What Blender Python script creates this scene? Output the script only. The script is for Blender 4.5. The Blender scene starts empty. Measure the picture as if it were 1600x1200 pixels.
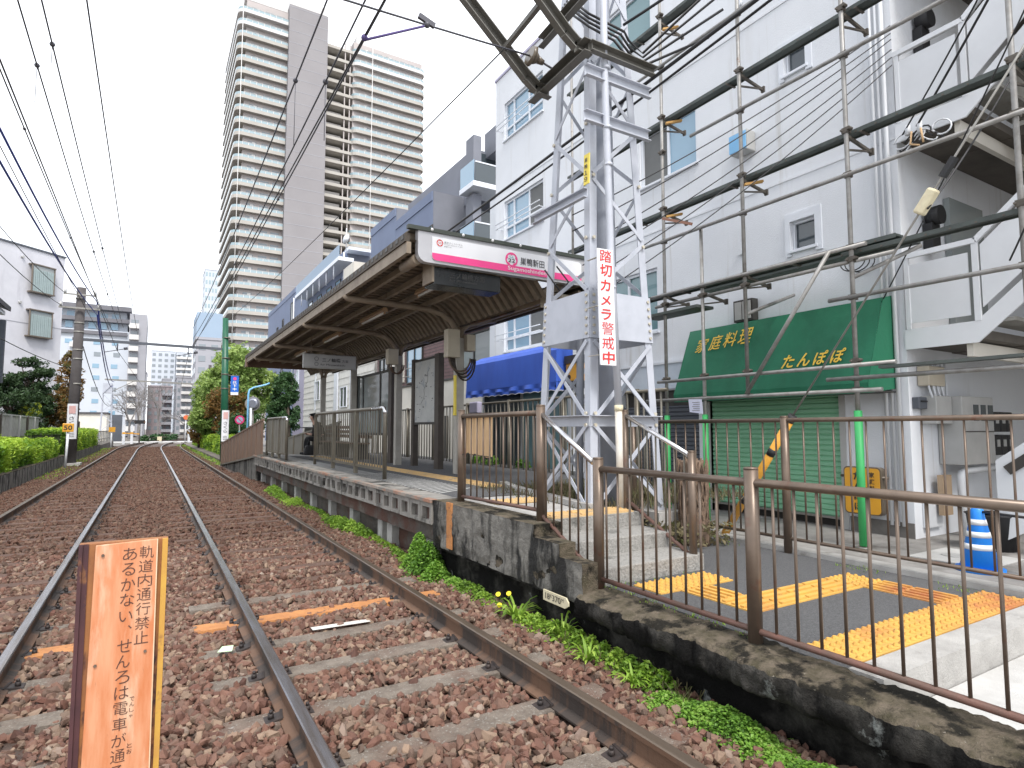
import bpy, bmesh, math, random
import numpy as np
from mathutils import Vector, Matrix
random.seed(7); RNG = np.random.default_rng(11)
S = bpy.context.scene
COL = S.collection
R_ = math.radians

# ------------------------------------------------------------------ camera
EYE = 1.46
PITCH, YAW, FPX = R_(4.2588), R_(30.9386), 940.0
Fv = Vector((math.sin(YAW)*math.cos(PITCH), math.cos(YAW)*math.cos(PITCH), math.sin(PITCH)))
Rv = Vector((math.cos(YAW), -math.sin(YAW), 0)); Uv = Rv.cross(Fv)
cam = bpy.data.cameras.new("camera"); camo = bpy.data.objects.new("camera", cam); COL.objects.link(camo)
camo.matrix_world = Matrix(((Rv.x, Uv.x, -Fv.x, 0), (Rv.y, Uv.y, -Fv.y, 0), (Rv.z, Uv.z, -Fv.z, EYE), (0, 0, 0, 1)))
cam.sensor_fit = 'HORIZONTAL'; cam.sensor_width = 36.0; cam.lens = 36.0*FPX/1600.0
cam.clip_start = 0.05; cam.clip_end = 4000
S.camera = camo
S.render.resolution_x, S.render.resolution_y = 1024, 768

# ------------------------------------------------------------------ light: bright overcast
SUN_EL, SUN_AZ = 54.0, 189.0          # azimuth clockwise from +Y (the track direction)
w = bpy.data.worlds.new("World"); S.world = w; w.use_nodes = True
nt = w.node_tree; nt.nodes.clear()
out = nt.nodes.new('ShaderNodeOutputWorld'); bg = nt.nodes.new('ShaderNodeBackground')
sky = nt.nodes.new('ShaderNodeTexSky'); sky.sky_type = 'NISHITA'; sky.sun_disc = False
sky.sun_elevation = R_(SUN_EL); sky.sun_rotation = R_(SUN_AZ)
sky.air_density = 1.0; sky.dust_density = 4.0; sky.ozone_density = 1.0
tcw = nt.nodes.new('ShaderNodeTexCoord')
nz = nt.nodes.new('ShaderNodeTexNoise'); nz.inputs['Scale'].default_value = 1.6; nz.inputs['Detail'].default_value = 5
rmp = nt.nodes.new('ShaderNodeValToRGB')
rmp.color_ramp.elements[0].position = .40; rmp.color_ramp.elements[0].color = (.62, .62, .62, 1)
rmp.color_ramp.elements[1].position = .58; rmp.color_ramp.elements[1].color = (1, 1, 1, 1)
mixw = nt.nodes.new('ShaderNodeMixRGB'); mixw.inputs['Color2'].default_value = (9.6, 9.9, 10.4, 1)
nt.links.new(tcw.outputs['Generated'], nz.inputs['Vector']); nt.links.new(nz.outputs['Fac'], rmp.inputs['Fac'])
nt.links.new(rmp.outputs['Color'], mixw.inputs['Fac']); nt.links.new(sky.outputs['Color'], mixw.inputs['Color1'])
nt.links.new(mixw.outputs['Color'], bg.inputs['Color']); bg.inputs['Strength'].default_value = 0.09
nt.links.new(bg.outputs['Background'], out.inputs['Surface'])
sl = bpy.data.lights.new("sun", 'SUN'); sl.energy = 1.5; sl.angle = R_(16); sl.color = (1, .965, .92)
so = bpy.data.objects.new("sun", sl); COL.objects.link(so)
sd = Vector((math.sin(R_(SUN_AZ))*math.cos(R_(SUN_EL)), math.cos(R_(SUN_AZ))*math.cos(R_(SUN_EL)), math.sin(R_(SUN_EL))))
so.rotation_euler = sd.to_track_quat('Z', 'Y').to_euler(); so.location = sd*60
S.view_settings.view_transform = 'Standard'; S.view_settings.look = 'None'
S.view_settings.exposure = 1.15; S.view_settings.gamma = 1.0
S.cycles.max_bounces = 6; S.cycles.diffuse_bounces = 3; S.cycles.glossy_bounces = 3
S.cycles.transmission_bounces = 4; S.cycles.transparent_max_bounces = 8
S.cycles.use_denoising = True

# ------------------------------------------------------------------ materials
def mat(name, c1, c2=None, scale=3.0, lo=.38, hi=.66, stretch=(1, 1, 1), detail=7, rough=.7, metal=0.0, bump=0.0, bscale=60.0,
        c3=None, s3=1.5, lo3=.5, hi3=.6, stretch3=(1, 1, 1), c4=None, s4=12., lo4=.6, hi4=.7, stretch4=(1, 1, 1), attr=None, coat=0.0, spec=.5):
    m = bpy.data.materials.new(name); m.use_nodes = True
    t = m.node_tree; b = t.nodes['Principled BSDF']; L = t.links.new
    b.inputs['Roughness'].default_value = rough; b.inputs['Metallic'].default_value = metal
    b.inputs['Specular IOR Level'].default_value = spec
    if coat: b.inputs['Coat Weight'].default_value = coat
    g = t.nodes.new('ShaderNodeNewGeometry')
    def noise(sc, st, det):
        mp = t.nodes.new('ShaderNodeMapping'); mp.inputs['Scale'].default_value = st
        L(g.outputs['Position'], mp.inputs['Vector'])
        n = t.nodes.new('ShaderNodeTexNoise'); n.inputs['Scale'].default_value = sc; n.inputs['Detail'].default_value = det
        n.inputs['Roughness'].default_value = .62
        L(mp.outputs['Vector'], n.inputs['Vector']); return n
    def ramp(src, lo, hi):
        r = t.nodes.new('ShaderNodeMapRange'); r.inputs['From Min'].default_value = lo; r.inputs['From Max'].default_value = hi
        L(src, r.inputs['Value']); return r.outputs['Result']
    def mix(fac, a, c):
        x = t.nodes.new('ShaderNodeMixRGB'); L(fac, x.inputs['Fac'])
        if isinstance(a, tuple): x.inputs['Color1'].default_value = (*a, 1)
        else: L(a, x.inputs['Color1'])
        if isinstance(c, tuple): x.inputs['Color2'].default_value = (*c, 1)
        else: L(c, x.inputs['Color2'])
        return x.outputs['Color']
    col = None
    if attr:
        at = t.nodes.new('ShaderNodeAttribute'); at.attribute_name = 'rnd'
        r = t.nodes.new('ShaderNodeValToRGB'); r.color_ramp.interpolation = 'LINEAR'
        els = r.color_ramp.elements
        while len(els) < len(attr): els.new(.5)
        for i, c in enumerate(attr): els[i].position = i/(len(attr)-1); els[i].color = (*c, 1)
        L(at.outputs['Fac'], r.inputs['Fac']); col = r.outputs['Color']
    if c2 is None and col is None and c3 is None:
        c2 = tuple(x*.82 for x in c1)
    if col is None:
        col = mix(ramp(noise(scale, stretch, detail).outputs['Fac'], lo, hi), c1, c2 or tuple(x*.82 for x in c1))
    if c3: col = mix(ramp(noise(s3, stretch3, 9).outputs['Fac'], lo3, hi3), col, c3)
    if c4: col = mix(ramp(noise(s4, stretch4, 9).outputs['Fac'], lo4, hi4), col, c4)
    L(col, b.inputs['Base Color'])
    if bump:
        bp = t.nodes.new('ShaderNodeBump'); bp.inputs['Strength'].default_value = bump; bp.inputs['Distance'].default_value = .02
        L(noise(bscale, (1, 1, 1), 6).outputs['Fac'], bp.inputs['Height']); L(bp.outputs['Normal'], b.inputs['Normal'])
    return m
def leafmat(name, cols, trans=.35):
    m = mat(name, cols[0], attr=cols, rough=.55)
    t = m.node_tree; b = t.nodes['Principled BSDF']
    src = b.inputs['Base Color'].links[0].from_socket
    tr = t.nodes.new('ShaderNodeBsdfTranslucent'); mx = t.nodes.new('ShaderNodeMixShader'); mx.inputs[0].default_value = trans
    t.links.new(src, tr.inputs['Color']); o = t.nodes['Material Output']
    t.links.new(b.outputs[0], mx.inputs[1]); t.links.new(tr.outputs[0], mx.inputs[2]); t.links.new(mx.outputs[0], o.inputs['Surface'])
    return m
def glassmat(name, tint, rough=.04, trans=0.0):
    m = bpy.data.materials.new(name); m.use_nodes = True; b = m.node_tree.nodes['Principled BSDF']
    b.inputs['Base Color'].default_value = (*tint, 1); b.inputs['Roughness'].default_value = rough
    b.inputs['Specular IOR Level'].default_value = .9; b.inputs['Transmission Weight'].default_value = trans
    b.inputs['IOR'].default_value = 1.45 if not trans else 1.05
    return m
def emis(name, c, s):
    m = bpy.data.materials.new(name); m.use_nodes = True; b = m.node_tree.nodes['Principled BSDF']
    b.inputs['Base Color'].default_value = (*c, 1); b.inputs['Emission Color'].default_value = (*c, 1); b.inputs['Emission Strength'].default_value = s
    return m

M = {}
M['ground'] = mat('ground_earth', (.10, .085, .07), (.16, .14, .12), scale=.6)
M['bed'] = mat('ballast_bed', (.045, .026, .019), (.08, .048, .035), scale=24, bump=.8, bscale=40, c3=(.2, .16, .13), s3=.9, lo3=.5, hi3=.75)
M['stone'] = mat('ballast_stone', (.25, .14, .11), attr=[(.068, .031, .022), (.118, .056, .039), (.18, .092, .064), (.105, .070, .052), (.265, .185, .13), (.13, .056, .039), (.30, .245, .195)], rough=.85, bump=.35, bscale=55)
M['stonefar'] = mat('rusty_ballast_stone', (.25, .14, .11), attr=[(.055, .026, .017), (.088, .041, .026), (.12, .060, .039), (.082, .049, .035), (.155, .098, .067), (.088, .039, .025), (.13, .09, .067)], rough=.9)
M['sleeper'] = mat('sleeper_concrete', (.225, .19, .155), (.125, .10, .08), scale=9, rough=.95, bump=.9, bscale=55, c3=(.16, .095, .07), s3=1.4, lo3=.5, hi3=.7, c4=(.30, .28, .25), s4=60, lo4=.58, hi4=.66)
M['sleeperfar'] = mat('dusty_sleeper', (.13, .078, .058), (.085, .05, .037), scale=5, rough=.95, bump=.6, bscale=60)
M['orange'] = mat('orange_paint', (.50, .22, .075), (.40, .17, .06), scale=9, rough=.75, c3=(.16, .08, .05), s3=11, lo3=.56, hi3=.64, bump=.4, bscale=60)
M['whitepaint'] = mat('white_paint', (.62, .60, .56), (.5, .48, .44), scale=9, c3=(.2, .12, .09), s3=14, lo3=.62, hi3=.66)
M['rail'] = mat('rail_rust', (.045, .034, .028), (.135, .075, .045), scale=1.9, lo=.46, hi=.54, stretch=(.2, 1.4, .2), rough=.7, bump=.2, bscale=70)
M['railtop'] = mat('rail_head', (.34, .335, .36), (.22, .19, .175), scale=3, stretch=(8, .5, 1), rough=.27, metal=.9)
M['railtop2'] = mat('rail_head_dull', (.15, .115, .085), (.09, .068, .05), scale=2, stretch=(8, .3, 1), rough=.42, metal=.5)
M['clip'] = mat('clip_iron', (.035, .03, .03), (.06, .045, .04), scale=20, rough=.6, metal=.3)
M['wallstain'] = mat('stained_concrete', (.20, .192, .172), (.105, .10, .088), scale=6, rough=.92, bump=.9, bscale=28,
                     c3=(.016, .0155, .0145), s3=2.6, lo3=.47, hi3=.57, stretch3=(1.6, 1.6, .4), c4=(.34, .34, .31), s4=3.1, lo4=.64, hi4=.72, stretch4=(1, 1, .6))
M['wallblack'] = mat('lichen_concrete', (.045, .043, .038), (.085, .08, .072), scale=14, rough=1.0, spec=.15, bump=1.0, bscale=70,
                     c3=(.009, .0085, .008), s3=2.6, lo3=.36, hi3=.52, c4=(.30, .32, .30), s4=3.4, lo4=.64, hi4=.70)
M['coping'] = mat('coping_concrete', (.17, .14, .105), (.075, .066, .042), scale=11, rough=1.0, spec=.2, bump=1.0, bscale=80,
                  c3=(.02, .018, .014), s3=4.2, lo3=.49, hi3=.57, c4=(.30, .27, .22), s4=50, lo4=.64, hi4=.72)
M['conc'] = mat('pale_concrete', (.42, .41, .39), (.31, .30, .285), scale=5, rough=.9, bump=.4, bscale=80, c3=(.16, .15, .13), s3=3, lo3=.58, hi3=.72)
M['step'] = mat('step_concrete', (.34, .33, .31), (.24, .235, .22), scale=40, rough=.95, bump=.8, bscale=55, c3=(.10, .10, .09), s3=4, lo3=.55, hi3=.7)
M['block'] = mat('platform_block', (.30, .285, .26), (.20, .19, .172), scale=5, rough=.95, bump=.6, bscale=40, c3=(.05, .048, .043), s3=2.5, lo3=.53, hi3=.63)
M['rusty'] = mat('rusty_beam_recess_shade', (.07, .062, .055), (.12, .10, .085), scale=3, rough=.9, bump=.5, bscale=30, c3=(.085, .04, .028), s3=1.8, lo3=.48, hi3=.6)
M['asphalt'] = mat('asphalt', (.07, .071, .074), (.12, .121, .124), scale=90, detail=3, rough=.93, bump=.5, bscale=160, c3=(.125, .125, .125), s3=1.2, lo3=.52, hi3=.75)
M['roadconc'] = mat('road_concrete', (.52, .515, .50), (.43, .425, .41), scale=4, rough=.9, bump=.3, bscale=120)
M['alley'] = mat('alley_concrete', (.30, .29, .275), (.21, .2, .19), scale=3, rough=.92, bump=.3, bscale=90, c3=(.12, .11, .10), s3=1.7, lo3=.52, hi3=.7)
M['tact'] = mat('tactile_yellow', (.64, .37, .08), (.54, .30, .07), scale=5, rough=.8, c3=(.42, .16, .06), s3=1.3, lo3=.5, hi3=.64, c4=(.26, .17, .08), s4=18, lo4=.57, hi4=.72)
M['tactworn'] = mat('tactile_worn', (.60, .40, .17), (.50, .36, .2), scale=4, rough=.8, c3=(.32, .28, .22), s3=5, lo3=.58, hi3=.68)
M['hatch'] = mat('worn_white_line', (.52, .52, .50), (.34, .34, .33), scale=11, rough=.85)
M['bronze'] = mat('bronze_pipe', (.165, .122, .092), (.12, .09, .068), scale=6, rough=.36, metal=.4, c3=(.14, .065, .045), s3=7, lo3=.6, hi3=.72)
M['bronzered'] = mat('rusted_pipe', (.17, .085, .065), (.12, .075, .058), scale=9, rough=.6, metal=.2, bump=.2, bscale=90)
M['steel'] = mat('stainless_pipe', (.66, .66, .68), (.58, .57, .56), scale=5, rough=.22, metal=.9)
M['olive'] = mat('grey_bronze_rail', (.175, .158, .125), (.125, .113, .09), scale=4, rough=.4, metal=.4)
M['panelbrown'] = mat('brown_panel', (.20, .125, .085), (.16, .10, .07), scale=2, rough=.6)
M['panelgrey'] = mat('grey_panel', (.17, .16, .135), (.14, .13, .11), scale=2, rough=.6)
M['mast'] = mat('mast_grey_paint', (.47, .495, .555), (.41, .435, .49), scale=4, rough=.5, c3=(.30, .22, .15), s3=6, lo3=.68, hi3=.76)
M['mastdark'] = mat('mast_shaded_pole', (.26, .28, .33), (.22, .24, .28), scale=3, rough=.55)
M['galv'] = mat('galvanised', (.30, .295, .275), (.22, .21, .19), scale=6, rough=.5, metal=.35)
M['beamgrey'] = mat('beam_olive_grey', (.17, .165, .15), (.13, .125, .11), scale=4, rough=.55, metal=.2)
M['bolt'] = mat('bolt_cream', (.55, .52, .44), (.40, .36, .28), scale=30, rough=.5)
M['white'] = mat('white_stucco', (.715, .738, .775), (.67, .692, .728), scale=.9, rough=.9, bump=.3, bscale=55, c3=(.56, .56, .555), s3=.8, lo3=.56, hi3=.85, stretch3=(1, 1.6, .25), c4=(.50, .49, .47), s4=2.2, lo4=.60, hi4=.82, stretch4=(3, 3, .14))
M['whitepl'] = mat('white_painted_steel', (.68, .70, .73), (.62, .64, .67), scale=1.5, rough=.55)
M['cream'] = mat('cream_plaster', (.70, .67, .60), (.62, .59, .53), scale=1.2, rough=.9)
M['frame'] = mat('white_window_frame', (.70, .73, .78), (.66, .69, .74), scale=3, rough=.4)
M['darkframe'] = mat('dark_frame', (.035, .032, .03), (.05, .045, .04), scale=4, rough=.5)
M['brownpost'] = mat('dark_brown_post', (.055, .043, .036), (.075, .06, .05), scale=5, rough=.55)
M['glassb'] = glassmat('blue_glass', (.22, .36, .48)); M['glassd'] = glassmat('dark_glass', (.05, .065, .075))
M['glassg'] = glassmat('grey_glass', (.28, .31, .31)); M['screen'] = mat('window_screen', (.13, .135, .135), (.16, .165, .165), scale=2, rough=.8)
M['glassteal'] = glassmat('teal_glass', (.16, .27, .29))
M['shgreen'] = mat('green_shutter', (.235, .50, .32), (.21, .46, .29), scale=1.5, rough=.5)
M['shdark'] = mat('slate_shutter', (.085, .095, .115), (.07, .078, .095), scale=1.5, rough=.5)
M['awgreen'] = mat('green_awning', (.012, .155, .08), (.009, .115, .06), scale=1.6, stretch=(1, 1, .35), rough=.7, bump=.25, bscale=7, c3=(.03, .17, .10), s3=1.1, lo3=.52, hi3=.8)
M['awblue'] = mat('blue_awning', (.045, .125, .58), (.036, .10, .50), scale=2.5, stretch=(1, 1, .3), rough=.6)
M['scaf'] = mat('scaffold_pipe', (.33, .325, .315), (.23, .22, .205), scale=8, rough=.5, metal=.45, c3=(.16, .10, .07), s3=5, lo3=.66, hi3=.74)
M['scafdark'] = mat('scaffold_board', (.085, .10, .092), (.06, .07, .066), scale=5, rough=.6, metal=.2)
M['clampg'] = mat('scaffold_clamp', (.12, .105, .09), (.09, .08, .065), scale=20, rough=.6, metal=.3)
M['sleeve'] = mat('bright_green_sleeve', (.055, .43, .13), (.045, .38, .115), scale=3, rough=.5)
M['yellow'] = mat('yellow_guard', (.72, .36, .045), (.62, .30, .04), scale=6, rough=.45)
M['black'] = mat('black_rubber', (.015, .015, .017), (.02, .02, .022), scale=5, rough=.6)
M['cable'] = mat('black_cable', (.018, .018, .020), (.026, .026, .028), scale=5, rough=.55)
M['cablefringe'] = mat('fringed_dark_cable', (.008, .03, .30), (.01, .04, .34), scale=2, rough=.45)  # dark cable; blue lens fringe against the bright sky painted as its colour
M['wire'] = mat('dark_wire', (.07, .07, .085), (.09, .09, .105), scale=5, rough=.5, metal=.3)
M['canopy'] = mat('canopy_beige_steel', (.29, .235, .175), (.20, .155, .115), scale=3, rough=.6, c3=(.15, .10, .07), s3=4, lo3=.6, hi3=.72)
M['canroof'] = mat('canopy_sheet', (.20, .16, .115), (.14, .11, .08), scale=4, rough=.7)
M['cantop'] = mat('canopy_top', (.16, .14, .115), (.11, .10, .085), scale=2, rough=.7)
M['signwhite'] = mat('sign_white', (.76, .77, .80), (.73, .74, .77), scale=2, rough=.35)
M['signgrey'] = mat('sign_frame_silver', (.52, .52, .54), (.47, .47, .49), scale=2, rough=.35, metal=.3)
M['pink'] = mat('sign_pink', (.80, .07, .27), (.77, .065, .25), scale=2, rough=.35)
M['ink'] = mat('black_ink', (.02, .02, .025), (.03, .03, .035), scale=6, rough=.6)
M['inkbrown'] = mat('worn_brown_ink', (.065, .028, .02), (.10, .045, .03), scale=20, rough=.7)
M['red'] = mat('red_letter', (.62, .035, .03), (.55, .03, .03), scale=6, rough=.5)
M['gold'] = mat('gold_letter', (.78, .52, .06), (.7, .46, .05), scale=8, rough=.6)
M['teal'] = mat('teal_letter', (.05, .40, .42), (.05, .36, .38), scale=8, rough=.6)
M['whiteletter'] = mat('white_letter', (.80, .80, .80), (.76, .76, .76), scale=8, rough=.6)
M['greyletter'] = mat('grey_letter', (.16, .16, .16), (.2, .2, .2), scale=8, rough=.6)
M['ledblack'] = mat('display_black', (.012, .014, .014), (.018, .02, .02), scale=3, rough=.25)
M['plateyellow'] = mat('yellow_plate', (.78, .62, .08), (.7, .55, .07), scale=9, rough=.5)
M['ivory'] = mat('ivory_plate', (.66, .60, .42), (.56, .50, .34), scale=12, rough=.6)
M['fadedorange'] = mat('faded_orange_plate', (.60, .285, .155), (.50, .165, .06), scale=2.6, lo=.36, hi=.62, stretch=(9, 1, 1.2), detail=5, rough=.55, c3=(.66, .47, .33), s3=3.2, lo3=.52, hi3=.72, stretch3=(5, 1, .9), c4=(.30, .11, .05), s4=16, lo4=.66, hi4=.72, stretch4=(3, 1, .5))
M['rustboard'] = mat('rusty_yellow_board', (.34, .145, .045), (.22, .085, .035), scale=7, rough=.75, c3=(.045, .018, .022), s3=6, lo3=.50, hi3=.58, stretch3=(2, 1, .7))
M['blue'] = mat('cone_blue', (.015, .24, .78), (.015, .21, .72), scale=3, rough=.4)
M['reflect'] = mat('white_band', (.74, .75, .76), (.66, .67, .68), scale=6, rough=.4)
M['skyblue'] = mat('light_blue_plastic', (.22, .50, .80), (.2, .46, .74), scale=3, rough=.4)
M['tan'] = mat('tan_sheet', (.62, .42, .23), (.56, .37, .20), scale=3, rough=.6)
M['beigebox'] = mat('beige_box', (.50, .45, .36), (.44, .39, .31), scale=4, rough=.55)
M['greybox'] = mat('grey_box', (.43, .43, .42), (.38, .38, .37), scale=4, rough=.5)
M['polegrey'] = mat('concrete_pole', (.085, .077, .077), (.065, .058, .058), scale=3, rough=.85)
M['polegreen'] = mat('green_pole', (.012, .105, .055), (.01, .085, .045), scale=3, rough=.4)
M['brick'] = mat('mauve_brick', (.20, .125, .125), (.16, .10, .10), scale=5, rough=.85)
M['clap'] = mat('white_clapboard', (.66, .65, .61), (.58, .57, .53), scale=2, rough=.8)
M['lilac'] = mat('lilac_wall', (.42, .40, .52), (.38, .36, .47), scale=2, rough=.85)
M['aptblue'] = mat('blue_grey_wall', (.175, .215, .32), (.155, .19, .285), scale=.6, rough=.8)
M['aptgrey'] = mat('slate_wall', (.20, .21, .245), (.17, .18, .21), scale=.6, rough=.8)
M['twbeige'] = mat('tower_parapet', (.44, .42, .385), (.39, .37, .34), scale=.3, rough=.8)
M['twmauve'] = mat('tower_wall', (.46, .42, .41), (.42, .385, .375), scale=.3, rough=.85)
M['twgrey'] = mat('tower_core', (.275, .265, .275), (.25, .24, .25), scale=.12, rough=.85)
M['twwhite'] = mat('tower_white', (.66, .65, .64), (.6, .59, .58), scale=.3, rough=.8)
M['twglass'] = glassmat('tower_glass', (.30, .40, .44), .15); M['twwin'] = glassmat('tower_window', (.22, .25, .28), .1)
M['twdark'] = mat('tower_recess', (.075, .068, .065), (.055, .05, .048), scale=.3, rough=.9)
M['farwhite'] = mat('far_white_wall', (.54, .58, .64), (.48, .52, .58), scale=.1, rough=.85)
M['fargrey'] = mat('far_grey_wall', (.37, .375, .41), (.32, .325, .36), scale=.1, rough=.85)
M['farmauve'] = mat('far_mauve_wall', (.33, .285, .30), (.29, .25, .265), scale=.1, rough=.85)
M['farblue'] = mat('far_blue_wall', (.30, .39, .50), (.27, .36, .47), scale=.1, rough=.6)
M['fascia'] = mat('canopy_fascia', (.085, .068, .052), (.06, .048, .037), scale=4, rough=.7)
M['lbwhite'] = mat('left_building_wall', (.62, .62, .66), (.56, .56, .60), scale=1.2, rough=.85, c3=(.46, .46, .5), s3=1.5, lo3=.56, hi3=.75, stretch3=(1, 1, .2))
M['tile'] = mat('dark_roof', (.07, .068, .075), (.05, .05, .055), scale=6, rough=.7)
M['bark'] = mat('bark', (.085, .065, .05), (.05, .04, .03), scale=9, rough=.9, bump=.6, bscale=30)
M['dryvine'] = mat('dry_vine', (.19, .13, .09), (.10, .068, .048), scale=14, rough=.95, bump=.8, bscale=30)
M['soil'] = mat('soil', (.085, .07, .052), (.13, .11, .08), scale=7, rough=.95, bump=.8, bscale=40)
M['leafweed'] = leafmat('weed_leaf', [(.075, .15, .018), (.16, .29, .03), (.27, .44, .05), (.40, .55, .09)])
M['leafdark'] = leafmat('clover_leaf', [(.05, .12, .018), (.12, .26, .03), (.21, .40, .05), (.30, .44, .09)])
M['leafhedge'] = leafmat('hedge_leaf', [(.05, .12, .012), (.13, .27, .022), (.27, .43, .035), (.42, .58, .06)])
M['leafpine'] = leafmat('pine_leaf', [(.016, .04, .016), (.03, .065, .022), (.05, .095, .03)], .15)
M['leafginkgo'] = leafmat('fresh_leaf', [(.12, .21, .045), (.23, .35, .085), (.40, .52, .16)])
M['leafrust'] = leafmat('russet_leaf', [(.06, .07, .02), (.15, .10, .03), (.26, .135, .035), (.10, .12, .03)])
M['leafyel'] = leafmat('yellow_leaf', [(.26, .32, .03), (.40, .45, .05)])
M['leafcam'] = leafmat('camellia_leaf', [(.014, .045, .016), (.03, .085, .025), (.06, .13, .04)], .2)
M['grassdry'] = leafmat('dry_grass', [(.14, .12, .06), (.20, .165, .09), (.10, .12, .04)])
M['petal'] = mat('dandelion_petal', (.85, .68, .02), (.8, .6, .02), scale=9, rough=.6)
M['skin'] = mat('skin', (.52, .33, .25), (.48, .30, .22), scale=9, rough=.55)
M['hair'] = mat('hair', (.012, .011, .011), (.02, .018, .018), scale=30, rough=.5)
M['jacket'] = mat('dark_jacket', (.045, .038, .036), (.03, .026, .025), scale=9, rough=.85)
M['trouser'] = mat('black_trousers', (.014, .014, .016), (.02, .02, .022), scale=9, rough=.85)
M['wood'] = mat('bench_wood', (.16, .10, .065), (.12, .075, .05), scale=5, stretch=(6, 1, 6), rough=.7)
M['map'] = mat('faded_map', (.42, .425, .41), (.50, .505, .49), scale=3, rough=.4, c3=(.30, .33, .36), s3=5, lo3=.56, hi3=.64)
M['paper'] = mat('paper', (.62, .64, .78), (.58, .60, .73), scale=6, rough=.8)
M['tube'] = mat('lamp_tube', (.82, .82, .80), (.78, .78, .76), scale=4, rough=.3)
M['terracotta'] = mat('terracotta', (.46, .2, .10), (.4, .17, .09), scale=5, rough=.8)
M['porcelain'] = mat('brown_porcelain', (.14, .115, .085), (.10, .08, .06), scale=8, rough=.3)
M['mirror'] = mat('mirror_face', (.35, .36, .42), (.3, .31, .36), scale=2, rough=.15, metal=.6)
M['magenta'] = mat('sign_red', (.60, .03, .16), (.5, .03, .14), scale=4, rough=.4)
M['vend'] = mat('vending_yellow', (.72, .36, .03), (.66, .32, .03), scale=3, rough=.4)

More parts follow.
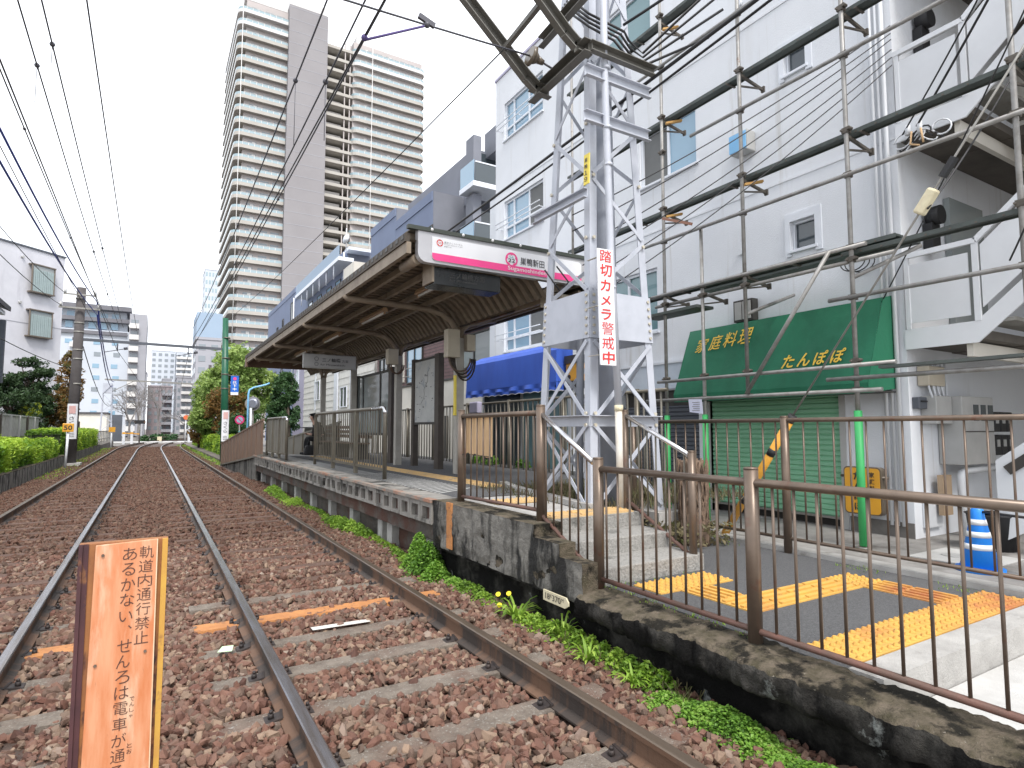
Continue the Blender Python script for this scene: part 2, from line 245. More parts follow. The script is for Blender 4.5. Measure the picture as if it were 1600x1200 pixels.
# ------------------------------------------------------------------ mesh helpers
class MB:
    def __init__(s): s.v = []; s.f = []; s.m = []; s.sm = []
    def poly(s, pts, mi=0, smooth=False):
        n = len(s.v); s.v.extend(tuple(p) for p in pts); s.f.append(tuple(range(n, n+len(pts)))); s.m.append(mi); s.sm.append(smooth); return s
    def hexa(s, c, mi=0):      # 8 corners: bottom 4 ccw, top 4 ccw
        n = len(s.v); s.v.extend(tuple(p) for p in c)
        for q in ((0, 3, 2, 1), (4, 5, 6, 7), (0, 1, 5, 4), (1, 2, 6, 5), (2, 3, 7, 6), (3, 0, 4, 7)):
            s.f.append(tuple(n+k for k in q)); s.m.append(mi); s.sm.append(False)
        return s
    def box(s, x0, x1, y0, y1, z0, z1, mi=0):
        return s.hexa([(x0, y0, z0), (x1, y0, z0), (x1, y1, z0), (x0, y1, z0), (x0, y0, z1), (x1, y0, z1), (x1, y1, z1), (x0, y1, z1)], mi)
    def bar(s, p, q, w, h, up=(0, 0, 1), mi=0):   # rectangular beam p->q, width w sideways, h along up
        p = Vector(p); q = Vector(q); d = (q-p).normalized(); u = Vector(up)
        if abs(d.dot(u)) > .98: u = Vector((1, 0, 0))
        r = d.cross(u).normalized(); u = r.cross(d).normalized(); r = r*(w/2); u = u*(h/2)
        return s.hexa([p-r-u, p+r-u, q+r-u, q-r-u, p-r+u, p+r+u, q+r+u, q-r+u], mi)
    def tube(s, pts, r, n=8, mi=0, cap=True, rads=None):
        pts = [Vector(p) for p in pts]; N = len(pts); base = len(s.v); prev = None
        for i, p in enumerate(pts):
            d = (pts[min(i+1, N-1)]-pts[max(i-1, 0)])
            d = d.normalized() if d.length > 1e-9 else Vector((0, 0, 1))
            if prev is None:
                u = Vector((0, 0, 1)) if abs(d.z) < .9 else Vector((1, 0, 0))
            else: u = prev
            a = d.cross(u).normalized(); u = a.cross(d).normalized(); prev = u
            rr = rads[i] if rads else r
            for k in range(n):
                t = 2*math.pi*k/n; s.v.append(tuple(p+a*(rr*math.cos(t))+u*(rr*math.sin(t))))
        for i in range(N-1):
            for k in range(n):
                a = base+i*n+k; b = base+i*n+(k+1) % n
                s.f.append((a, b, b+n, a+n)); s.m.append(mi); s.sm.append(True)
        if cap:
            s.f.append(tuple(base+k for k in range(n))[::-1]); s.f.append(tuple(base+(N-1)*n+k for k in range(n)))
            s.m += [mi, mi]; s.sm += [False, False]
        return s
    def cyl(s, p, q, r, n=10, mi=0, r2=None):
        return s.tube([p, q], r, n, mi, rads=[r, r if r2 is None else r2])
    def ball(s, c, r, n=8, mi=0, sz=1.0):
        k = n//2; pts = [(c[0], c[1], c[2]-r*sz*math.cos(math.pi*(i+.02)/(k+.04))) for i in range(k+1)]
        return s.tube(pts, r, n, mi, rads=[max(r*math.sin(math.pi*(i+.02)/(k+.04)), r*.05) for i in range(k+1)])
    def extr(s, prof, path, mi=0, closed=True, caps=True, smooth=False):
        """prof: [(u,v)] in the (side, up) plane; path: points, up=z"""
        path = [Vector(p) for p in path]; N = len(path); n = len(prof); base = len(s.v)
        for i, p in enumerate(path):
            d = (path[min(i+1, N-1)]-path[max(i-1, 0)]); d.z = 0; d.normalize(); r = Vector((d.y, -d.x, 0))
            for (a, b) in prof: s.v.append((p.x+r.x*a, p.y+r.y*a, p.z+b))
        mi_l = mi if isinstance(mi, (list, tuple)) else [mi]*n
        for i in range(N-1):
            for k in range(n if closed else n-1):
                a = base+i*n+k; b = base+i*n+(k+1) % n
                s.f.append((a, a+n, b+n, b)); s.m.append(mi_l[k]); s.sm.append(smooth)
        if caps and closed:
            s.f.append(tuple(base+k for k in range(n))); s.f.append(tuple(base+(N-1)*n+k for k in range(n))[::-1]); s.m += [mi_l[0]]*2; s.sm += [False]*2
        return s
    def build(s, name, m, parent=None, bevel=0.0):
        me = bpy.data.meshes.new(name); me.from_pydata(s.v, [], s.f)
        for x in (m if isinstance(m, (list, tuple)) else [m]): me.materials.append(x)
        me.polygons.foreach_set('material_index', s.m); me.polygons.foreach_set('use_smooth', s.sm)
        me.update(); o = bpy.data.objects.new(name, me); COL.objects.link(o)
        if parent is not None: attach(o, parent)
        if bevel:
            b = o.modifiers.new('bevel', 'BEVEL'); b.width = bevel; b.segments = 2; b.limit_method = 'ANGLE'
        return o
def attach(o, parent):
    o.parent = parent
    bx = world_base(parent); ob = Vector(o.location); o.location = ob-bx
BASE = {}
def world_base(o):
    return BASE.get(o.name, Vector((0, 0, 0)))
def thing(name, label, cat, base=(0, 0, 0), group=None):
    o = bpy.data.objects.new(name, None); COL.objects.link(o); o.location = base; o.empty_display_size = .1
    BASE[o.name] = Vector(base); o['label'] = label; o['category'] = cat
    if group: o['group'] = group
    return o
def tag(o, label, cat, group=None):
    o['label'] = label; o['category'] = cat
    if group: o['group'] = group
    return o
def kind(o, k, label=None):
    o['kind'] = k
    if label: o['label'] = label
    return o
def copy_tree(o, delta, parent=None):
    c = o.copy(); COL.objects.link(c)
    if parent is None: c.location = Vector(o.location)+Vector(delta); BASE[c.name] = BASE.get(o.name, Vector())+Vector(delta)
    else: c.parent = parent
    for ch in list(o.children): copy_tree(ch, delta, c)
    return c
def bm(): return MB()
def wall_holes(mb, O, Rt, Nn, W, H, holes, depth=.1, mi=0, mi_rev=None):
    """rectangular wall O + u*Rt + v*z with openings (u0,u1,v0,v1); reveals go inward against Nn"""
    O = Vector(O); Rt = Vector(Rt); Nn = Vector(Nn); Z = Vector((0, 0, 1)); mi_rev = mi if mi_rev is None else mi_rev
    us = sorted({0, W, *[h[0] for h in holes], *[h[1] for h in holes]}); vs = sorted({0, H, *[h[2] for h in holes], *[h[3] for h in holes]})
    P = lambda u, v, d=0: O+Rt*u+Z*v-Nn*d
    for i in range(len(us)-1):
        for j in range(len(vs)-1):
            cu = (us[i]+us[i+1])/2; cv = (vs[j]+vs[j+1])/2
            if any(h[0] < cu < h[1] and h[2] < cv < h[3] for h in holes): continue
            mb.poly([P(us[i], vs[j]), P(us[i+1], vs[j]), P(us[i+1], vs[j+1]), P(us[i], vs[j+1])], mi)
    for (a, b, c, d) in holes:
        for (p, q) in (((a, c), (b, c)), ((b, c), (b, d)), ((b, d), (a, d)), ((a, d), (a, c))):
            mb.poly([P(*p), P(*p, depth), P(*q, depth), P(*q)], mi_rev)
    return mb
def window(parent, O, Rt, Nn, u0, u1, v0, v1, inset, fm, gm, muls=(), fw=.04, trans=(), proud=0.0, gm2=None, split=None):
    """window > pane; frame sits `inset` behind the wall face (or proud of it)"""
    O = Vector(O); Rt = Vector(Rt).normalized(); Nn = Vector(Nn).normalized(); Z = Vector((0, 0, 1))
    d0 = -inset+proud; f = MB()
    def bx(a, b, c, d, n0, n1, mb):
        q = [O+Rt*a+Z*c+Nn*n0, O+Rt*b+Z*c+Nn*n0, O+Rt*b+Z*c+Nn*n1, O+Rt*a+Z*c+Nn*n1]
        mb.hexa(q+[p+Z*(d-c) for p in q])
    t0, t1 = d0-.05, d0+.012
    bx(u0, u1, v0, v0+fw, t0, t1, f); bx(u0, u1, v1-fw, v1, t0, t1, f)
    bx(u0, u0+fw, v0+fw, v1-fw, t0, t1, f); bx(u1-fw, u1, v0+fw, v1-fw, t0, t1, f)
    for m in muls: bx(m-fw/2, m+fw/2, v0+fw, v1-fw, t0, t1-.003, f)
    for t in trans: bx(u0+fw, u1-fw, t-fw/2, t+fw/2, t0, t1-.006, f)
    fo = f.build('window', fm, parent)
    g = MB(); s = split if split is not None else u1
    g.poly([O+Rt*(u0+.01)+Z*(v0+.01)+Nn*(d0-.03), O+Rt*s+Z*(v0+.01)+Nn*(d0-.03), O+Rt*s+Z*(v1-.01)+Nn*(d0-.03), O+Rt*(u0+.01)+Z*(v1-.01)+Nn*(d0-.03)])
    if split is not None:
        g.poly([O+Rt*s+Z*(v0+.01)+Nn*(d0-.02), O+Rt*(u1-.01)+Z*(v0+.01)+Nn*(d0-.02), O+Rt*(u1-.01)+Z*(v1-.01)+Nn*(d0-.02), O+Rt*s+Z*(v1-.01)+Nn*(d0-.02)], 1)
    po = g.build('pane', [gm, gm2 or gm]); po.parent = fo
    return fo
def text(body, m, parent, O, Rt, Up, w=None, h=None, name='lettering', bold=0.0, space=1.0, lift=.004, align='LEFT', shear=0.0):
    """lettering as a mesh: fitted into width w / height h, lower left corner at O"""
    c = bpy.data.curves.new(name, 'FONT'); c.body = body; c.size = 1.0; c.offset = bold; c.space_line = space; c.align_x = align; c.resolution_u = 3; c.shear = shear
    o = bpy.data.objects.new(name, c); COL.objects.link(o)
    dg = bpy.context.evaluated_depsgraph_get(); me = bpy.data.meshes.new_from_object(o.evaluated_get(dg))
    bpy.data.objects.remove(o); bpy.data.curves.remove(c)
    n = len(me.vertices); a = np.zeros(n*3); me.vertices.foreach_get('co', a); a = a.reshape(-1, 3)
    if n == 0: return None
    lo = a.min(0); hi = a.max(0); ex = np.maximum(hi-lo, 1e-6)
    sx = w/ex[0] if w else None; sy = h/ex[1] if h else None
    sx = sx or sy; sy = sy or sx
    Rt = np.array(Vector(Rt).normalized()); Up = np.array(Vector(Up).normalized()); Nn = np.cross(Rt, Up)
    p = np.array(O)[None]+(a[:, :1]-lo[0])*sx*Rt+(a[:, 1:2]-lo[1])*sy*Up+Nn*lift
    me.vertices.foreach_set('co', p.ravel()); me.materials.clear(); me.materials.append(m); me.update()
    q = bpy.data.objects.new(name, me); COL.objects.link(q)
    if parent is not None: attach(q, parent)
    return q
def each(name, m, parent, boxes):
    for q in boxes: bm().box(*q).build(name, m, parent)
def np_mesh(name, V, F, m, rnd=None, smooth=False, parent=None):
    """V (n,3), F (k,s) uniform polygons"""
    me = bpy.data.meshes.new(name); k, sN = F.shape
    me.vertices.add(len(V)); me.vertices.foreach_set('co', V.astype(np.float32).ravel())
    me.loops.add(k*sN); me.loops.foreach_set('vertex_index', F.astype(np.int32).ravel())
    me.polygons.add(k); me.polygons.foreach_set('loop_start', np.arange(0, k*sN, sN, dtype=np.int32))
    me.polygons.foreach_set('loop_total', np.full(k, sN, dtype=np.int32))
    me.polygons.foreach_set('use_smooth', np.full(k, smooth))
    if rnd is not None:
        at = me.attributes.new('rnd', 'FLOAT', 'FACE'); at.data.foreach_set('value', rnd.astype(np.float32))
    me.materials.append(m); me.update(calc_edges=True); me.validate()
    o = bpy.data.objects.new(name, me); COL.objects.link(o)
    if parent is not None: attach(o, parent)
    return o
def leaves(name, P, size, m, parent=None, up=.3, rnd=None, aspect=1.6, nrm=None, jit=.5):
    """one diamond leaf per point P"""
    n = len(P); A = RNG.normal(size=(n, 3)); A[:, 2] *= .7; A /= np.linalg.norm(A, axis=1)[:, None]
    N_ = RNG.normal(size=(n, 3)); N_[:, 2] += up*2
    if nrm is not None: N_ = nrm+N_*jit
    N_ /= np.linalg.norm(N_, axis=1)[:, None]
    B = np.cross(N_, A); B /= np.maximum(np.linalg.norm(B, axis=1)[:, None], 1e-6); A = np.cross(B, N_)
    s = (size*RNG.uniform(.6, 1.25, n))[:, None]
    bend = N_*s*.18
    V = np.stack([P-A*s*.5*aspect, P+B*s*.42+bend, P+A*s*.5*aspect, P-B*s*.42+bend], 1).reshape(-1, 3)
    F = np.arange(n*4).reshape(n, 4)
    r = RNG.uniform(0, 1, n) if rnd is None else np.clip(rnd+RNG.normal(0, .12, n), 0, 1)
    return np_mesh(name, V, F, m, r, parent=parent)
def blob_pts(blobs, n, shell=.55):
    """points in ellipsoid clumps (cx,cy,cz,rx,ry,rz), denser to the outside; returns points and a light/dark clump value"""
    w = np.array([b[3]*b[4]*b[5] for b in blobs])**.7; w /= w.sum(); k = RNG.choice(len(blobs), n, p=w)
    B = np.array(blobs)[k]; d = RNG.normal(size=(n, 3)); d /= np.linalg.norm(d, axis=1)[:, None]
    r = RNG.uniform(0, 1, n)**(1/3)*(1-shell)+shell*RNG.uniform(.72, 1.12, n)
    tone = RNG.uniform(.1, .9, len(blobs))[k]
    return B[:, :3]+d*B[:, 3:]*r[:, None], tone, d

# ------------------------------------------------------------------ ground, track bed, roads
from mathutils import noise as mn
def bend(y): return 0.0 if y < 50 else (y-50)**2/520.0
def rough(name, O, U, V, nu, nv, amp, sc, m, parent, N, seed=0, fall=None):
    """displaced sheet O + u*U + v*V pushed along N by fractal noise"""
    O, U, V, N = Vector(O), Vector(U), Vector(V), Vector(N); vs = []; fs = []
    for j in range(nv+1):
        for i in range(nu+1):
            p = O+U*(i/nu)+V*(j/nv); d = mn.fractal(p*sc+Vector((seed, 0, 0)), .9, 2.1, 4)
            vs.append(tuple(p+N*(d*amp*(fall(i/nu, j/nv) if fall else 1))))
    for j in range(nv):
        for i in range(nu):
            a = j*(nu+1)+i; fs.append((a, a+1, a+nu+2, a+nu+1))
    me = bpy.data.meshes.new(name); me.from_pydata(vs, [], fs); me.materials.append(m); me.update()
    me.polygons.foreach_set('use_smooth', [True]*len(fs))
    o = bpy.data.objects.new(name, me); COL.objects.link(o)
    if parent is not None: attach(o, parent)
    return o
kind(bm().poly([(-1500, -600, -.5), (1500, -600, -.5), (1500, 3000, -.5), (-1500, 3000, -.5)]).build('ground', M['ground']), 'structure', 'earth ground under the whole town')
PATH = [(bend(y), y, 0) for y in list(range(1, 51, 7))+list(range(52, 130, 3))]
b = bm(); b.extr([(-3.2, -.5), (-3.2, -.165), (-1.43, -.185), (0, -.165), (1.43, -.185), (2.98, -.165), (2.98, -.5)], PATH); kind(b.build('track_bed', M['bed']), 'structure', 'reddish ballast bed of the tramway')
# level crossing the photographer stands on, sidewalk, road and back alley
kind(bm().box(-9, 14, -9, .55, -.4, -.004).build('crossing_road', M['roadconc']), 'structure', 'concrete road of the level crossing')
kind(bm().box(3.04, 14, .56, 1.62, -.4, .10).build('road', M['roadconc']), 'structure', 'pale concrete road beyond the fence')
kind(bm().box(3.04, 5.36, 1.80, 4.95, -.4, .26).build('sidewalk', M['asphalt']), 'structure', 'dark asphalt pavement inside the fences')
kind(bm().box(3.04, 5.36, 1.63, 1.798, -.4, .268).build('kerb', M['conc']), 'structure', 'concrete kerb along the pavement edge')
kind(bm().box(5.365, 5.55, .6, 4.6, -.4, .30).box(5.365, 5.5, 4.65, 9, -.4, .26).build('fence_kerb', M['conc']), 'structure', 'low concrete kerb under the rear fence')
kind(bm().box(5.555, 30, .6, 90, -.4, .16).build('alley', M['alley']), 'structure', 'concrete alley in front of the white building')
kind(bm().box(4.165, 5.36, 4.96, 9, -.4, .27).build('soil_bed', M['soil']), 'structure', 'bare soil around the steel tower footing')
# far level crossing
kind(bm().box(-30, 40, 78, 84, -.4, -.03).build('crossing_road', M['roadconc']), 'structure', 'distant level crossing')
kind(bm().box(-40, -3.32, 1.0, 77, -.4, .18).build('verge', M['ground']), 'structure', 'earth verge behind the low hedge wall')
kind(bm().box(3.0, 5.5, 30.5, 77, -.4, -.05).build('verge', M['ground']), 'structure', 'earth verge beside the track beyond the platform')

# tactile paving: tiles with real bars / domes
def tact(name, lab, quad, typ, z, m, pitch=.06, r=.018):
    """quad: x0,x1,y0,y1; typ 'x'/'y' = bars along that axis, 'd' = domes"""
    x0, x1, y0, y1 = quad; b = bm(); b.box(x0, x1, y0, y1, z-.01, z+.005)
    if typ == 'd':
        x = x0+pitch/2
        while x < x1:
            y = y0+pitch/2
            while y < y1:
                n = len(b.v); pts = []
                for k in range(6): pts.append((x+r*math.cos(k*1.047), y+r*math.sin(k*1.047), z+.006))
                top = [(x+r*.55*math.cos(k*1.047), y+r*.55*math.sin(k*1.047), z+.020) for k in range(6)]
                for k in range(6): b.poly([pts[k], pts[(k+1) % 6], top[(k+1) % 6], top[k]])
                b.poly(top); y += pitch
            x += pitch
    else:
        n = 4; L = (y1-y0) if typ == 'x' else (x1-x0)
        for i in range(n):
            c = (i+.5)*L/n
            if typ == 'x':
                k = x0
                while k < x1-.02: b.box(k+.015, min(k+.285, x1-.01), y0+c-.015, y0+c+.015, z+.006, z+.018); k += .3
            else:
                k = y0
                while k < y1-.02: b.box(x0+c-.015, x0+c+.015, k+.015, min(k+.285, y1-.01), z+.006, z+.018); k += .3
    return kind(b.build(name, m), 'structure', lab)
tact('tactile_paving', 'yellow dotted warning tiles at the kerb', (3.12, 5.30, 1.81, 2.10), 'd', .264, M['tact'])
tact('tactile_paving', 'yellow dotted tiles at the foot of the steps', (3.22, 4.0, 3.27, 3.56), 'd', .264, M['tact'])
tact('tactile_paving', 'yellow guide bars leading from the steps', (3.42, 3.71, 2.93, 3.268), 'y', .264, M['tact'])
tact('tactile_paving', 'yellow guide bars turning across the pavement', (3.42, 4.68, 2.63, 2.928), 'x', .264, M['tact'])
tact('tactile_paving', 'yellow dotted corner tile of the guide path', (4.682, 4.98, 2.63, 2.928), 'd', .264, M['tact'])
tact('tactile_paving', 'yellow guide bars leading to the kerb tiles', (4.682, 4.98, 2.102, 2.628), 'y', .264, M['tact'])

# ------------------------------------------------------------------ the two tracks
RP = [(-.061, -.15), (.061, -.15), (.061, -.138), (.010, -.118), (.008, -.042), (.032, -.030), (.033, -.006), (.026, 0), (-.026, 0), (-.033, -.006), (-.032, -.030), (-.008, -.042), (-.010, -.118), (-.061, -.138)]
SLEEP_Y = [4.91+.63*k for k in range(-6, 73)]
SLAB = {-1: 'rusty ballasted tram track away from the platform, beside the hedge wall', 1: 'ballasted tram track next to the platform'}
for side, rails in ((-1, (-2.10, -.745)), (1, (.73, 2.10))):
    cx = sum(rails)/2
    t = thing('tram_track', SLAB[side], 'tram track', (cx, 1, -.15), 'the pair of tram tracks')
    for k, rx in enumerate(rails):
        top = 1 if (side, k) in ((-1, 1), (1, 0)) else 2
        mi = [0]*14; mi[7] = top; mi[6] = top; mi[8] = top
        mb = bm(); mb.extr(RP, [(rx+bend(y), y, 0) for y in np.arange(1.0, 50, 7)]+[(rx+bend(y), y, 0) for y in np.arange(50.0, 128, 2)], mi)
        mb.build('rail', [M['rail'], M['railtop'], M['railtop2']], t)
    sb = None; sfar = None; clip = None
    for i, y in enumerate(SLEEP_Y):
        orange = abs(y-5.54) < .1
        if sb is None or orange:
            s = bm(); L = 1.06; r_ = np.random.default_rng(3)
            s.hexa([(cx-L, y-.115, -.33), (cx+L, y-.115, -.33), (cx+L, y+.115, -.33), (cx-L, y+.115, -.33),
                    (cx-L, y-.09, -.134), (cx+L, y-.09, -.134), (cx+L, y+.09, -.134), (cx-L, y+.09, -.134)])
            so_ = s.build('sleeper', M['orange'] if orange else M['sleeper'], t)
            if orange:
                so_['label'] = 'orange painted sleeper'
                continue
            sb = so_; sb['_y'] = y
        else:
            c = sb.copy(); COL.objects.link(c); c.parent = t; dx = bend(y)
            if y > 6.6:
                if sfar is None: sfar = sb.data.copy(); sfar.materials[0] = M['sleeperfar']
                c.data = sfar
            c.location = Vector(sb.location)+Vector((dx, y-sb['_y'], random.uniform(-.012, .004)-(.006 if i % 3 == 0 else 0)))
    del sb['_y']
    for y in [q for q in SLEEP_Y if 1.9 < q < 15]:
        for rx in rails:
            for sg in (-1, 1):
                if clip is None:
                    s = bm(); s.hexa([(-.035, -.055, 0), (.085, -.055, 0), (.085, .055, 0), (-.035, .055, 0), (-.04, -.055, .035), (.075, -.05, .018), (.075, .05, .018), (-.04, .055, .035)])
                    s.cyl((.035, 0, .02), (.035, 0, .055), .022, 6); s.cyl((.035, 0, .055), (.035, 0, .075), .013, 6)
                    s.bar((-.045, -.075, .03), (-.02, .075, .03), .02, .018)
                    clip = s.build('rail_clip', M['clip'], t)
                    c = clip
                else:
                    c = clip.copy(); COL.objects.link(c); c.parent = t
                c.scale = (.8, .8, .8); c.location = Vector((rx+sg*.07, y, -.155))-Vector((cx, 1, -.15)); c.rotation_euler = (0, 0, 0 if sg > 0 else math.pi)
# rail joints (fishplates) seen on the near right rail
for (x, y) in ((2.10, 8.3), (.73, 8.3)):
    pass

# ballast stones: thousands of loose angular stones nobody could count
def stones(name, x0, x1, y0, y1, dens, smin, smax, seed, zoff=0.0, octa=False, m='stone'):
    g = np.random.default_rng(seed); n = int((x1-x0)*(y1-y0)*dens)
    P = np.stack([g.uniform(x0, x1, n), g.uniform(y0, y1, n), np.zeros(n)], 1)
    z = -.158+.012*np.sin(P[:, 0]*2.3+P[:, 1]*1.7)+g.normal(0, .012, n)+zoff
    keep = np.ones(n, bool)
    for rx in (-2.10, -.745, .73, 2.10): keep &= np.abs(P[:, 0]-rx) > .075
    ym = np.min(np.abs(P[:, 1][:, None]-np.array(SLEEP_Y)[None]), 1)
    on = ((np.abs(P[:, 0]+1.42) < 1.04) | (np.abs(P[:, 0]-1.415) < 1.04)) & (ym < .098+g.normal(0, .022, n))
    patch = np.array([mn.noise(Vector((p[0]*.9, p[1]*.8, 3.0))) for p in P])
    keep &= ~(on & ((patch < .12) | (g.uniform(size=n) < np.where(P[:, 1] < 6.0, .96, .45))))
    z = np.where(on & (P[:, 1] > 6.0), z-.012, z)
    keep &= ~(on & (np.abs(ym) < .07) & (np.abs(P[:, 1]-5.54) < .2))
    P = P[keep]; z = z[keep]; n = len(P); P[:, 2] = z; P[:, 0] += np.where(P[:, 1] > 50, (P[:, 1]-50)**2/520, 0)
    if octa:
        B = np.array([(1, 0, 0), (-1, 0, 0), (0, 1, 0), (0, -1, 0), (0, 0, 1), (0, 0, -1)], float)
        F = np.array([(0, 2, 4), (2, 1, 4), (1, 3, 4), (3, 0, 4), (2, 0, 5), (1, 2, 5), (3, 1, 5), (0, 3, 5)])
    else:
        f = (1+5**.5)/2
        B = np.array([(-1, f, 0), (1, f, 0), (-1, -f, 0), (1, -f, 0), (0, -1, f), (0, 1, f), (0, -1, -f), (0, 1, -f), (f, 0, -1), (f, 0, 1), (-f, 0, -1), (-f, 0, 1)])/1.9
        F = np.array([(0, 11, 5), (0, 5, 1), (0, 1, 7), (0, 7, 10), (0, 10, 11), (1, 5, 9), (5, 11, 4), (11, 10, 2), (10, 7, 6), (7, 1, 8), (3, 9, 4), (3, 4, 2), (3, 2, 6), (3, 6, 8), (3, 8, 9), (4, 9, 5), (2, 4, 11), (6, 2, 10), (8, 6, 7), (9, 8, 1)])
    k = len(B); D = B[None]*(1+g.uniform(-.32, .30, (n, k, 1)))+g.normal(0, .13, (n, k, 3))
    D = np.clip(D, -.85, .85)
    sc = (smin+(smax-smin)*g.uniform(0, 1, (n, 1, 1))**1.8*1.35)*.5*np.stack([g.uniform(.95, 1.5, n), g.uniform(.75, 1.1, n), g.uniform(.55, .95, n)], 1)[:, None]
    D = D*sc*1.15
    q = g.normal(size=(n, 4)); q[:, 0] += .4; q /= np.linalg.norm(q, axis=1)[:, None]; ww, a, b_, c_ = q.T
    Rm = np.stack([1-2*(b_*b_+c_*c_), 2*(a*b_-c_*ww), 2*(a*c_+b_*ww), 2*(a*b_+c_*ww), 1-2*(a*a+c_*c_), 2*(b_*c_-a*ww), 2*(a*c_-b_*ww), 2*(b_*c_+a*ww), 1-2*(a*a+b_*b_)], 1).reshape(n, 3, 3)
    V = np.einsum('nij,nkj->nki', Rm, D)+P[:, None]
    Fx = (F[None]+(np.arange(n)*k)[:, None, None]).reshape(-1, 3)
    r = np.clip(g.beta(1.6, 1.8, n), 0, 1)
    return kind(np_mesh(name, V.reshape(-1, 3), Fx, M[m], np.repeat(r, len(F))), 'stuff', 'loose reddish ballast stones')
stones('ballast', -2.95, 2.93, 1.6, 9.5, 880, .034, .064, 1)
stones('ballast', -3.1, 2.93, 1.6, 9.5, 450, .026, .045, 2, -.004)
stones('ballast', -3.1, 2.95, 6.2, 9.5, 380, .032, .06, 6, .004, m='stonefar')
stones('ballast', -3.1, 2.95, 9.5, 24, 560, .04, .07, 3, m='stonefar')
stones('ballast', -3.1, 2.6, 24, 62, 130, .08, .13, 4, octa=True, m='stonefar')
# small bright litter between the rails
lt = bm(); lt.poly([(.46, 4.78, -.10), (.55, 4.74, -.095), (.57, 4.83, -.085), (.50, 4.86, -.09)]); lt.poly([(.50, 4.86, -.09), (.57, 4.83, -.085), (.60, 4.88, -.11), (.53, 4.90, -.11)])
tag(lt.build('litter', mat('pale_green_litter', (.52, .72, .45), (.5, .7, .44))), 'crumpled pale green scrap beside the rail', 'litter')
lt = bm(); lt.poly([(1.16, 4.99, -.125), (1.62, 4.97, -.125), (1.62, 5.05, -.125), (1.16, 5.07, -.125)]); 
tag(lt.build('painted_strip', M['whitepaint']), 'white painted strip lying between the rails by the orange sleeper', 'strip')

# ------------------------------------------------------------------ retaining wall and platform
rw = thing('retaining_wall', 'black stained concrete retaining wall under the near brown fence', 'wall', (2.95, 2, -.2))
rough('wall_face', (2.93, .4, -.32), (0, 3.3, 0), (-.05, 0, .46), 90, 18, .03, 5, M['wallblack'], rw, (-1, 0, 0))
# rough coping: a lip that overhangs the face
vs = []; prof = [(2.90, .08), (2.80, .085), (2.755, .088), (2.728, .105), (2.718, .14), (2.717, .175), (2.720, .205), (2.728, .228), (2.748, .243), (2.80, .251), (2.86, .257), (2.90, .261), (2.95, .263), (3.03, .264), (3.05, .20)]
nY = 260; mb = bm()
for j in range(nY+1):
    y = .40+3.22*j/nY
    for i, (x, z) in enumerate(prof):
        d = mn.fractal(Vector((x*7, y*9, z*7)), .7, 2.3, 6)*.034*(1 if 0 < i < 14 else 0); e = mn.fractal(Vector((x*5+9, y*7, z*5)), .7, 2.3, 6)*.016*(1 if 0 < i < 14 else 0)
        mb.v.append((x+d, y, z+e))
for j in range(nY):
    for i in range(len(prof)-1):
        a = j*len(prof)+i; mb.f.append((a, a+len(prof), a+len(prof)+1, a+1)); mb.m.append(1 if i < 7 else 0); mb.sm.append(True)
mb.build('coping', [M['coping'], M['wallblack']], rw)
pl = thing('station_platform', 'low concrete tram platform with a moss stained edge', 'platform', (4.5, 12, 0))
bm().box(3.055, 4.16, 4.475, 7.3, -.4, .648).build('platform_core', M['conc'], pl); bm().box(3.055, 6.9, 7.301, 19.9, -.4, .648).build('platform_core', M['conc'], pl)
bm().box(3.06, 4.155, 6.36, 7.3, .30, .66).build('platform_surface', M['asphalt'], pl); bm().box(3.06, 6.9, 7.301, 19.9, .30, .66).build('platform_surface', M['asphalt'], pl)
# near end wall, stepped down beside the stairs
rough('end_wall', (2.765, 3.60, .17), (0, 2.72, 0), (-.01, 0, .30), 80, 14, .02, 6, M['wallstain'], pl, (-1, 0, 0))
rough('end_wall', (2.755, 3.89, .455), (0, 2.43, 0), (0, 0, .11), 70, 5, .016, 6, M['wallstain'], pl, (-1, 0, 0), 0)
rough('end_wall', (2.755, 4.26, .555), (0, 2.06, 0), (0, 0, .11), 60, 5, .016, 6, M['wallstain'], pl, (-1, 0, 0), 0)
rough('under_wall', (2.90, 3.5, -.34), (0, 2.9, 0), (-.02, 0, .54), 70, 16, .03, 5, M['wallblack'], pl, (-1, 0, 0))
bm().box(2.77, 3.06, 4.27, 6.34, .20, .662).build('end_block', M['coping'], pl); bm().box(2.77, 2.925, 3.90, 4.268, .20, .565).build('end_block', M['coping'], pl); bm().box(2.77, 2.92, 3.615, 3.898, .20, .46).build('end_block', M['coping'], pl)
bm().box(2.77, 3.0, 3.6, 6.3, .15, .20).build('lip', M['wallblack'], pl)
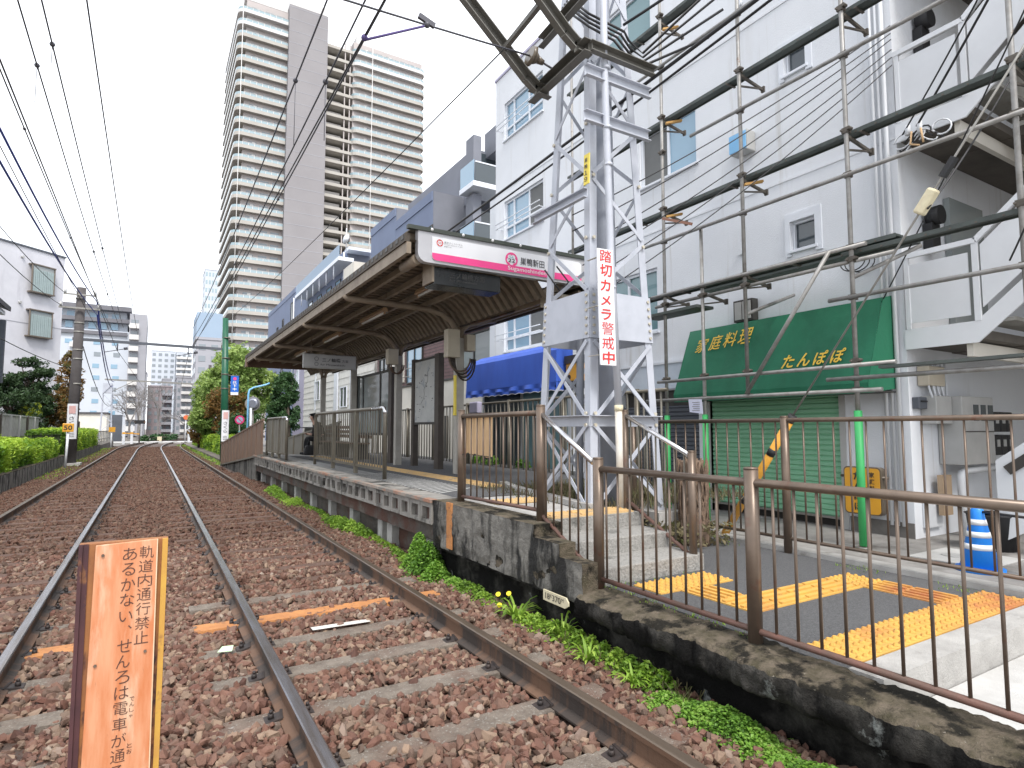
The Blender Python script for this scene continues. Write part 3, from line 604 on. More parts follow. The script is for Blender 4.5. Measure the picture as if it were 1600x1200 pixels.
# precast blocks with recessed squares along the edge
nb = 40; y0b, y1b = 6.34, 19.9; L = (y1b-y0b)/nb; blk = None
for i in range(nb):
    if blk is None:
        b = bm(); ya, yb = y0b, y0b+L-.012
        fr = .06
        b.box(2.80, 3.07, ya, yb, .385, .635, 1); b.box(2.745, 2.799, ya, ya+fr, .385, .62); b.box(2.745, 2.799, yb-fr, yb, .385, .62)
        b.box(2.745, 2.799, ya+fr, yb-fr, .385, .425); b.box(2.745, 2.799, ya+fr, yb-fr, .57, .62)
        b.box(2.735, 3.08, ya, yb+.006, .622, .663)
        blk = b.build('edge_block', [M['block'], M['rusty']], pl)  # recess backs coloured darker to paint in the shade of the squares
    else:
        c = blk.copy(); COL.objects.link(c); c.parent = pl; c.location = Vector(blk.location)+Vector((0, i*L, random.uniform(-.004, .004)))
b = bm(); b.box(2.715, 2.734, 6.3, 19.9, .632, .668); b.box(2.736, 2.80, 6.3, 19.9, .664, .668); b.build('edge_line', mat('worn_red_line', (.33, .17, .11), (.30, .26, .22), scale=2.2, lo=.40, hi=.55, rough=.85, c3=(.2, .19, .17), s3=5, lo3=.47, hi3=.56), pl)
rough('edge_beam', (2.82, 6.3, .185), (0, 13.6, 0), (0, 0, .21), 130, 6, .012, 4, M['rusty'], pl, (-1, 0, 0))
bm().box(2.83, 2.95, 6.3, 19.9, .185, .384).build('beam_core', M['rusty'], pl)
rough('under_wall', (3.02, 6.2, -.34), (0, 13.8, 0), (-.02, 0, .54), 130, 12, .02, 4, M['rusty'], pl, (-1, 0, 0))
pb = None
for i, y in enumerate([6.75, 8.15, 8.55, 10.0, 11.4, 12.9, 14.5, 16.1, 17.7, 19.4]):
    if pb is None: pb = bm().box(2.90, 3.03, y-.1, y+.1, -.4, .186).build('footing', M['conc'], pl)
    else:
        c = pb.copy(); COL.objects.link(c); c.parent = pl; c.location = Vector(pb.location)+Vector((0, y-6.75, 0))
# worn white non-slip hatching, guide line and step-edge tiles on the platform
h = bm(); y = 6.9
while y < 10.4:
    h.poly([(3.09, y, .664), (3.75, y+.42, .664), (3.75, y+.48, .664), (3.09, y+.06, .664)]); y += .13
h.build('edge_hatching', M['hatch'], pl)
h = bm(); h.box(3.09, 3.5, 10.5, 19.5, .655, .6635); h.build('edge_hatching', mat('pale_worn_strip', (.30, .30, .29), (.17, .17, .17), scale=9), pl)
tact('platform_tactile', 'worn yellow guide line along the platform', (3.98, 4.28, 7.3, 18), 'y', .664, M['tactworn'])
tact('platform_tactile', 'worn yellow guide line crossing to the steps', (3.2, 3.78, 5.62, 5.90), 'd', .664, M['tactworn'])
tact('platform_tactile', 'worn yellow warning tiles at the top of the steps', (3.12, 4.05, 4.46, 4.74), 'x', .664, M['tactworn'])
bm().poly([(4.5, 17.5, .664), (3.3, 19.0, .664), (3.3, 19.8, .664), (4.5, 19.8, .664)]).build('pale_paving', M['conc'], pl)
bm().box(2.74, 2.752, 5.80, 5.93, .20, .60).box(2.735, 2.755, 5.80, 5.93, .60, .68).build('orange_mark', M['orange'], pl)
# grass plot round the tower with a curved kerb
kb = bm(); kb.extr([(-.05, 0), (.05, 0), (.05, .06), (-.05, .06)], [(4.35, 7.5, .655), (4.15, 6.9, .655), (4.02, 6.2, .655), (3.9, 5.5, .655), (3.80, 4.95, .655), (3.80, 4.78, .655)]); kb.build('plot_kerb', M['conc'], pl)
rough('plot_soil', (3.88, 4.78, .66), (1.5, 0, -.36), (0, 2.55, 0), 30, 30, .05, 3, M['soil'], pl, (0, 0, 1), 2)
# ramp at the far end
rp = bm(); rp.hexa([(2.8, 19.901, -.4), (5.2, 19.901, -.4), (5.2, 30, -.4), (2.8, 30, -.4), (2.8, 19.901, .655), (5.2, 19.901, .655), (5.2, 30, -.1), (2.8, 30, -.1)]); rp.build('ramp', M['wallstain'], pl)
st = thing('concrete_steps', 'three rough concrete steps between the pavement and the platform', 'steps', (3.5, 4.0, .26))
for (ya, yb, z) in ((3.66, 4.04, .395), (4.04, 4.43, .53)):
    b = bm(); b.box(3.02, 4.12, ya, yb+.02, .0, z); b.build('step', M['step'], st, .012)
b = bm(); b.box(3.02, 4.12, 4.43, 4.47, .0, .658); b.build('riser', M['step'], st)
kmp = thing('distance_plate', 'small ivory distance plate fixed to the platform end wall', 'plate', (2.70, 3.85, .155))
q = bm(); pts = [(2.695, 4.02, .125), (2.695, 3.73, .125), (2.695, 3.69, .15), (2.695, 3.69, .175), (2.695, 3.72, .205), (2.695, 4.02, .205)]; q.poly(pts); q.poly([(x+.012, y, z) for x, y, z in pts][::-1])
for i in range(6):
    a, c = pts[i], pts[(i+1) % 6]; q.poly([c, a, (a[0]+.012, a[1], a[2]), (c[0]+.012, c[1], c[2])])
q.build('plate', M['ivory'], kmp)
text('18', M['ink'], kmp, (2.694, 3.985, .145), (0, -1, 0), (0, 0, 1), h=.045, w=.06); text('K', M['ink'], kmp, (2.694, 3.917, .165), (0, -1, 0), (0, 0, 1), h=.026, w=.02); text('370', M['ink'], kmp, (2.694, 3.89, .145), (0, -1, 0), (0, 0, 1), h=.045, w=.11); text('M', M['ink'], kmp, (2.694, 3.768, .165), (0, -1, 0), (0, 0, 1), h=.026, w=.026)

# ------------------------------------------------------------------ fences and handrails
def railing(name, label, cat, P, Q, n, posts=(), top=M['bronze'], bot=M['bronzered'], barm=M['bronze'], pm=M['bronze'], zb=(.3, .3), zt=(1.2, 1.2), pr=.041, tr=.0245, br=.018, bar_r=.0085, group=None, post_ext=.03, postbase=None, skip=()):
    """P,Q plan ends (x,y); zb/zt bottom & top rail heights at both ends; posts: fractions along the run"""
    P = Vector(P); Q = Vector(Q); t = thing(name, label, cat, ((P.x+Q.x)/2, (P.y+Q.y)/2, min(zb)), group)
    at = lambda s, z: (P.x+(Q.x-P.x)*s, P.y+(Q.y-P.y)*s, z[0]+(z[1]-z[0])*s)
    bm().cyl(at(0, zt), at(1, zt), tr, 12).build('top_rail', top, t)
    bm().cyl(at(0, zb), at(1, zb), br, 10).build('bottom_rail', bot, t)
    for s in posts:
        x, y, z1 = at(s, zt); zz = at(s, zb)[2]; z0 = postbase(s) if postbase else zz-.06
        b = bm(); b.cyl((x, y, z0), (x, y, z1+post_ext), pr, 14); b.cyl((x, y, z1+post_ext), (x, y, z1+post_ext+.012), pr*1.04, 14, r2=pr*.9); b.build('post', pm, t)
    for i in range(n):
        s = (i+.72)/(n+.44)
        if any(abs(s-p)*((Q-P).length) < pr+.02 for p in posts): continue
        x, y, a = at(s, zb); c = at(s, zt)[2]
        jx = random.uniform(-.004, .004)
        bm().cyl((x, y, a), (x+jx, y+jx, c), bar_r, 8).build('bar', barm, t)
    return t
railing('pavement_fence', 'brown tubular fence standing on the mossy black wall beside the track', 'fence', (2.95, 3.64), (2.95, .50), 24, posts=(0, .4363, .88), zb=(.335, .335), zt=(1.155, 1.155), postbase=lambda s: .24, post_ext=.075)
railing('stair_rail', 'sloping handrail with bright steel top down the platform side of the steps', 'handrail', (2.95, 4.43), (2.95, 3.70), 6, posts=(), zb=(.72, .36), zt=(1.60, 1.20), top=M['steel'], tr=.022)
railing('platform_end_fence', 'short brown bar fence at the near end of the platform carrying the tan sheet', 'fence', (2.97, 6.05), (2.95, 4.43), 11, posts=(0, 1), zb=(.72, .75), zt=(1.60, 1.60), postbase=lambda s: .64, post_ext=.06)
railing('stair_rail', 'sloping handrail with bright steel top along the tower side of the steps', 'handrail', (4.13, 4.66), (4.03, 3.70), 7, posts=(0, 1), zb=(.76, .36), zt=(1.60, 1.22), top=M['steel'], tr=.022, barm=M['olive'], pm=M['bronze'], pr=.034, postbase=lambda s: .25, post_ext=.04)
railing('alley_fence', 'long brown bar fence between the pavement and the alley below the scaffold', 'fence', (5.36, 6.0), (5.36, .6), 36, posts=(.02, .4222, .83), zb=(.40, .40), zt=(1.545, 1.545), bot=M['bronze'], tr=.022, br=.017, bar_r=.009, pr=.04, postbase=lambda s: .2, post_ext=.03)
# rear fence of the platform: close dark bars
railing('dark_bar_fence', 'tall dark bar fence along the back of the platform', 'fence', (6.3, 22), (6.3, 6.2), 88, posts=(.0, .12, .24, .36, .48, .60, .72, .84, .96), zb=(.52, .52), zt=(2.0, 2.02), top=M['olive'], bot=M['panelgrey'], barm=M['panelgrey'], pm=M['olive'], pr=.04, tr=.025, br=.02, bar_r=.016, postbase=lambda s: .3)
# bowed trackside barrier with flat bars
def barrier(label, x, ya, yb, n, npost, zb, zt, solid=False, group=None):
    t = thing('platform_barrier', label, 'barrier', (x, ya, .66), group)
    r = .10
    pts = [(x, ya, zb-.14)]+[(x, ya, zt-r)]+[(x, ya+r*(1-math.cos(a)), zt-r+r*math.sin(a)) for a in (.5, 1.05, 1.57)]+[(x, yb-r*(1-math.cos(a)), zt-r+r*math.sin(a)) for a in (1.57, 1.05, .5)]+[(x, yb, zt-r), (x, yb, zb-.14)]
    bm().tube(pts, .032, 10).build('frame', M['olive'], t)
    k = bm(); k.tube(pts[1:5]+[(x, ya+.6, zt+.001)], .0335, 10); k.build('worn_bend', M['steel'], t)
    for i in range(1, npost-1):
        y = ya+(yb-ya)*i/(npost-1); bm().box(x-.03, x+.03, y-.035, y+.035, zb-.14, zt-.02).build('post', M['olive'], t)
    bm().box(x-.02, x+.02, ya+.02, yb-.02, zb-.02, zb+.02).build('bottom_rail', M['olive'], t)
    if solid:
        bm().box(x-.006, x+.006, ya+.03, yb-.03, zb+.02, zt-.04).build('panel', M['panelgrey'], t)
        for i in range(n):
            y = ya+(yb-ya)*(i+.5)/n; bm().box(x-.014, x-.0062, y-.012, y+.012, zb+.02, zt-.04).build('rib', M['olive'], t)
    else:
        for i in range(n):
            y = ya+(yb-ya)*(i+.6)/(n+.2); bm().box(x-.007, x+.007, y-.006, y+.006, zb+.01, zt-.02).build('bar', M['olive'], t)
    return t
barrier('grey bowed barrier with close bars at the platform edge under the canopy', 3.06, 8.85, 13.35, 34, 4, .84, 1.78)
barrier('grey closed barrier at the far end of the platform edge where the ramp starts', 2.87, 15.5, 18.4, 9, 4, .84, 1.74, True)
t = thing('ramp_fence', 'brown sheet fence sloping down along the ramp at the far platform end', 'fence', (2.76, 24, 0))
b = bm(); b.hexa([(2.75, 18.42, .74), (2.77, 18.42, .74), (2.77, 30, -.12), (2.75, 30, -.12), (2.75, 18.42, 1.70), (2.77, 18.42, 1.70), (2.77, 30, .78), (2.75, 30, .78)]); b.build('panel', M['panelbrown'], t)
bm().bar((2.76, 18.42, 1.72), (2.76, 30, .80), .06, .05).build('top_rail', M['panelbrown'], t)
bm().bar((2.76, 18.42, .72), (2.76, 30, -.14), .05, .05).build('bottom_rail', M['panelgrey'], t)
for i in range(12):
    y = 18.6+i*.98; s = (y-18.42)/11.58; bm().box(2.735, 2.7495, y-.015, y+.015, .76-.86*s, 1.69-.91*s).build('rib', M['panelbrown'], t)
t = thing('ramp_inner_fence', 'grey sheet fence on the inner side of the ramp behind the seated person', 'fence', (5.1, 24, 0))
b = bm(); b.hexa([(5.1, 19, .68), (5.12, 19, .68), (5.12, 30, -.1), (5.1, 30, -.1), (5.1, 19, 1.66), (5.12, 19, 1.66), (5.12, 30, .85), (5.1, 30, .85)]); b.build('panel', M['panelgrey'], t)
bm().bar((5.11, 19, 1.68), (5.11, 30, .87), .06, .05).build('top_rail', M['olive'], t)
for i in range(7):
    y = 19.2+i*1.7; s = (y-19)/11; bm().box(5.06, 5.099, y-.03, y+.03, .66-.8*s, 1.66-.81*s).build('post', M['olive'], t)
# tan sheet tied to the end fence
t = thing('tan_sheet', 'tan plastic sheet tied inside the end fence of the platform', 'sheet', (3.0, 5.7, 1.2))
b = bm(); N = 24
for i in range(N):
    ya, yb = 6.0-.60*i/N, 6.0-.60*(i+1)/N; xa, xb = 3.006+.006*math.sin(i*1.3), 3.006+.006*math.sin((i+1)*1.3)
    za, zb_ = 1.19+.012*math.sin(i*.9)-.025*i/N, 1.19+.012*math.sin((i+1)*.9)-.025*(i+1)/N
    b.poly([(xa, ya, za), (xb, yb, zb_), (xb, yb, 1.585), (xa, ya, 1.585)], smooth=True)
b.build('sheet', M['tan'], t); bm().tube([(2.95, 6.06, 1.18), (2.99, 5.9, 1.185), (3.0, 5.4, 1.17), (2.94, 5.38, 1.16)], .004, 5).build('tie', M['cable'], t)

# ------------------------------------------------------------------ lattice tower
MC = (4.33, 5.35)
hw = lambda z: .505-.0395*(z-.6)
mt = thing('lattice_tower', 'pale grey lattice steel tower beside the steps at the platform end', 'tower', (MC[0], MC[1], .5))
def leg(sx, sy, z0, z1, nm='leg'):
    b = bm(); w_ = .095; th = .012
    def pt(z, dx, dy): return (MC[0]+sx*(hw(z)-dx), MC[1]+sy*(hw(z)-dy), z)
    for (a, c) in (((0, 0), (w_, th)), ((0, th+.0005), (th, w_))):
        q0 = [pt(z0, a[0], a[1]), pt(z0, c[0], a[1]), pt(z0, c[0], c[1]), pt(z0, a[0], c[1])]
        q1 = [pt(z1, a[0], a[1]), pt(z1, c[0], a[1]), pt(z1, c[0], c[1]), pt(z1, a[0], c[1])]
        if sx*sy < 0: q0.reverse(); q1.reverse()
        b.hexa(q0+q1)
    return b.build(nm, M['mast'], mt)
for sx, sy in ((-1, -1), (-1, 1), (1, -1), (1, 1)): leg(sx, sy, .55, 7.6)
LV = [.62, 1.53, 2.41, 2.90, 3.55, 4.20, 4.85, 5.50, 6.2, 6.9, 7.5]
def face_pt(face, s, z, out=0.0):
    h = hw(z); o = h+out
    return {'-y': (MC[0]+s*h, MC[1]-o, z), '+y': (MC[0]+s*h, MC[1]+o, z), '-x': (MC[0]-o, MC[1]+s*h, z), '+x': (MC[0]+o, MC[1]+s*h, z)}[face]
for face in ('-y', '+y', '-x', '+x'):
    nrm = {'-y': (0, -1, 0), '+y': (0, 1, 0), '-x': (-1, 0, 0), '+x': (1, 0, 0)}[face]
    for i in range(len(LV)-1):
        if LV[i] == 2.41: continue
        a, c = LV[i], LV[i+1]
        if LV[i] > 2.5: pairs = ((-.9, .9) if i % 2 else (.9, -.9),)
        else: pairs = ((-.92, .92), (.92, -.92))
        for k, (s0, s1) in enumerate(pairs):
            bm().bar(face_pt(face, s0, a+.03, .012+.011*k), face_pt(face, s1, c-.03, .012+.011*k), .044, .008, nrm).build('brace', M['mast'], mt)
    # plate girdle
    b = bm(); h0, h1 = hw(2.41), hw(2.92)
    q = [face_pt(face, -1.02, 2.41, .018), face_pt(face, 1.02, 2.41, .018), face_pt(face, 1.02, 2.92, .018), face_pt(face, -1.02, 2.92, .018)]
    qi = [face_pt(face, -1.02, 2.41, .010), face_pt(face, 1.02, 2.41, .010), face_pt(face, 1.02, 2.92, .010), face_pt(face, -1.02, 2.92, .010)]
    b.hexa([qi[0], qi[1], q[1], q[0], qi[3], qi[2], q[2], q[3]]); b.build('gusset_plate', M['mast'], mt)
    bt = bm()
    for s in (-.92, .92):
        for z in np.linspace(2.46, 2.87, 6):
            p = Vector(face_pt(face, s, z, .018)); n_ = Vector(nrm); bt.cyl(p, p+n_*.016, .017, 6)
    bt.build('bolt', M['bolt'], mt)
    # horizontal angle at 1.53
    p, q = Vector(face_pt(face, -1, 1.54, .006)), Vector(face_pt(face, 1, 1.54, .006)); n_ = Vector(nrm)
    g = bm(); g.bar(p, q, .01, .11, (0, 0, 1)); g.bar(p+n_*.035+Vector((0, 0, .055)), q+n_*.035+Vector((0, 0, .055)), .08, .008, (0, 0, 1)); g.build('cross_angle', M['mast'], mt)
    if face in ('-y', '-x'):
        for s in (-.9, .9):
            for z in (1.50, 1.62, 3.5, 4.2, 4.8):
                p = Vector(face_pt(face, s, z, .014)); bm().cyl(p, p+n_*.02, .02, 6).build('bolt', M['bolt'], mt)
bm().box(4.60, 4.98, 4.68, 5.02, -.3, .58).build('footing', M['conc'], mt)
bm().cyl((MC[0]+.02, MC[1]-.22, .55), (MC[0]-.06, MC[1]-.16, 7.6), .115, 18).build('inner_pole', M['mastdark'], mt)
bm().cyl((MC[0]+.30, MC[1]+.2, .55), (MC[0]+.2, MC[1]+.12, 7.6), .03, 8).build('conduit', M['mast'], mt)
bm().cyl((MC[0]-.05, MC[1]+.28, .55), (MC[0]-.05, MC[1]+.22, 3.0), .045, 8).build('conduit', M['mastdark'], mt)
b = bm(); b.tube([(4.105, 4.70, .64), (4.085, 4.70, 1.66)], .042, 12); b.build('conduit', mat('white_conduit', (.62, .60, .55), (.52, .45, .36), scale=5, rough=.5), mt)['label'] = 'white lower conduit with rust at the foot'
b = bm(); b.tube([(4.085, 4.70, 1.66), (4.02, 4.72, 3.3), (3.975, 4.73, 5.3), (3.97, 4.73, 7.4)], .038, 12)
for z in (2.9, 4.2, 4.6, 5.25): b.cyl((4.09-.02*z, 4.72, z), (4.09-.02*z, 4.72, z+.03), .045, 12)
b.build('conduit', M['mast'], mt)
b = bm(); b.tube([(4.085, 4.70, 1.64), (4.085, 4.70, 1.70)], .045, 12); b.build('band', M['ivory'], mt)
# bracket channels
def chan(p, q, h=.10, d=.05, m=M['mast'], nm='channel'):
    p = Vector(p); q = Vector(q); dd = (q-p).normalized(); n_ = dd.cross(Vector((0, 0, 1)))
    g = bm(); g.bar(p, q, .008, h); g.bar(p+n_*(d/2)+Vector((0, 0, h/2)), q+n_*(d/2)+Vector((0, 0, h/2)), d, .008); g.bar(p+n_*(d/2)-Vector((0, 0, h/2)), q+n_*(d/2)-Vector((0, 0, h/2)), d, .008)
    k = bm(); L = (q-p).length
    g.build(nm, m, mt); s = .12
    while s < L-.1:
        c = p+dd*s+n_*(-.0055); k.bar(c-dd*.03, c+dd*.03, .004, .022); s += .2
    if m is M['mast']: k.build('slot', M['darkframe'], mt)
chan((3.72, 4.745, 5.17), (4.62, 4.745, 5.17), .11)
chan((3.72, 4.765, 4.69), (4.62, 4.765, 4.69), .11)
chan((3.79, 5.80, 3.90), (3.79, 4.80, 3.90), .09)
chan((3.74, 4.70, 5.40), (4.66, 4.70, 5.40), .10, .07, M['beamgrey'])
chan((3.76, 5.75, 5.36), (3.76, 4.66, 5.40), .13, .10, M['beamgrey'])
chan((3.80, 5.62, 5.98), (3.80, 4.78, 6.05), .12, .08, M['beamgrey'])
# gantry arms reaching over the track
ga = thing('gantry_arm', 'pair of bent olive steel arms rising from the tower out over the track', 'gantry', (3.75, 5.2, 5.4))
def arm(y, z0):
    g = bm(); pts = [Vector(p) for p in ((3.82, y, z0), (3.64, y, z0+.01), (3.50, y, z0+.10), (2.60, y, z0+.86), (1.4, y, z0+1.85))]
    for p, q in zip(pts[:-1], pts[1:]):
        dd = (q-p).normalized(); n_ = Vector((-dd.z, 0, dd.x))*(-1 if dd.x > 0 else 1); n_ = n_ if n_.z > 0 else -n_
        g.bar(p-dd*.004, q+dd*.004, .012, .13, n_); g.bar(p+n_*.06+Vector((0, -.035, 0)), q+n_*.06+Vector((0, -.035, 0)), .075, .011, n_); g.bar(p-n_*.06+Vector((0, -.035, 0)), q-n_*.06+Vector((0, -.035, 0)), .075, .011, n_)
    return g.build('arm', M['beamgrey'], ga)
arm(5.55, 5.33); arm(4.80, 5.42)
for x, z in ((3.2, 5.72), (2.4, 6.42), (1.6, 7.05)): bm().bar((x, 4.80, z), (x, 5.55, z-.07), .05, .05).build('spacer', M['beamgrey'], ga)
# signs on the tower
sg = thing('warning_sign', 'tall white vertical sign with red lettering on the front of the tower', 'sign', (3.94, 4.69, 2.11))
b = bm(); b.hexa([(3.845, 4.685, 2.10), (4.04, 4.675, 2.10), (4.04, 4.69, 2.10), (3.845, 4.70, 2.10), (3.815, 4.685, 3.29), (4.01, 4.675, 3.29), (4.01, 4.69, 3.29), (3.815, 4.70, 3.29)]); b.build('board', M['signwhite'], sg)
for i, ch in enumerate('踏切カメラ警戒中'):
    z = 3.29-1.19*(i+1)/8+.012; xo = 3.815+.030*(3.29-z)/1.19
    hh = {'カ': .118, 'メ': .105, 'ラ': .112}.get(ch, .128)
    text(ch, M['red'], sg, (xo+.022, 4.683-.0008*0, z), (1, -.05, 0), (.022, 0, 1), w=.150 if hh > .12 else .125, h=hh, bold={'警': -.004, '戒': .004, '踏': .004}.get(ch, .02))
for z in (2.2, 2.7, 3.2): bm().bar((3.83, 4.70, z), (3.83, 4.86, z), .03, .004).build('strap', M['bolt'], sg)
sg = thing('yellow_plate', 'small yellow number plate on the corner leg of the tower', 'plate', (3.84, 4.8, 4.04))
b = bm(); b.hexa([(3.838, 4.84, 4.03), (3.838, 4.93, 4.03), (3.850, 4.93, 4.03), (3.850, 4.84, 4.03), (3.848, 4.84, 4.36), (3.848, 4.93, 4.36), (3.860, 4.93, 4.36), (3.860, 4.84, 4.36)]); b.build('board', M['plateyellow'], sg)
for i, ch in enumerate('巣鴨１９'): text(ch, M['ink'], sg, (3.837+.002*(3-i), 4.915, 4.06+.07*(3-i)), (0, -1, 0), (.03, 0, 1), w=.05, h=.048, lift=.002, bold=.01)
text('巣鴨 １９\n昭 ４７', M['greyletter'], mt, (3.892, 5.42, 2.47), (0, -1, .0), (.035, 0, 1), w=.24, h=.10, name='stencil', lift=.006)
# insulator on the gantry and cable dressing at the tower
ins = thing('insulator', 'brown disc insulator strung below the gantry arms', 'insulator', (3.42, 5.35, 5.55))
b = bm(); b.cyl((3.40, 5.3, 5.54), (3.44, 5.3, 5.53), .10, 14, r2=.11); b.cyl((3.44, 5.3, 5.53), (3.50, 5.3, 5.52), .085, 14, r2=.05); b.cyl((3.50, 5.3, 5.52), (3.58, 5.3, 5.505), .045, 12, r2=.03); b.build('disc', M['porcelain'], ins)
bm().tube([(3.58, 5.3, 5.505), (3.78, 5.3, 5.46)], .012, 6).build('rod', M['wire'], ins)

# ------------------------------------------------------------------ canopy
cn = thing('platform_canopy', 'beige steel platform canopy with corrugated wing roof on four columns', 'canopy', (4.75, 15, .66))
COLY = [9.8, 12.9, 16.4, 19.8]
for y in COLY:
    bm().box(4.68, 4.82, y-.07, y+.07, .655, 3.10).build('column', mat('column_paint', (.42, .40, .36), (.34, .32, .285), scale=4, rough=.6), cn)
    b = bm(); pts = [(2.66, 3.66), (2.70, 3.61), (3.4, 3.60), (4.15, 3.57), (4.40, 3.52), (4.58, 3.41), (4.69, 3.25), (4.72, 3.05)]
    b.tube([(x, y, z) for x, z in pts], .055, 8); b.build('rib', M['canopy'], cn)
    b = bm(); b.tube([(x, y, z) for x, z in [(4.78, 3.05), (4.82, 3.25), (4.95, 3.37), (5.2, 3.43), (5.52, 3.50)]], .05, 8); b.build('rib', M['canopy'], cn)
Y0, Y1 = 7.02, 21.85
# corrugated sheet: ridge pitch .2 along the platform; gull-wing section
sec = [(2.70, 3.84), (3.6, 3.83), (4.2, 3.78), (4.45, 3.70), (4.62, 3.57), (4.73, 3.42), (4.79, 3.34)]
sec2 = [(4.79, 3.34), (4.9, 3.42), (5.15, 3.50), (5.55, 3.62)]
def sheet(sec, nm):
    b = bm(); k = int((Y1-Y0)/.2); rows = []
    for i in range(k):
        y = Y0+i*.2
        for (dy, up) in ((0, 0), (.10, 0), (.112, .12), (.188, .12)):
            rows.append((y+dy, up))
    rows.append((Y1, 0)); n = len(sec)
    for (y, up) in rows:
        for (x, z) in sec: b.v.append((x, y, z+up))
    for j in range(len(rows)-1):
        for i in range(n-1):
            a = j*n+i; b.f.append((a, a+n, a+n+1, a+1)); b.m.append(0); b.sm.append(False)
    return b.build(nm, M['canroof'], cn)
sheet(sec, 'roof_sheet'); sheet(sec2, 'roof_sheet')
for (x, z) in ((3.02, 3.755), (3.42, 3.755), (3.82, 3.74), (4.18, 3.70)): bm().box(x-.03, x+.03, Y0+.1, Y1-.06, z-.055, z+.03).build('purlin', M['canopy'], cn)
for (x, z) in ((5.1, 3.42), (5.45, 3.50)): bm().box(x-.025, x+.025, Y0+.1, Y1-.06, z-.04, z+.03).build('purlin', M['canopy'], cn)
b = bm(); b.box(2.66, 2.72, Y0-.02, Y1, 3.655, 3.80); b.build('gutter', M['canopy'], cn)
b = bm(); b.box(2.64, 2.70, Y0-.02, Y1+.02, 3.801, 3.91); b.build('fascia', M['fascia'], cn)
b = bm(); i = 0
while Y0+i*.2 < Y1-.1: b.box(2.634, 2.6395, Y0+i*.2+.03, Y0+i*.2+.12, 3.84, 3.90); i += 1
b.build('fascia_slot', M['darkframe'], cn)
bm().box(5.53, 5.58, Y0, Y1, 3.44, 3.70).build('fascia', M['fascia'], cn)
b = bm(); b.box(2.72, 5.52, Y0+.02, Y1, 3.968, 3.985); b.build('roof_deck', M['cantop'], cn)
b = bm(); b.poly([(2.70, Y1, 3.99), (2.70, Y1, 3.53), (5.55, Y1, 3.53), (5.55, Y1, 3.99)]); b.poly([(2.70, Y1+.03, 3.53), (2.70, Y1+.03, 3.99), (5.55, Y1+.03, 3.99), (5.55, Y1+.03, 3.53)]); b.box(2.64, 2.70, Y1-.3, Y1+.03, 3.52, 3.80); b.build('end_panel', M['panelbrown'], cn)
b = bm(); b.bar((2.66, Y0-.04, 3.985), (5.6, Y0-.04, 3.985), .07, .05); b.build('end_flashing', mat('dark_green_flashing', (.045, .055, .045), (.06, .07, .06), scale=4, rough=.6), cn)
for x in (2.98, 3.42, 3.86, 4.3): bm().ball((x, Y0-.07, 3.99), .022, 8).build('cap_bolt', M['whiteletter'], cn)
for y in (9.72, 12.82):
    bx = bm(); big = y < 10; h = .50 if big else .34
    bx.box(4.42, 4.66, y-.16, y+.02, 3.22-h, 3.22); bx.build('junction_box', M['beigebox'], cn, .012)
    if big: bm().box(4.83, 5.0, y-.10, y+.08, 2.86, 3.16).build('junction_box', M['beigebox'], cn, .012)
    for k in range(4 if big else 2):
        z0 = 3.22-h; xs = 4.47+.05*k; d = .24+.05*k if big else .2
        pts = [(xs+(.42 if big else .3)*(1-math.cos(a))/2, y-.10+.03*k, z0-d*math.sin(a)) for a in np.linspace(0, math.pi, 12)]
        bm().tube(pts, .016, 6).build('cable_loop', mat('brown_cable_%d' % k, (.12, .085, .06), (.09, .065, .05), scale=5) if k < 1 else M['rail'], cn)
b = bm(); b.tube([(4.72, 9.7, 3.3), (4.95, 9.3, 3.36), (5.1, 8.3, 3.40), (5.2, 7.6, 3.46), (5.1, 7.25, 3.46)], .018, 6); b.build('cable_run', M['rail'], cn)
bm().box(5.02, 5.45, 7.2, 7.55, 3.30, 3.47).build('beige_housing', M['beigebox'], cn, .02)
b = bm(); b.cyl((2.85, 7.6, 3.63), (2.85, 7.1, 3.63), .07, 14); b.build('camera_tube', M['canopy'], cn)
for i, (y, x) in enumerate(((8.3, 3.62), (11.3, 3.62), (14.4, 3.62), (17.8, 3.62))):
    lab = ['fluorescent lamp under the canopy nearest the station sign', 'second fluorescent lamp under the canopy counted from the station sign', 'third fluorescent lamp under the canopy counted from the station sign', 'fluorescent lamp under the canopy farthest from the station sign'][i]
    t = thing('fluorescent_lamp', lab, 'lamp', (x, y, 3.6), 'lamps under the platform canopy')
    b = bm(); b.hexa([(x-.06, y-.72, 3.62), (x+.06, y-.72, 3.62), (x+.06, y+.72, 3.62), (x-.06, y+.72, 3.62), (x-.03, y-.72, 3.69), (x+.03, y-.72, 3.69), (x+.03, y+.72, 3.69), (x-.03, y+.72, 3.69)])
    b.box(x-.015, x+.015, y-.70, y-.67, 3.57, 3.62); b.box(x-.015, x+.015, y+.67, y+.70, 3.57, 3.62); b.build('housing', mat('lamp_housing', (.44, .29, .17), (.38, .25, .15), scale=4, rough=.5) if i == 0 else bpy.data.materials['lamp_housing'], t)
    bm().cyl((x, y-.66, 3.595), (x, y+.66, 3.595), .019, 10).build('tube', M['tube'], t)

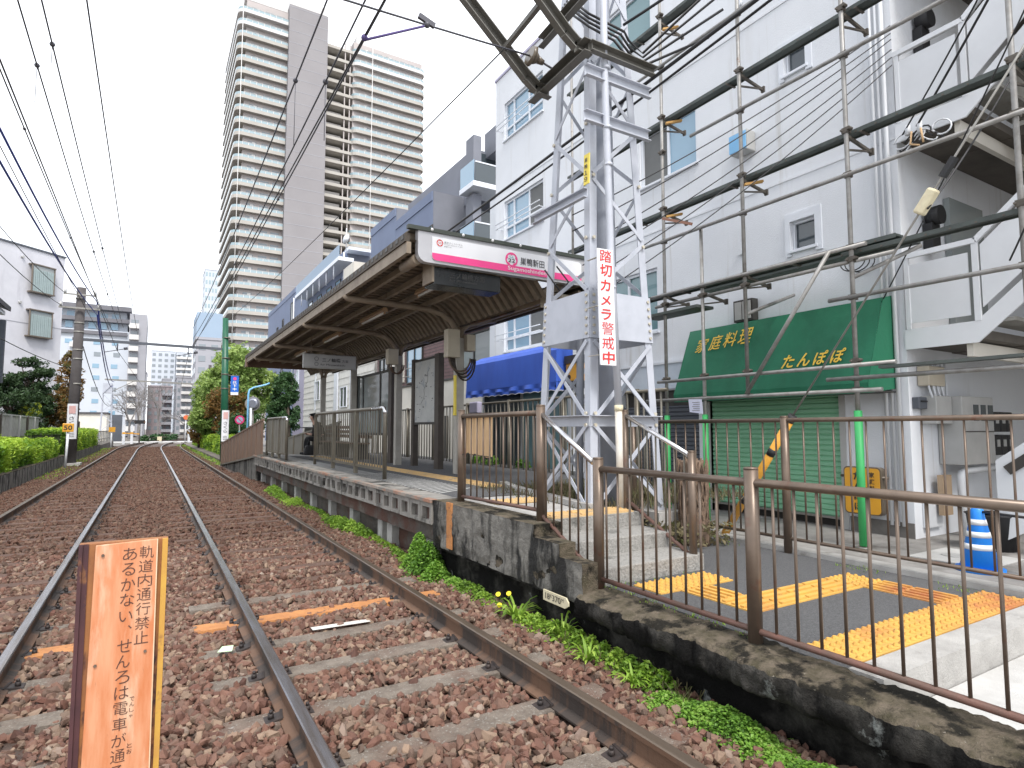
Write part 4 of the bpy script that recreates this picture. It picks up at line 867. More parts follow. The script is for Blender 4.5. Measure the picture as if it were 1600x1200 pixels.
# ------------------------------------------------------------------ station sign across the canopy end
ss = thing('station_name_sign', 'long white and pink station name sign across the near end of the canopy', 'sign', (4.1, 6.95, 3.6))
def rrect(x0, x1, z0, z1, r, y, n=5, corners=(1, 1, 1, 1)):
    p = []
    for (cx, cz, a0, on) in ((x1-r, z0+r, -90, corners[0]), (x1-r, z1-r, 0, corners[1]), (x0+r, z1-r, 90, corners[2]), (x0+r, z0+r, 180, corners[3])):
        if on:
            for k in range(n+1): a = R_(a0+90*k/n); p.append((cx+r*math.cos(a), y, cz+r*math.sin(a)))
        else: p.append(({-90: x1, 0: x1, 90: x0, 180: x0}[a0], y, {-90: z0, 0: z1, 90: z1, 180: z0}[a0]))
    return p
def slab(mb, pts, dy, mi=0):
    f = pts; bk = [(x, y+dy, z) for x, y, z in pts]; mb.poly(f, mi); mb.poly(bk[::-1], mi)
    for i in range(len(f)): j = (i+1) % len(f); mb.poly([f[j], f[i], bk[i], bk[j]], mi)
b = bm(); slab(b, rrect(2.80, 5.44, 3.565, 4.0, .12, 6.97, corners=(1, 1, 0, 1)), .10); b.build('housing', M['signgrey'], ss)
SX0, SX1, SZ0, SZ1 = 2.985, 5.36, 3.60, 3.905
b = bm(); slab(b, rrect(SX0, SX1, SZ0, SZ1, .06, 6.955, corners=(1, 1, 0, 1)), .014); b.build('face', M['signwhite'], ss)
b = bm()
pk = [p for p in rrect(SX0, SX1, SZ0, SZ0+.2, .06, 6.9525, corners=(1, 0, 0, 1))]; pk = [(x, y, min(z, 3.694)) for x, y, z in pk]
b.poly(pk); b.build('band', M['pink'], ss)
def flower(mb, c, r, y):      # ring with a five-petalled white hole
    n = 60; outp = []; inn = []
    for i in range(n):
        a = 2*math.pi*i/n+math.pi/2; k = abs(math.sin(2.5*(a-math.pi/2-math.pi/5)+0)); notch = .09 if (i % 12) in (0,) else 0
        rr = r*(.62+.16*abs(math.sin(2.5*(a-math.pi/2)))-notch)
        outp.append((c[0]+r*math.cos(a), y, c[1]+r*math.sin(a))); inn.append((c[0]+rr*math.cos(a), y, c[1]+rr*math.sin(a)))
    for i in range(n): j = (i+1) % n; mb.poly([outp[i], inn[i], inn[j], outp[j]])
b = bm(); flower(b, (4.16, 3.775), .098, 6.951); b.build('emblem', M['pink'], ss)
b = bm(); flower(b, (3.09, 3.835), .045, 6.951); b.build('emblem', M['red'], ss)
X = (1, 0, 0); Z = (0, 0, 1)
text('SA', M['teal'], ss, (4.125, 6.953, 3.79), X, Z, w=.07, h=.032); text('22', M['ink'], ss, (4.105, 6.953, 3.735), X, Z, w=.11, h=.05, bold=.015)
text('SA', M['red'], ss, (3.07, 6.953, 3.825), X, Z, w=.04, h=.02)
text('巣鴨新田', M['ink'], ss, (4.30, 6.953, 3.722), X, Z, w=.40, h=.108, bold=.004)
text('Sugamoshinden', M['whiteletter'], ss, (4.10, 6.951, 3.610), X, Z, w=.63, h=.072, bold=.004)
text('東京さくらトラム', M['greyletter'], ss, (3.15, 6.953, 3.838), X, Z, w=.26, h=.028); text('Tokyo Sakura Tram', M['greyletter'], ss, (3.15, 6.953, 3.815), X, Z, w=.26, h=.016); text('都電荒川線', M['greyletter'], ss, (3.15, 6.953, 3.79), X, Z, w=.10, h=.016)
dp = thing('destination_display', 'unlit black destination display hung under the station name sign', 'display', (3.6, 7.15, 3.4))
b = bm(); b.box(3.08, 4.07, 7.10, 7.42, 3.33, 3.56); b.build('case', M['ledblack'], dp, .008)
bm().box(3.05, 3.08, 7.10, 7.42, 3.36, 3.70).build('bracket', M['canopy'], dp)
text('三ノ輪橋方面', mat('dim_letters', (.10, .10, .095), (.08, .08, .078), scale=4), dp, (3.30, 7.099, 3.435), X, Z, w=.52, h=.085); text('For Minowabashi', bpy.data.materials['dim_letters'], dp, (3.30, 7.099, 3.395), X, Z, w=.40, h=.03)
hs = thing('hanging_direction_sign', 'small silver direction sign hung across the far half of the canopy', 'sign', (3.9, 15.5, 3.0))
b = bm(); b.box(3.20, 4.53, 15.45, 15.55, 2.98, 3.34); b.build('frame', M['greybox'], hs, .01)
bm().box(3.23, 4.50, 15.441, 15.4495, 3.01, 3.31).build('face', mat('dull_sign_face', (.46, .46, .45), (.42, .42, .41), scale=3, rough=.4), hs)
text('三ノ輪橋', M['ink'], hs, (3.66, 15.44, 3.15), X, Z, w=.46, h=.10, bold=.01); text('方面', M['ink'], hs, (4.16, 15.44, 3.15), X, Z, w=.16, h=.075); text('for Minowabashi', M['ink'], hs, (3.62, 15.44, 3.055), X, Z, w=.62, h=.05)
for z, r in ((3.22, .055), (3.09, .05)): b = bm(); flower(b, (3.52, z), r, 15.438); b.build('emblem', M['greyletter'], hs)
for x in (3.4, 4.3): bm().cyl((x, 15.5, 3.34), (x, 15.5, 3.70), .012, 6).build('hanger', M['canopy'], hs)

# ------------------------------------------------------------------ platform furniture
mb_ = thing('map_board', 'narrow faded map board in a dark brown frame on the platform', 'notice board', (4.95, 11.7, .66))
for y, w_ in ((11.13, .10), (12.42, .07)):
    bm().box(4.90, 5.02, y-w_, y+w_, .655, 2.98).build('post', M['brownpost'], mb_)
each('frame', M['darkframe'], mb_, [(4.915, 4.985, 11.24, 12.345, 1.55, 1.60), (4.915, 4.985, 11.24, 12.345, 2.90, 2.95)])
bm().box(4.93, 4.97, 11.235, 12.348, 1.60, 2.90).build('face', M['map'], mb_)
b = bm(); g = np.random.default_rng(5); x = 4.9265
pts = [(x, 11.55+.05*i+.06*math.sin(i*1.7), 2.72-.09*i) for i in range(9)]
for i in range(8): b.bar(pts[i], pts[i+1], .012, .002, (1, 0, 0))
for i in range(26): y = g.uniform(11.35, 12.2); z = g.uniform(1.68, 2.6); b.box(x-.001, x, y, y+g.uniform(.02, .10), z, z+g.uniform(.01, .03))
kind(b.build('map_lines', M['greyletter'], mb_), 'stuff')
wb = thing('wind_screen', 'glazed notice case with dark posts at the middle of the platform', 'notice board', (4.9, 15, .66))
for y in (13.72, 16.62): bm().box(4.84, 5.0, y-.11, y+.11, .655, 2.93).build('post', M['brownpost'], wb)
b = bm()
for (ya, yb, za, zb_) in ((13.83, 16.51, 2.84, 2.90), (13.83, 16.51, 1.30, 1.36), (14.55, 14.62, 1.36, 2.84), (15.95, 16.0, 1.36, 2.84)): b.box(4.885, 4.955, ya, yb, za, zb_)
b.build('frame', M['darkframe'], wb)
bm().box(4.905, 4.93, 13.83, 16.51, 1.355, 2.845).build('pane', M['glassg'], wb)
b = bm(); b.box(4.93, 4.945, 14.7, 15.9, 1.42, 2.75); b.build('poster', mat('faded_timetable', (.44, .45, .42), (.40, .41, .38), scale=3, c3=(.50, .30, .28), s3=1.4, lo3=.6, hi3=.7), wb)
bn = thing('bench', 'dark wooden platform bench with a slatted back behind the barrier', 'bench', (4.75, 18, .66))
for k in range(4): bm().box(4.52+.1*k, 4.60+.1*k, 15.3, 20.4, 1.06, 1.09).build('seat_slat', M['wood'], bn)
for k in range(3): bm().box(4.945+.02*k, 4.965+.02*k, 15.3, 20.4, 1.20+.13*k, 1.29+.13*k).build('back_slat', M['wood'], bn)
for y in (15.6, 17.2, 18.8, 20.1): bm().box(4.54, 4.90, y-.03, y+.03, .655, 1.06).box(4.90, 4.945, y-.03, y+.03, .655, 1.56).build('leg', M['darkframe'], bn)

# ------------------------------------------------------------------ white building on the right
WB = thing('white_apartment_building', 'white four storey building with green and slate shutters, behind the scaffold', 'building', (10, 9, .16))
OX, OY = 7.8, 13.87
NX, RY = (-1, 0, 0), (0, -1, 0)
def hole(ya, yb, za, zb): return (OY-yb, OY-ya, za, zb)
WINS = [(11.57, 13.41, 9.09, 10.12), (11.57, 13.41, 6.40, 7.43), (11.57, 13.41, 3.44, 4.46),
        (7.93, 9.5, 8.85, 9.95), (6.89, 8.28, 5.98, 7.0), (7.87, 9.5, 3.22, 4.40), (4.88, 5.21, 6.62, 7.0), (4.83, 5.20, 4.0, 4.42)]
HO = [hole(*q) for q in WINS]+[hole(6.98, 8.9, .0, 2.14), hole(4.60, 6.74, .0, 2.14), hole(9.6, 13.0, .0, 2.35)]
b = bm(); wall_holes(b, (OX, OY, 0), RY, NX, OY-3.74, 10.95, HO, .12)
b.poly([(OX, OY, 0), (OX+14, OY, 0), (OX+14, OY, 10.95), (OX, OY, 10.95)][::-1]); b.poly([(OX, 3.74, 0), (OX+14, 3.74, 0), (OX+14, 3.74, 10.95), (OX, 3.74, 10.95)])
b.poly([(OX, 3.74, 10.95), (OX+14, 3.74, 10.95), (OX+14, OY, 10.95), (OX, OY, 10.95)])
b.build('wall', M['white'], WB)
bm().box(OX+.16, OX+.2, 3.9, 13.7, .1, 2.4).build('inner_wall', M['darkframe'], WB)
bm().box(OX-.03, OX+.1, 3.70, 13.9, 10.951, 11.02).build('roof_edge', M['lilac'], WB)
each('joint', M['white'], WB, [(OX-.012, OX-.001, 3.74, 13.87, 5.05, 5.09), (OX-.012, OX-.001, 3.74, 13.87, 7.75, 7.79)])
for k, (ya, yb, za, zb) in enumerate(WINS):
    u0, u1 = OY-yb, OY-ya
    if k < 3: window(WB, (OX, OY, 0), RY, NX, u0+.003, u1-.003, za+.003, zb-.003, .06, M['frame'], M['glassb'], muls=(u0+.42, u0+1.15), trans=(za+.33,), fw=.05, gm2=M['screen'] if k else None, split=u0+1.15 if k else None)
    elif k in (3, 4, 5): window(WB, (OX, OY, 0), RY, NX, u0+.003, u1-.003, za+.003, zb-.003, .05, M['frame'], M['screen'] if k == 4 else M['glassteal'], muls=((u0+u1)/2,), fw=.05, gm2=M['glassb'] if k == 4 else None, split=(u0+u1)/2 if k == 4 else None)
    else: window(WB, (OX, OY, 0), RY, NX, u0+.003, u1-.003, za+.003, zb-.003, .05, M['frame'], M['glassd'], fw=.03)
    if k < 3:   # guard rails on brackets in front of the window
        g = bm(); z = za+.30
        for zz in (z, z+.13): g.cyl((OX-.16, ya-.08, zz), (OX-.16, yb+.18, zz), .012, 8)
        for y in (ya-.05, (ya+yb)/2, yb+.1): g.cyl((OX-.16, y, z), (OX, y, z), .010, 6)
        g.build('window_rail', M['frame'], WB)
    if k >= 6:
        bm().box(OX-.03, OX-.001, ya-.10, ya-.004, za-.08, zb+.12).box(OX-.03, OX-.001, yb+.004, yb+.08, za-.08, zb+.12).box(OX-.03, OX-.001, ya-.004, yb+.004, zb+.004, zb+.12).build('window_surround', M['frame'], WB)
    bm().box(OX-.05, OX+.0, ya-.04, yb+.04, za-.035, za-.001).build('sill', M['frame'], WB)
def shutter(ya, yb, za, zb, m, x=OX+.05):
    b = bm(); z = za; 
    while z < zb-.01:
        z1 = min(z+.072, zb); b.poly([(x, yb, z), (x, ya, z), (x-.018, ya, z+.02), (x-.018, yb, z+.02)]); b.poly([(x-.018, yb, z+.02), (x-.018, ya, z+.02), (x-.018, ya, z1-.014), (x-.018, yb, z1-.014)]); b.poly([(x-.018, yb, z1-.014), (x-.018, ya, z1-.014), (x, ya, z1), (x, yb, z1)]); z = z1
    return b.build('shutter', m, WB)
shutter(6.99, 8.89, .16, 1.86, M['shdark']); shutter(4.61, 6.73, .30, 2.13, M['shgreen'])
bm().box(OX+.02, OX+.06, 4.60, 6.74, .27, .30).build('shutter_bar', M['galv'], WB)
for y in (6.74, 4.52): bm().box(OX-.012, OX+.07, y, y+.08, .0, 2.2).build('shutter_rail', M['greybox'], WB)
bm().box(OX-.05, OX-.001, 6.95, 9.0, 2.16, 2.60).build('fascia_board', mat('pale_blue_fascia', (.56, .62, .70), (.5, .56, .64), scale=3, rough=.5), WB)
bm().box(OX-.08, OX-.051, 6.9, 9.05, 2.60, 2.64).build('fascia_trim', M['frame'], WB)
bm().box(OX-.02, OX-.001, 3.74, 4.50, -.05, .34).build('plinth', mat('dark_plinth', (.17, .16, .15), (.12, .115, .105), scale=5, rough=.9), WB)
bm().box(OX+.02, OX+.06, 9.62, 11.4, .1, 2.3).build('door_panel', M['glassteal'], WB); bm().box(OX+.0, OX+.08, 11.4, 11.5, .1, 2.34).box(OX+.0, OX+.08, 10.45, 10.52, .1, 2.34).build('door_frame', M['greybox'], WB)
bm().box(OX+.02, OX+.06, 11.5, 12.95, .1, 2.3).build('door_panel', M['glassd'], WB)
for y, r in ((3.83, .026), (3.90, .018), (3.97, .02)):
    bm().cyl((OX-.05, y, .3), (OX-.05, y, 10.9), r, 10).build('downpipe', M['whitepl'], WB)
for (y, z) in ((5.95, 8.2), (6.05, 4.2), (5.9, 5.3)): bm().cyl((OX-.05, y, z), (OX, y, z), .05, 12).build('vent_cap', M['whitepl'], WB)
b = bm(); b.box(OX-.20, OX-.001, 5.74, 6.06, 5.70, 6.02); b.build('vent_hood', M['greybox'], WB, .015); bm().box(OX-.215, OX-.2005, 5.76, 6.06, 5.72, 6.0).build('hood_film', M['skyblue'], WB)
lb = thing('light_box', 'small dark framed light box on the white wall above the green awning', 'light box', (7.7, 5.95, 3.1))
bm().box(7.66, 7.79, 5.78, 6.12, 3.09, 3.42).build('frame', M['darkframe'], lb); each('face', M['greybox'], lb, [(7.645, 7.659, 5.81, 5.95, 3.12, 3.39), (7.645, 7.659, 5.97, 6.09, 3.12, 3.39)])
# strip of neighbouring white wall behind the near gap
nb_ = thing('white_annex', 'narrow white annex wall between the white building and the brown house', 'building', (12, 15, .1))
bm().box(8.3, 14, 13.9, 15.1, .0, 8.1).build('wall', M['white'], nb_)

# green awning
ag = thing('green_awning', 'large green restaurant awning with gold lettering above the green shutter', 'awning', (7.4, 5.3, 2.0))
T0, T1, B0, V0 = (7.79, 3.10), (7.55, 3.05), (7.15, 2.0), (7.16, 1.88)
b = bm(); ya, yb = 6.90, 3.86; n = 14
prof = [T0, T1, (7.45, 2.79), (7.35, 2.525), (7.25, 2.26), B0, V0]
for i in range(len(prof)-1):
    for k in range(n):
        a = ya+(yb-ya)*k/n; c = ya+(yb-ya)*(k+1)/n; d = lambda i_, t: .008*math.sin(t*9+i_) if 0 < i_ < len(prof)-1 else 0
        (x0, z0), (x1, z1) = prof[i], prof[i+1]
        b.poly([(x0+d(i, a), a, z0), (x1+d(i+1, a), a, z1), (x1+d(i+1, c), c, z1), (x0+d(i, c), c, z0)], smooth=False)
for y, fl in ((ya, 1), (yb, 0)):
    pts = [(x, y, z) for x, z in prof]+[(7.79, y, 1.95)]; b.poly(pts if fl else pts[::-1])
b.build('canvas', M['awgreen'], ag)
bm().box(7.17, 7.78, yb+.01, ya-.01, 1.90, 1.915).build('frame', M['darkframe'], ag)
def awp(s, y): x = 7.55+(7.15-7.55)*s-.012; return (x, y, 3.05+(2.0-3.05)*s)
AU = (.4, -.06, 1.05)
for i, ch in enumerate('家庭料理'): text(ch, M['gold'], ag, awp(.385-.016*i, 6.66-.265*i), (0, -1, .035), AU, w=.225, h=.25, bold=.006, lift=.012, shear=.1)
for i, ch in enumerate('たんぽぽ'): text(ch, M['gold'], ag, awp(.755-.004*i, 5.04-.225*i), (0, -1, .02), AU, w=.175, h=.195, bold=.02, lift=.012, shear=.1)
# blue awning
ab = thing('blue_awning', 'blue canvas awning with a scalloped valance beyond the tower', 'awning', (7.2, 11.3, 2.2))
b = bm(); ya, yb = 13.2, 9.40; prof = [(7.02, 3.20), (6.90, 3.14), (6.82, 3.12), (6.70, 3.07), (6.63, 2.98), (6.60, 2.36)]; n = 30
for i in range(len(prof)-1):
    for k in range(n):
        a = ya+(yb-ya)*k/n; c = ya+(yb-ya)*(k+1)/n; (x0, z0), (x1, z1) = prof[i], prof[i+1]; dv = lambda t: .012*math.sin(t*2.6) if i >= 4 else 0
        b.poly([(x0, a, z0), (x1+dv(a), a, z1), (x1+dv(c), c, z1), (x0, c, z0)], smooth=True)
for y, fl in ((ya, 1), (yb, 0)):
    pts = [(x, y, z) for x, z in prof]+[(7.02, y, 2.40)]; b.poly(pts if fl else pts[::-1])
b.build('canvas', M['awblue'], ab)
b = bm(); n = 96; wv = []
def vz(t): return 2.19+.022*abs(math.sin(t*math.pi*13))
def val(pa, pb, seed):
    for k in range(n):
        s0, s1 = k/n, (k+1)/n; p0 = Vector(pa).lerp(Vector(pb), s0); p1 = Vector(pa).lerp(Vector(pb), s1); o0 = .03*math.sin(s0*40+seed); o1 = .03*math.sin(s1*40+seed)
        b.poly([(p0.x+.0, p0.y, 2.36), (p0.x+o0-.01, p0.y, 2.27), (p1.x+o1-.01, p1.y, 2.27), (p1.x, p1.y, 2.36)], smooth=True)
        b.poly([(p0.x+o0-.01, p0.y, 2.27), (p0.x, p0.y, vz(s0)), (p1.x, p1.y, vz(s1)), (p1.x+o1-.01, p1.y, 2.27)], smooth=True)
val((6.60, ya, 0), (6.60, yb, 0), 0); val((6.60, yb, 0), (7.02, yb, 0), 2); b.build('valance', M['awblue'], ab)
b = bm()
for (pa, pb) in (((6.595, ya, 0), (6.595, yb, 0)), ((6.60, yb-.004, 0), (7.02, yb-.004, 0))): 
    for k in range(n): s0, s1 = k/n, (k+1)/n; p0 = Vector(pa).lerp(Vector(pb), s0); p1 = Vector(pa).lerp(Vector(pb), s1); b.poly([(p0.x-.003, p0.y, vz(s0)-.012), (p1.x-.003, p1.y, vz(s1)-.012), (p1.x-.003, p1.y, vz(s1)), (p0.x-.003, p0.y, vz(s0))])
b.build('trim', M['whiteletter'], ab)
bm().box(7.03, 7.78, 9.5, 13.15, .1, 3.18).build('shop_bay', M['white'], WB)
bm().box(7.0, 7.029, 9.6, 11.2, .16, 2.5).build('door_panel', M['glassteal'], WB); bm().box(6.99, 7.029, 11.2, 11.3, .16, 2.5).build('door_frame', M['greybox'], WB); bm().box(7.0, 7.029, 11.3, 13.0, .16, 2.5).build('door_panel', M['glassd'], WB)
# yellow vending / lamp box behind the tower
vb = thing('yellow_lamp_box', 'yellow and black box on a post behind the tower, beside the blue awning', 'sign box', (6.9, 9.14, .2))
b = bm(); b.box(6.80, 7.00, 8.93, 9.34, 2.36, 2.70); b.build('body', M['vend'], vb, .02); each('cap', M['darkframe'], vb, [(6.78, 7.02, 8.91, 9.36, 2.701, 2.85), (6.78, 7.02, 8.91, 9.36, 2.22, 2.359)])
for z in (2.60, 2.44): bm().cyl((6.799, 9.22, z), (6.79, 9.22, z), .045, 14).build('lens', M['black'], vb)
bm().cyl((6.9, 9.14, .2), (6.9, 9.14, 2.22), .03, 8).build('post', M['galv'], vb)

# ------------------------------------------------------------------ outdoor staircase block at the right edge
SB = thing('outdoor_staircase', 'white outdoor staircase with solid parapets on the end of the white building', 'staircase', (8.8, 2.5, .2))
for z0, nm in ((2.41, 1), (4.98, 2), (7.6, 3)):
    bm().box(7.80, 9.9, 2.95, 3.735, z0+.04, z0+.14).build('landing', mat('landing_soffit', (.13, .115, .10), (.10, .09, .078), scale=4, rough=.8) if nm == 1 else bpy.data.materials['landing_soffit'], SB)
    b = bm(); b.box(7.77, 7.798, 2.99, 3.735, z0, z0+.24); b.hexa([(7.77, 2.99, z0), (7.798, 2.99, z0), (7.798, .2, z0+2.5), (7.77, .2, z0+2.5), (7.77, 2.99, z0+.24), (7.798, 2.99, z0+.24), (7.798, .2, z0+2.74), (7.77, .2, z0+2.74)]); b.build('stringer', M['whitepl'], SB)
    b = bm(); b.box(7.775, 7.79, 3.05, 3.66, z0+.31, z0+1.02); b.build('parapet_panel', M['whitepl'], SB)
    b = bm(); b.hexa([(7.775, 2.93, z0+.38), (7.79, 2.93, z0+.38), (7.79, .3, z0+2.74), (7.775, .3, z0+2.74), (7.775, 2.93, z0+1.08), (7.79, 2.93, z0+1.08), (7.79, .3, z0+3.44), (7.775, .3, z0+3.44)]); b.build('parapet_panel', M['whitepl'], SB)
    each('post', M['whitepl'], SB, [(7.765, 7.80, 3.66, 3.71, z0+.24, z0+1.11), (7.765, 7.80, 2.95, 3.01, z0+.24, z0+1.12)])
    b = bm(); b.bar((7.782, 3.72, z0+1.13), (7.782, 2.97, z0+1.14), .05, .06); b.bar((7.782, 2.97, z0+1.14), (7.782, .2, z0+3.62), .05, .06); b.build('handrail', M['whitepl'], SB)
    b = bm()
    for k in range(9): b.box(7.80, 8.9, 2.95-.29*(k+1), 2.95-.29*k, z0+.20+.26*k, z0+.24+.26*k)
    b.build('treads', M['galv'], SB)
    bm().bar((7.84, 3.1, z0-.06), (9.8, 3.1, z0-.06), .06, .16).build('beam', M['cream'], SB)
bm().hexa([(7.77, 2.9, .25), (7.80, 2.9, .25), (7.80, .8, 1.6), (7.77, .8, 1.6), (7.77, 2.9, 1.12), (7.80, 2.9, 1.12), (7.80, .8, 2.75), (7.77, .8, 2.75)]).build('lower_parapet', M['whitepl'], SB)
bm().bar((7.76, 2.80, 1.02), (7.76, .8, 2.55), .012, .10).build('parapet_slot', M['darkframe'], SB)
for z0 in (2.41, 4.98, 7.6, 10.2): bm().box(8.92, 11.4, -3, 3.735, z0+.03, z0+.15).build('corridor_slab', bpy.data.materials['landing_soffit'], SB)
bm().box(11.4, 11.5, -3, 3.735, .1, 11).build('back_wall', M['cream'], SB)
for z in (2.6, 5.2): bm().box(11.36, 11.399, 2.4, 3.3, z, z+2).build('door', M['greybox'], SB)
bm().box(8.9, 9.86, 3.66, 3.73, 2.6, 4.5).build('door', M['glassg'], SB)
for z in (4.15, 6.75):
    b = bm(); b.cyl((8.42, 3.70, z), (8.42, 3.55, z), .12, 16); b.box(8.32, 8.52, 3.62, 3.73, z-.45, z-.1); b.build('vent_fan', M['black'], SB)
# meters on the side wall of the white building
mbx = thing('meter_cabinet', 'tall pale grey meter cabinet on the side wall below the staircase', 'meter cabinet', (8.8, 3.66, 1))
b = bm(); b.box(8.45, 9.30, 3.46, 3.735, 1.02, 1.86); b.build('cabinet', M['greybox'], mbx, .01); bm().box(8.05, 8.44, 3.56, 3.735, 1.52, 1.86).build('side_box', M['greybox'], mbx, .01)
for k in range(3): bm().box(8.74+.2*k, 8.87+.2*k, 3.452, 3.459, 1.56, 1.76).build('meter_window', M['glassd'], mbx)
bm().box(8.44, 9.31, 3.45, 3.459, 1.42, 1.432).build('seam', M['darkframe'], mbx)
for j in range(2):
    for k in range(3):
        mtx = thing('gas_meter', ['upper row black meter beside the grey cabinet', 'lower row black meter beside the grey cabinet'][j], 'meter', (9.45+.16*k, 3.6, 1.2), 'black meters beside the cabinet')
        bm().box(9.36+.19*k, 9.53+.19*k, 3.48, 3.70, 1.42-.30*j, 1.68-.30*j).build('case', M['black'], mtx, .01); bm().box(9.40+.19*k, 9.48+.19*k, 3.472, 3.479, 1.53-.30*j, 1.62-.30*j).build('dial', M['greybox'], mtx)
lbx = thing('letter_box', 'small dark letter box on the corner wall below the staircase', 'letter box', (7.9, 3.7, 1.7))
bm().box(7.86, 8.24, 3.66, 3.735, 1.70, 1.84).build('body', M['shdark'], lbx, .008); bm().box(7.90, 8.20, 3.652, 3.659, 1.78, 1.80).build('slot', M['black'], lbx)
jb = thing('wall_junction_box', 'cream junction box with hanging cables high on the corner wall', 'junction box', (8.2, 3.65, 2))
bm().box(8.0, 8.4, 3.60, 3.735, 1.98, 2.22).build('body', M['beigebox'], jb, .012)
b = bm()
for k in range(4): x = 8.02+.1*k; bm().tube([(x, 3.62, 1.98), (x+.02, 3.6, 1.85), (x+.08, 3.6, 1.80-.03*k), (x+.14, 3.62, 1.88), (x+.16, 3.64, 2.3)], .012, 6).build('cable', M['whitepl'], jb)
pp = thing('drain_pipe', 'white plastic drain pipe with an elbow behind the blue cone', 'pipe', (8.7, 3.5, .2))
bm().tube([(8.55, 3.55, .1), (8.55, 3.55, .86), (8.58, 3.55, .92), (8.66, 3.55, .94), (9.9, 3.55, .97)], .045, 10).build('pipe', M['whitepl'], pp); bm().cyl((8.55, 3.55, .55), (8.55, 3.55, .63), .055, 10).build('collar', M['whitepl'], pp)
cbd = tag(bm().box(8.20, 8.42, 3.60, 3.66, .42, .90).build('cardboard', mat('cardboard', (.40, .29, .19), (.35, .25, .16), scale=5)), 'piece of brown cardboard leaning on the corner wall', 'cardboard')
pnt = tag(bm().box(7.98, 8.36, 3.69, 3.735, .28, .66).build('access_panel', M['whitepl']), 'small white access panel low on the corner wall', 'panel')

# ------------------------------------------------------------------ scaffold
SC = thing('scaffold', 'pipe scaffold with dark plank walkways in front of the white building', 'scaffold', (6.7, 5, .16))
def pipe(p, q, r=.0243, nm='pipe', m=None, bow=0.0): return bm().cyl(p, q, r, 10).build(nm, m or M['scaf'], SC)
POLES = [(6.61, .18, 9.5), (5.88, .18, 4.34), (5.16, 1.86, 9.5), (3.74, .18, 9.5), (2.19, .18, 9.5)]
for y, a, c in POLES: pipe((6.70, y, a), (6.70, y, c), .0255, 'standard')
for y, a, c in ((9.0, .18, 9.5),): pipe((6.74, y, 3.2), (6.74, y, c), .0243, 'standard')
for y in (6.61, 5.88, 3.74): bm().cyl((6.70, y, .19), (6.70, y, 1.66), .042, 12).build('sleeve', M['sleeve'], SC)
for y, a, c in POLES:
    if a < 1: bm().cyl((6.70, y, .161), (6.70, y, .18), .07, 8).build('base_plate', M['galv'], SC)
# plank walkways (board with perforated edge + outer pipe)
for (ya, yb, z) in ((9.2, .6, 8.0), (9.2, .6, 6.33), (9.2, .6, 4.86), (7.2, 3.3, 3.54), (3.9, .6, 3.47)):
    b = bm(); b.box(6.78, 6.92, yb, ya, z-.010, z+.014); b.box(6.77, 6.7795, yb, ya, z-.030, z+.018); b.box(6.9205, 6.93, yb, ya, z-.030, z+.018); b.build('plank', M['scafdark'], SC)
    b = bm(); y = yb+.2
    while y < ya: b.box(6.7645, 6.7695, y, y+.02, z-.024, z-.008); y += .22
    b.build('plank_holes', M['clampg'], SC)
    y = yb+1.2; k = 0
    while y < ya-.5:
        if k % 3 == 0: bm().box(6.76, 6.94, y, y+.03, z-.045, z-.0305).build('plank_hook', M['clampg'], SC)
        y += .6; k += 1
bm().box(7.06, 7.30, 3.3, 6.2, 3.52, 3.56).build('plank', M['scafdark'], SC)
bm().box(6.60, 6.95, 5.9, 7.0, 3.19, 3.23).build('plank', M['scafdark'], SC)
for (ya, yb, z, x) in ((7.3, .6, 7.15, 6.66), (6.0, .6, 5.76, 6.66), (7.0, .6, 4.34, 6.66), (6.85, 3.55, 3.50, 6.655), (6.85, 3.3, 3.36, 6.745), (4.0, .6, 2.93, 6.66), (6.75, 3.3, 2.17, 6.66), (7.0, 3.45, 1.89, 6.66), (4.05, .6, 2.02, 6.65)): pipe((x, ya, z), (x, yb, z-.01*(ya-yb)/4), .0243, 'ledger')
bm().box(6.60, 6.72, .6, 3.45, 2.10, 2.13).build('plank', M['scafdark'], SC)
pipe((6.63, 3.95, 3.50), (6.62, 5.12, 1.92), .026, 'diagonal')
pipe((6.7, 5.16, 2.97), (7.75, 5.16, 3.35), .0243, 'wall_tie'); pipe((6.7, 3.74, 3.15), (7.3, 3.3, 3.5), .0243, 'wall_tie')
for (y, z) in ((6.61, 7.9), (6.61, 6.28), (6.61, 4.80), (5.16, 8.0), (5.16, 6.28), (5.16, 4.80), (3.74, 6.28), (3.74, 4.80), (3.74, 7.9), (2.19, 4.80), (2.19, 6.28), (6.61, 3.48), (5.16, 3.48), (5.88, 3.40)):
    b = bm(); b.bar((6.72, y, z), (7.18, y-.02, z-.09), .03, .035); b.bar((6.72, y, z-.16), (7.1, y-.02, z-.09), .02, .02); b.bar((7.18, y-.02, z-.12), (7.18, y-.02, z-.04), .05, .03); b.build('bracket', M['clampg'], SC)
cl = None
for (y, a, c) in POLES:
    for z in (1.89, 2.02, 2.21, 2.93, 3.36, 3.5, 4.34, 5.76, 6.33, 7.15, 4.86, 8.0):
        if not a < z < c or (z in (1.89, 2.21) and y < 3.5) or (z in (2.02, 2.93) and y > 4) or (z == 3.36 and y < 3.5): continue
        b = bm(); b.box(6.662, 6.74, y-.035, y+.035, z-.03, z+.03); b.cyl((6.64, y+.03, z), (6.76, y+.03, z), .012, 6); b.cyl((6.65, y-.05, z+.01), (6.72, y-.05, z+.01), .02, 8)
        if cl is None: cl = b.build('clamp', M['clampg'], SC); cl0 = (y, z)
        else: q = cl.copy(); COL.objects.link(q); q.parent = SC; q.location = Vector(cl.location)+Vector((0, y-cl0[0], z-cl0[1]))
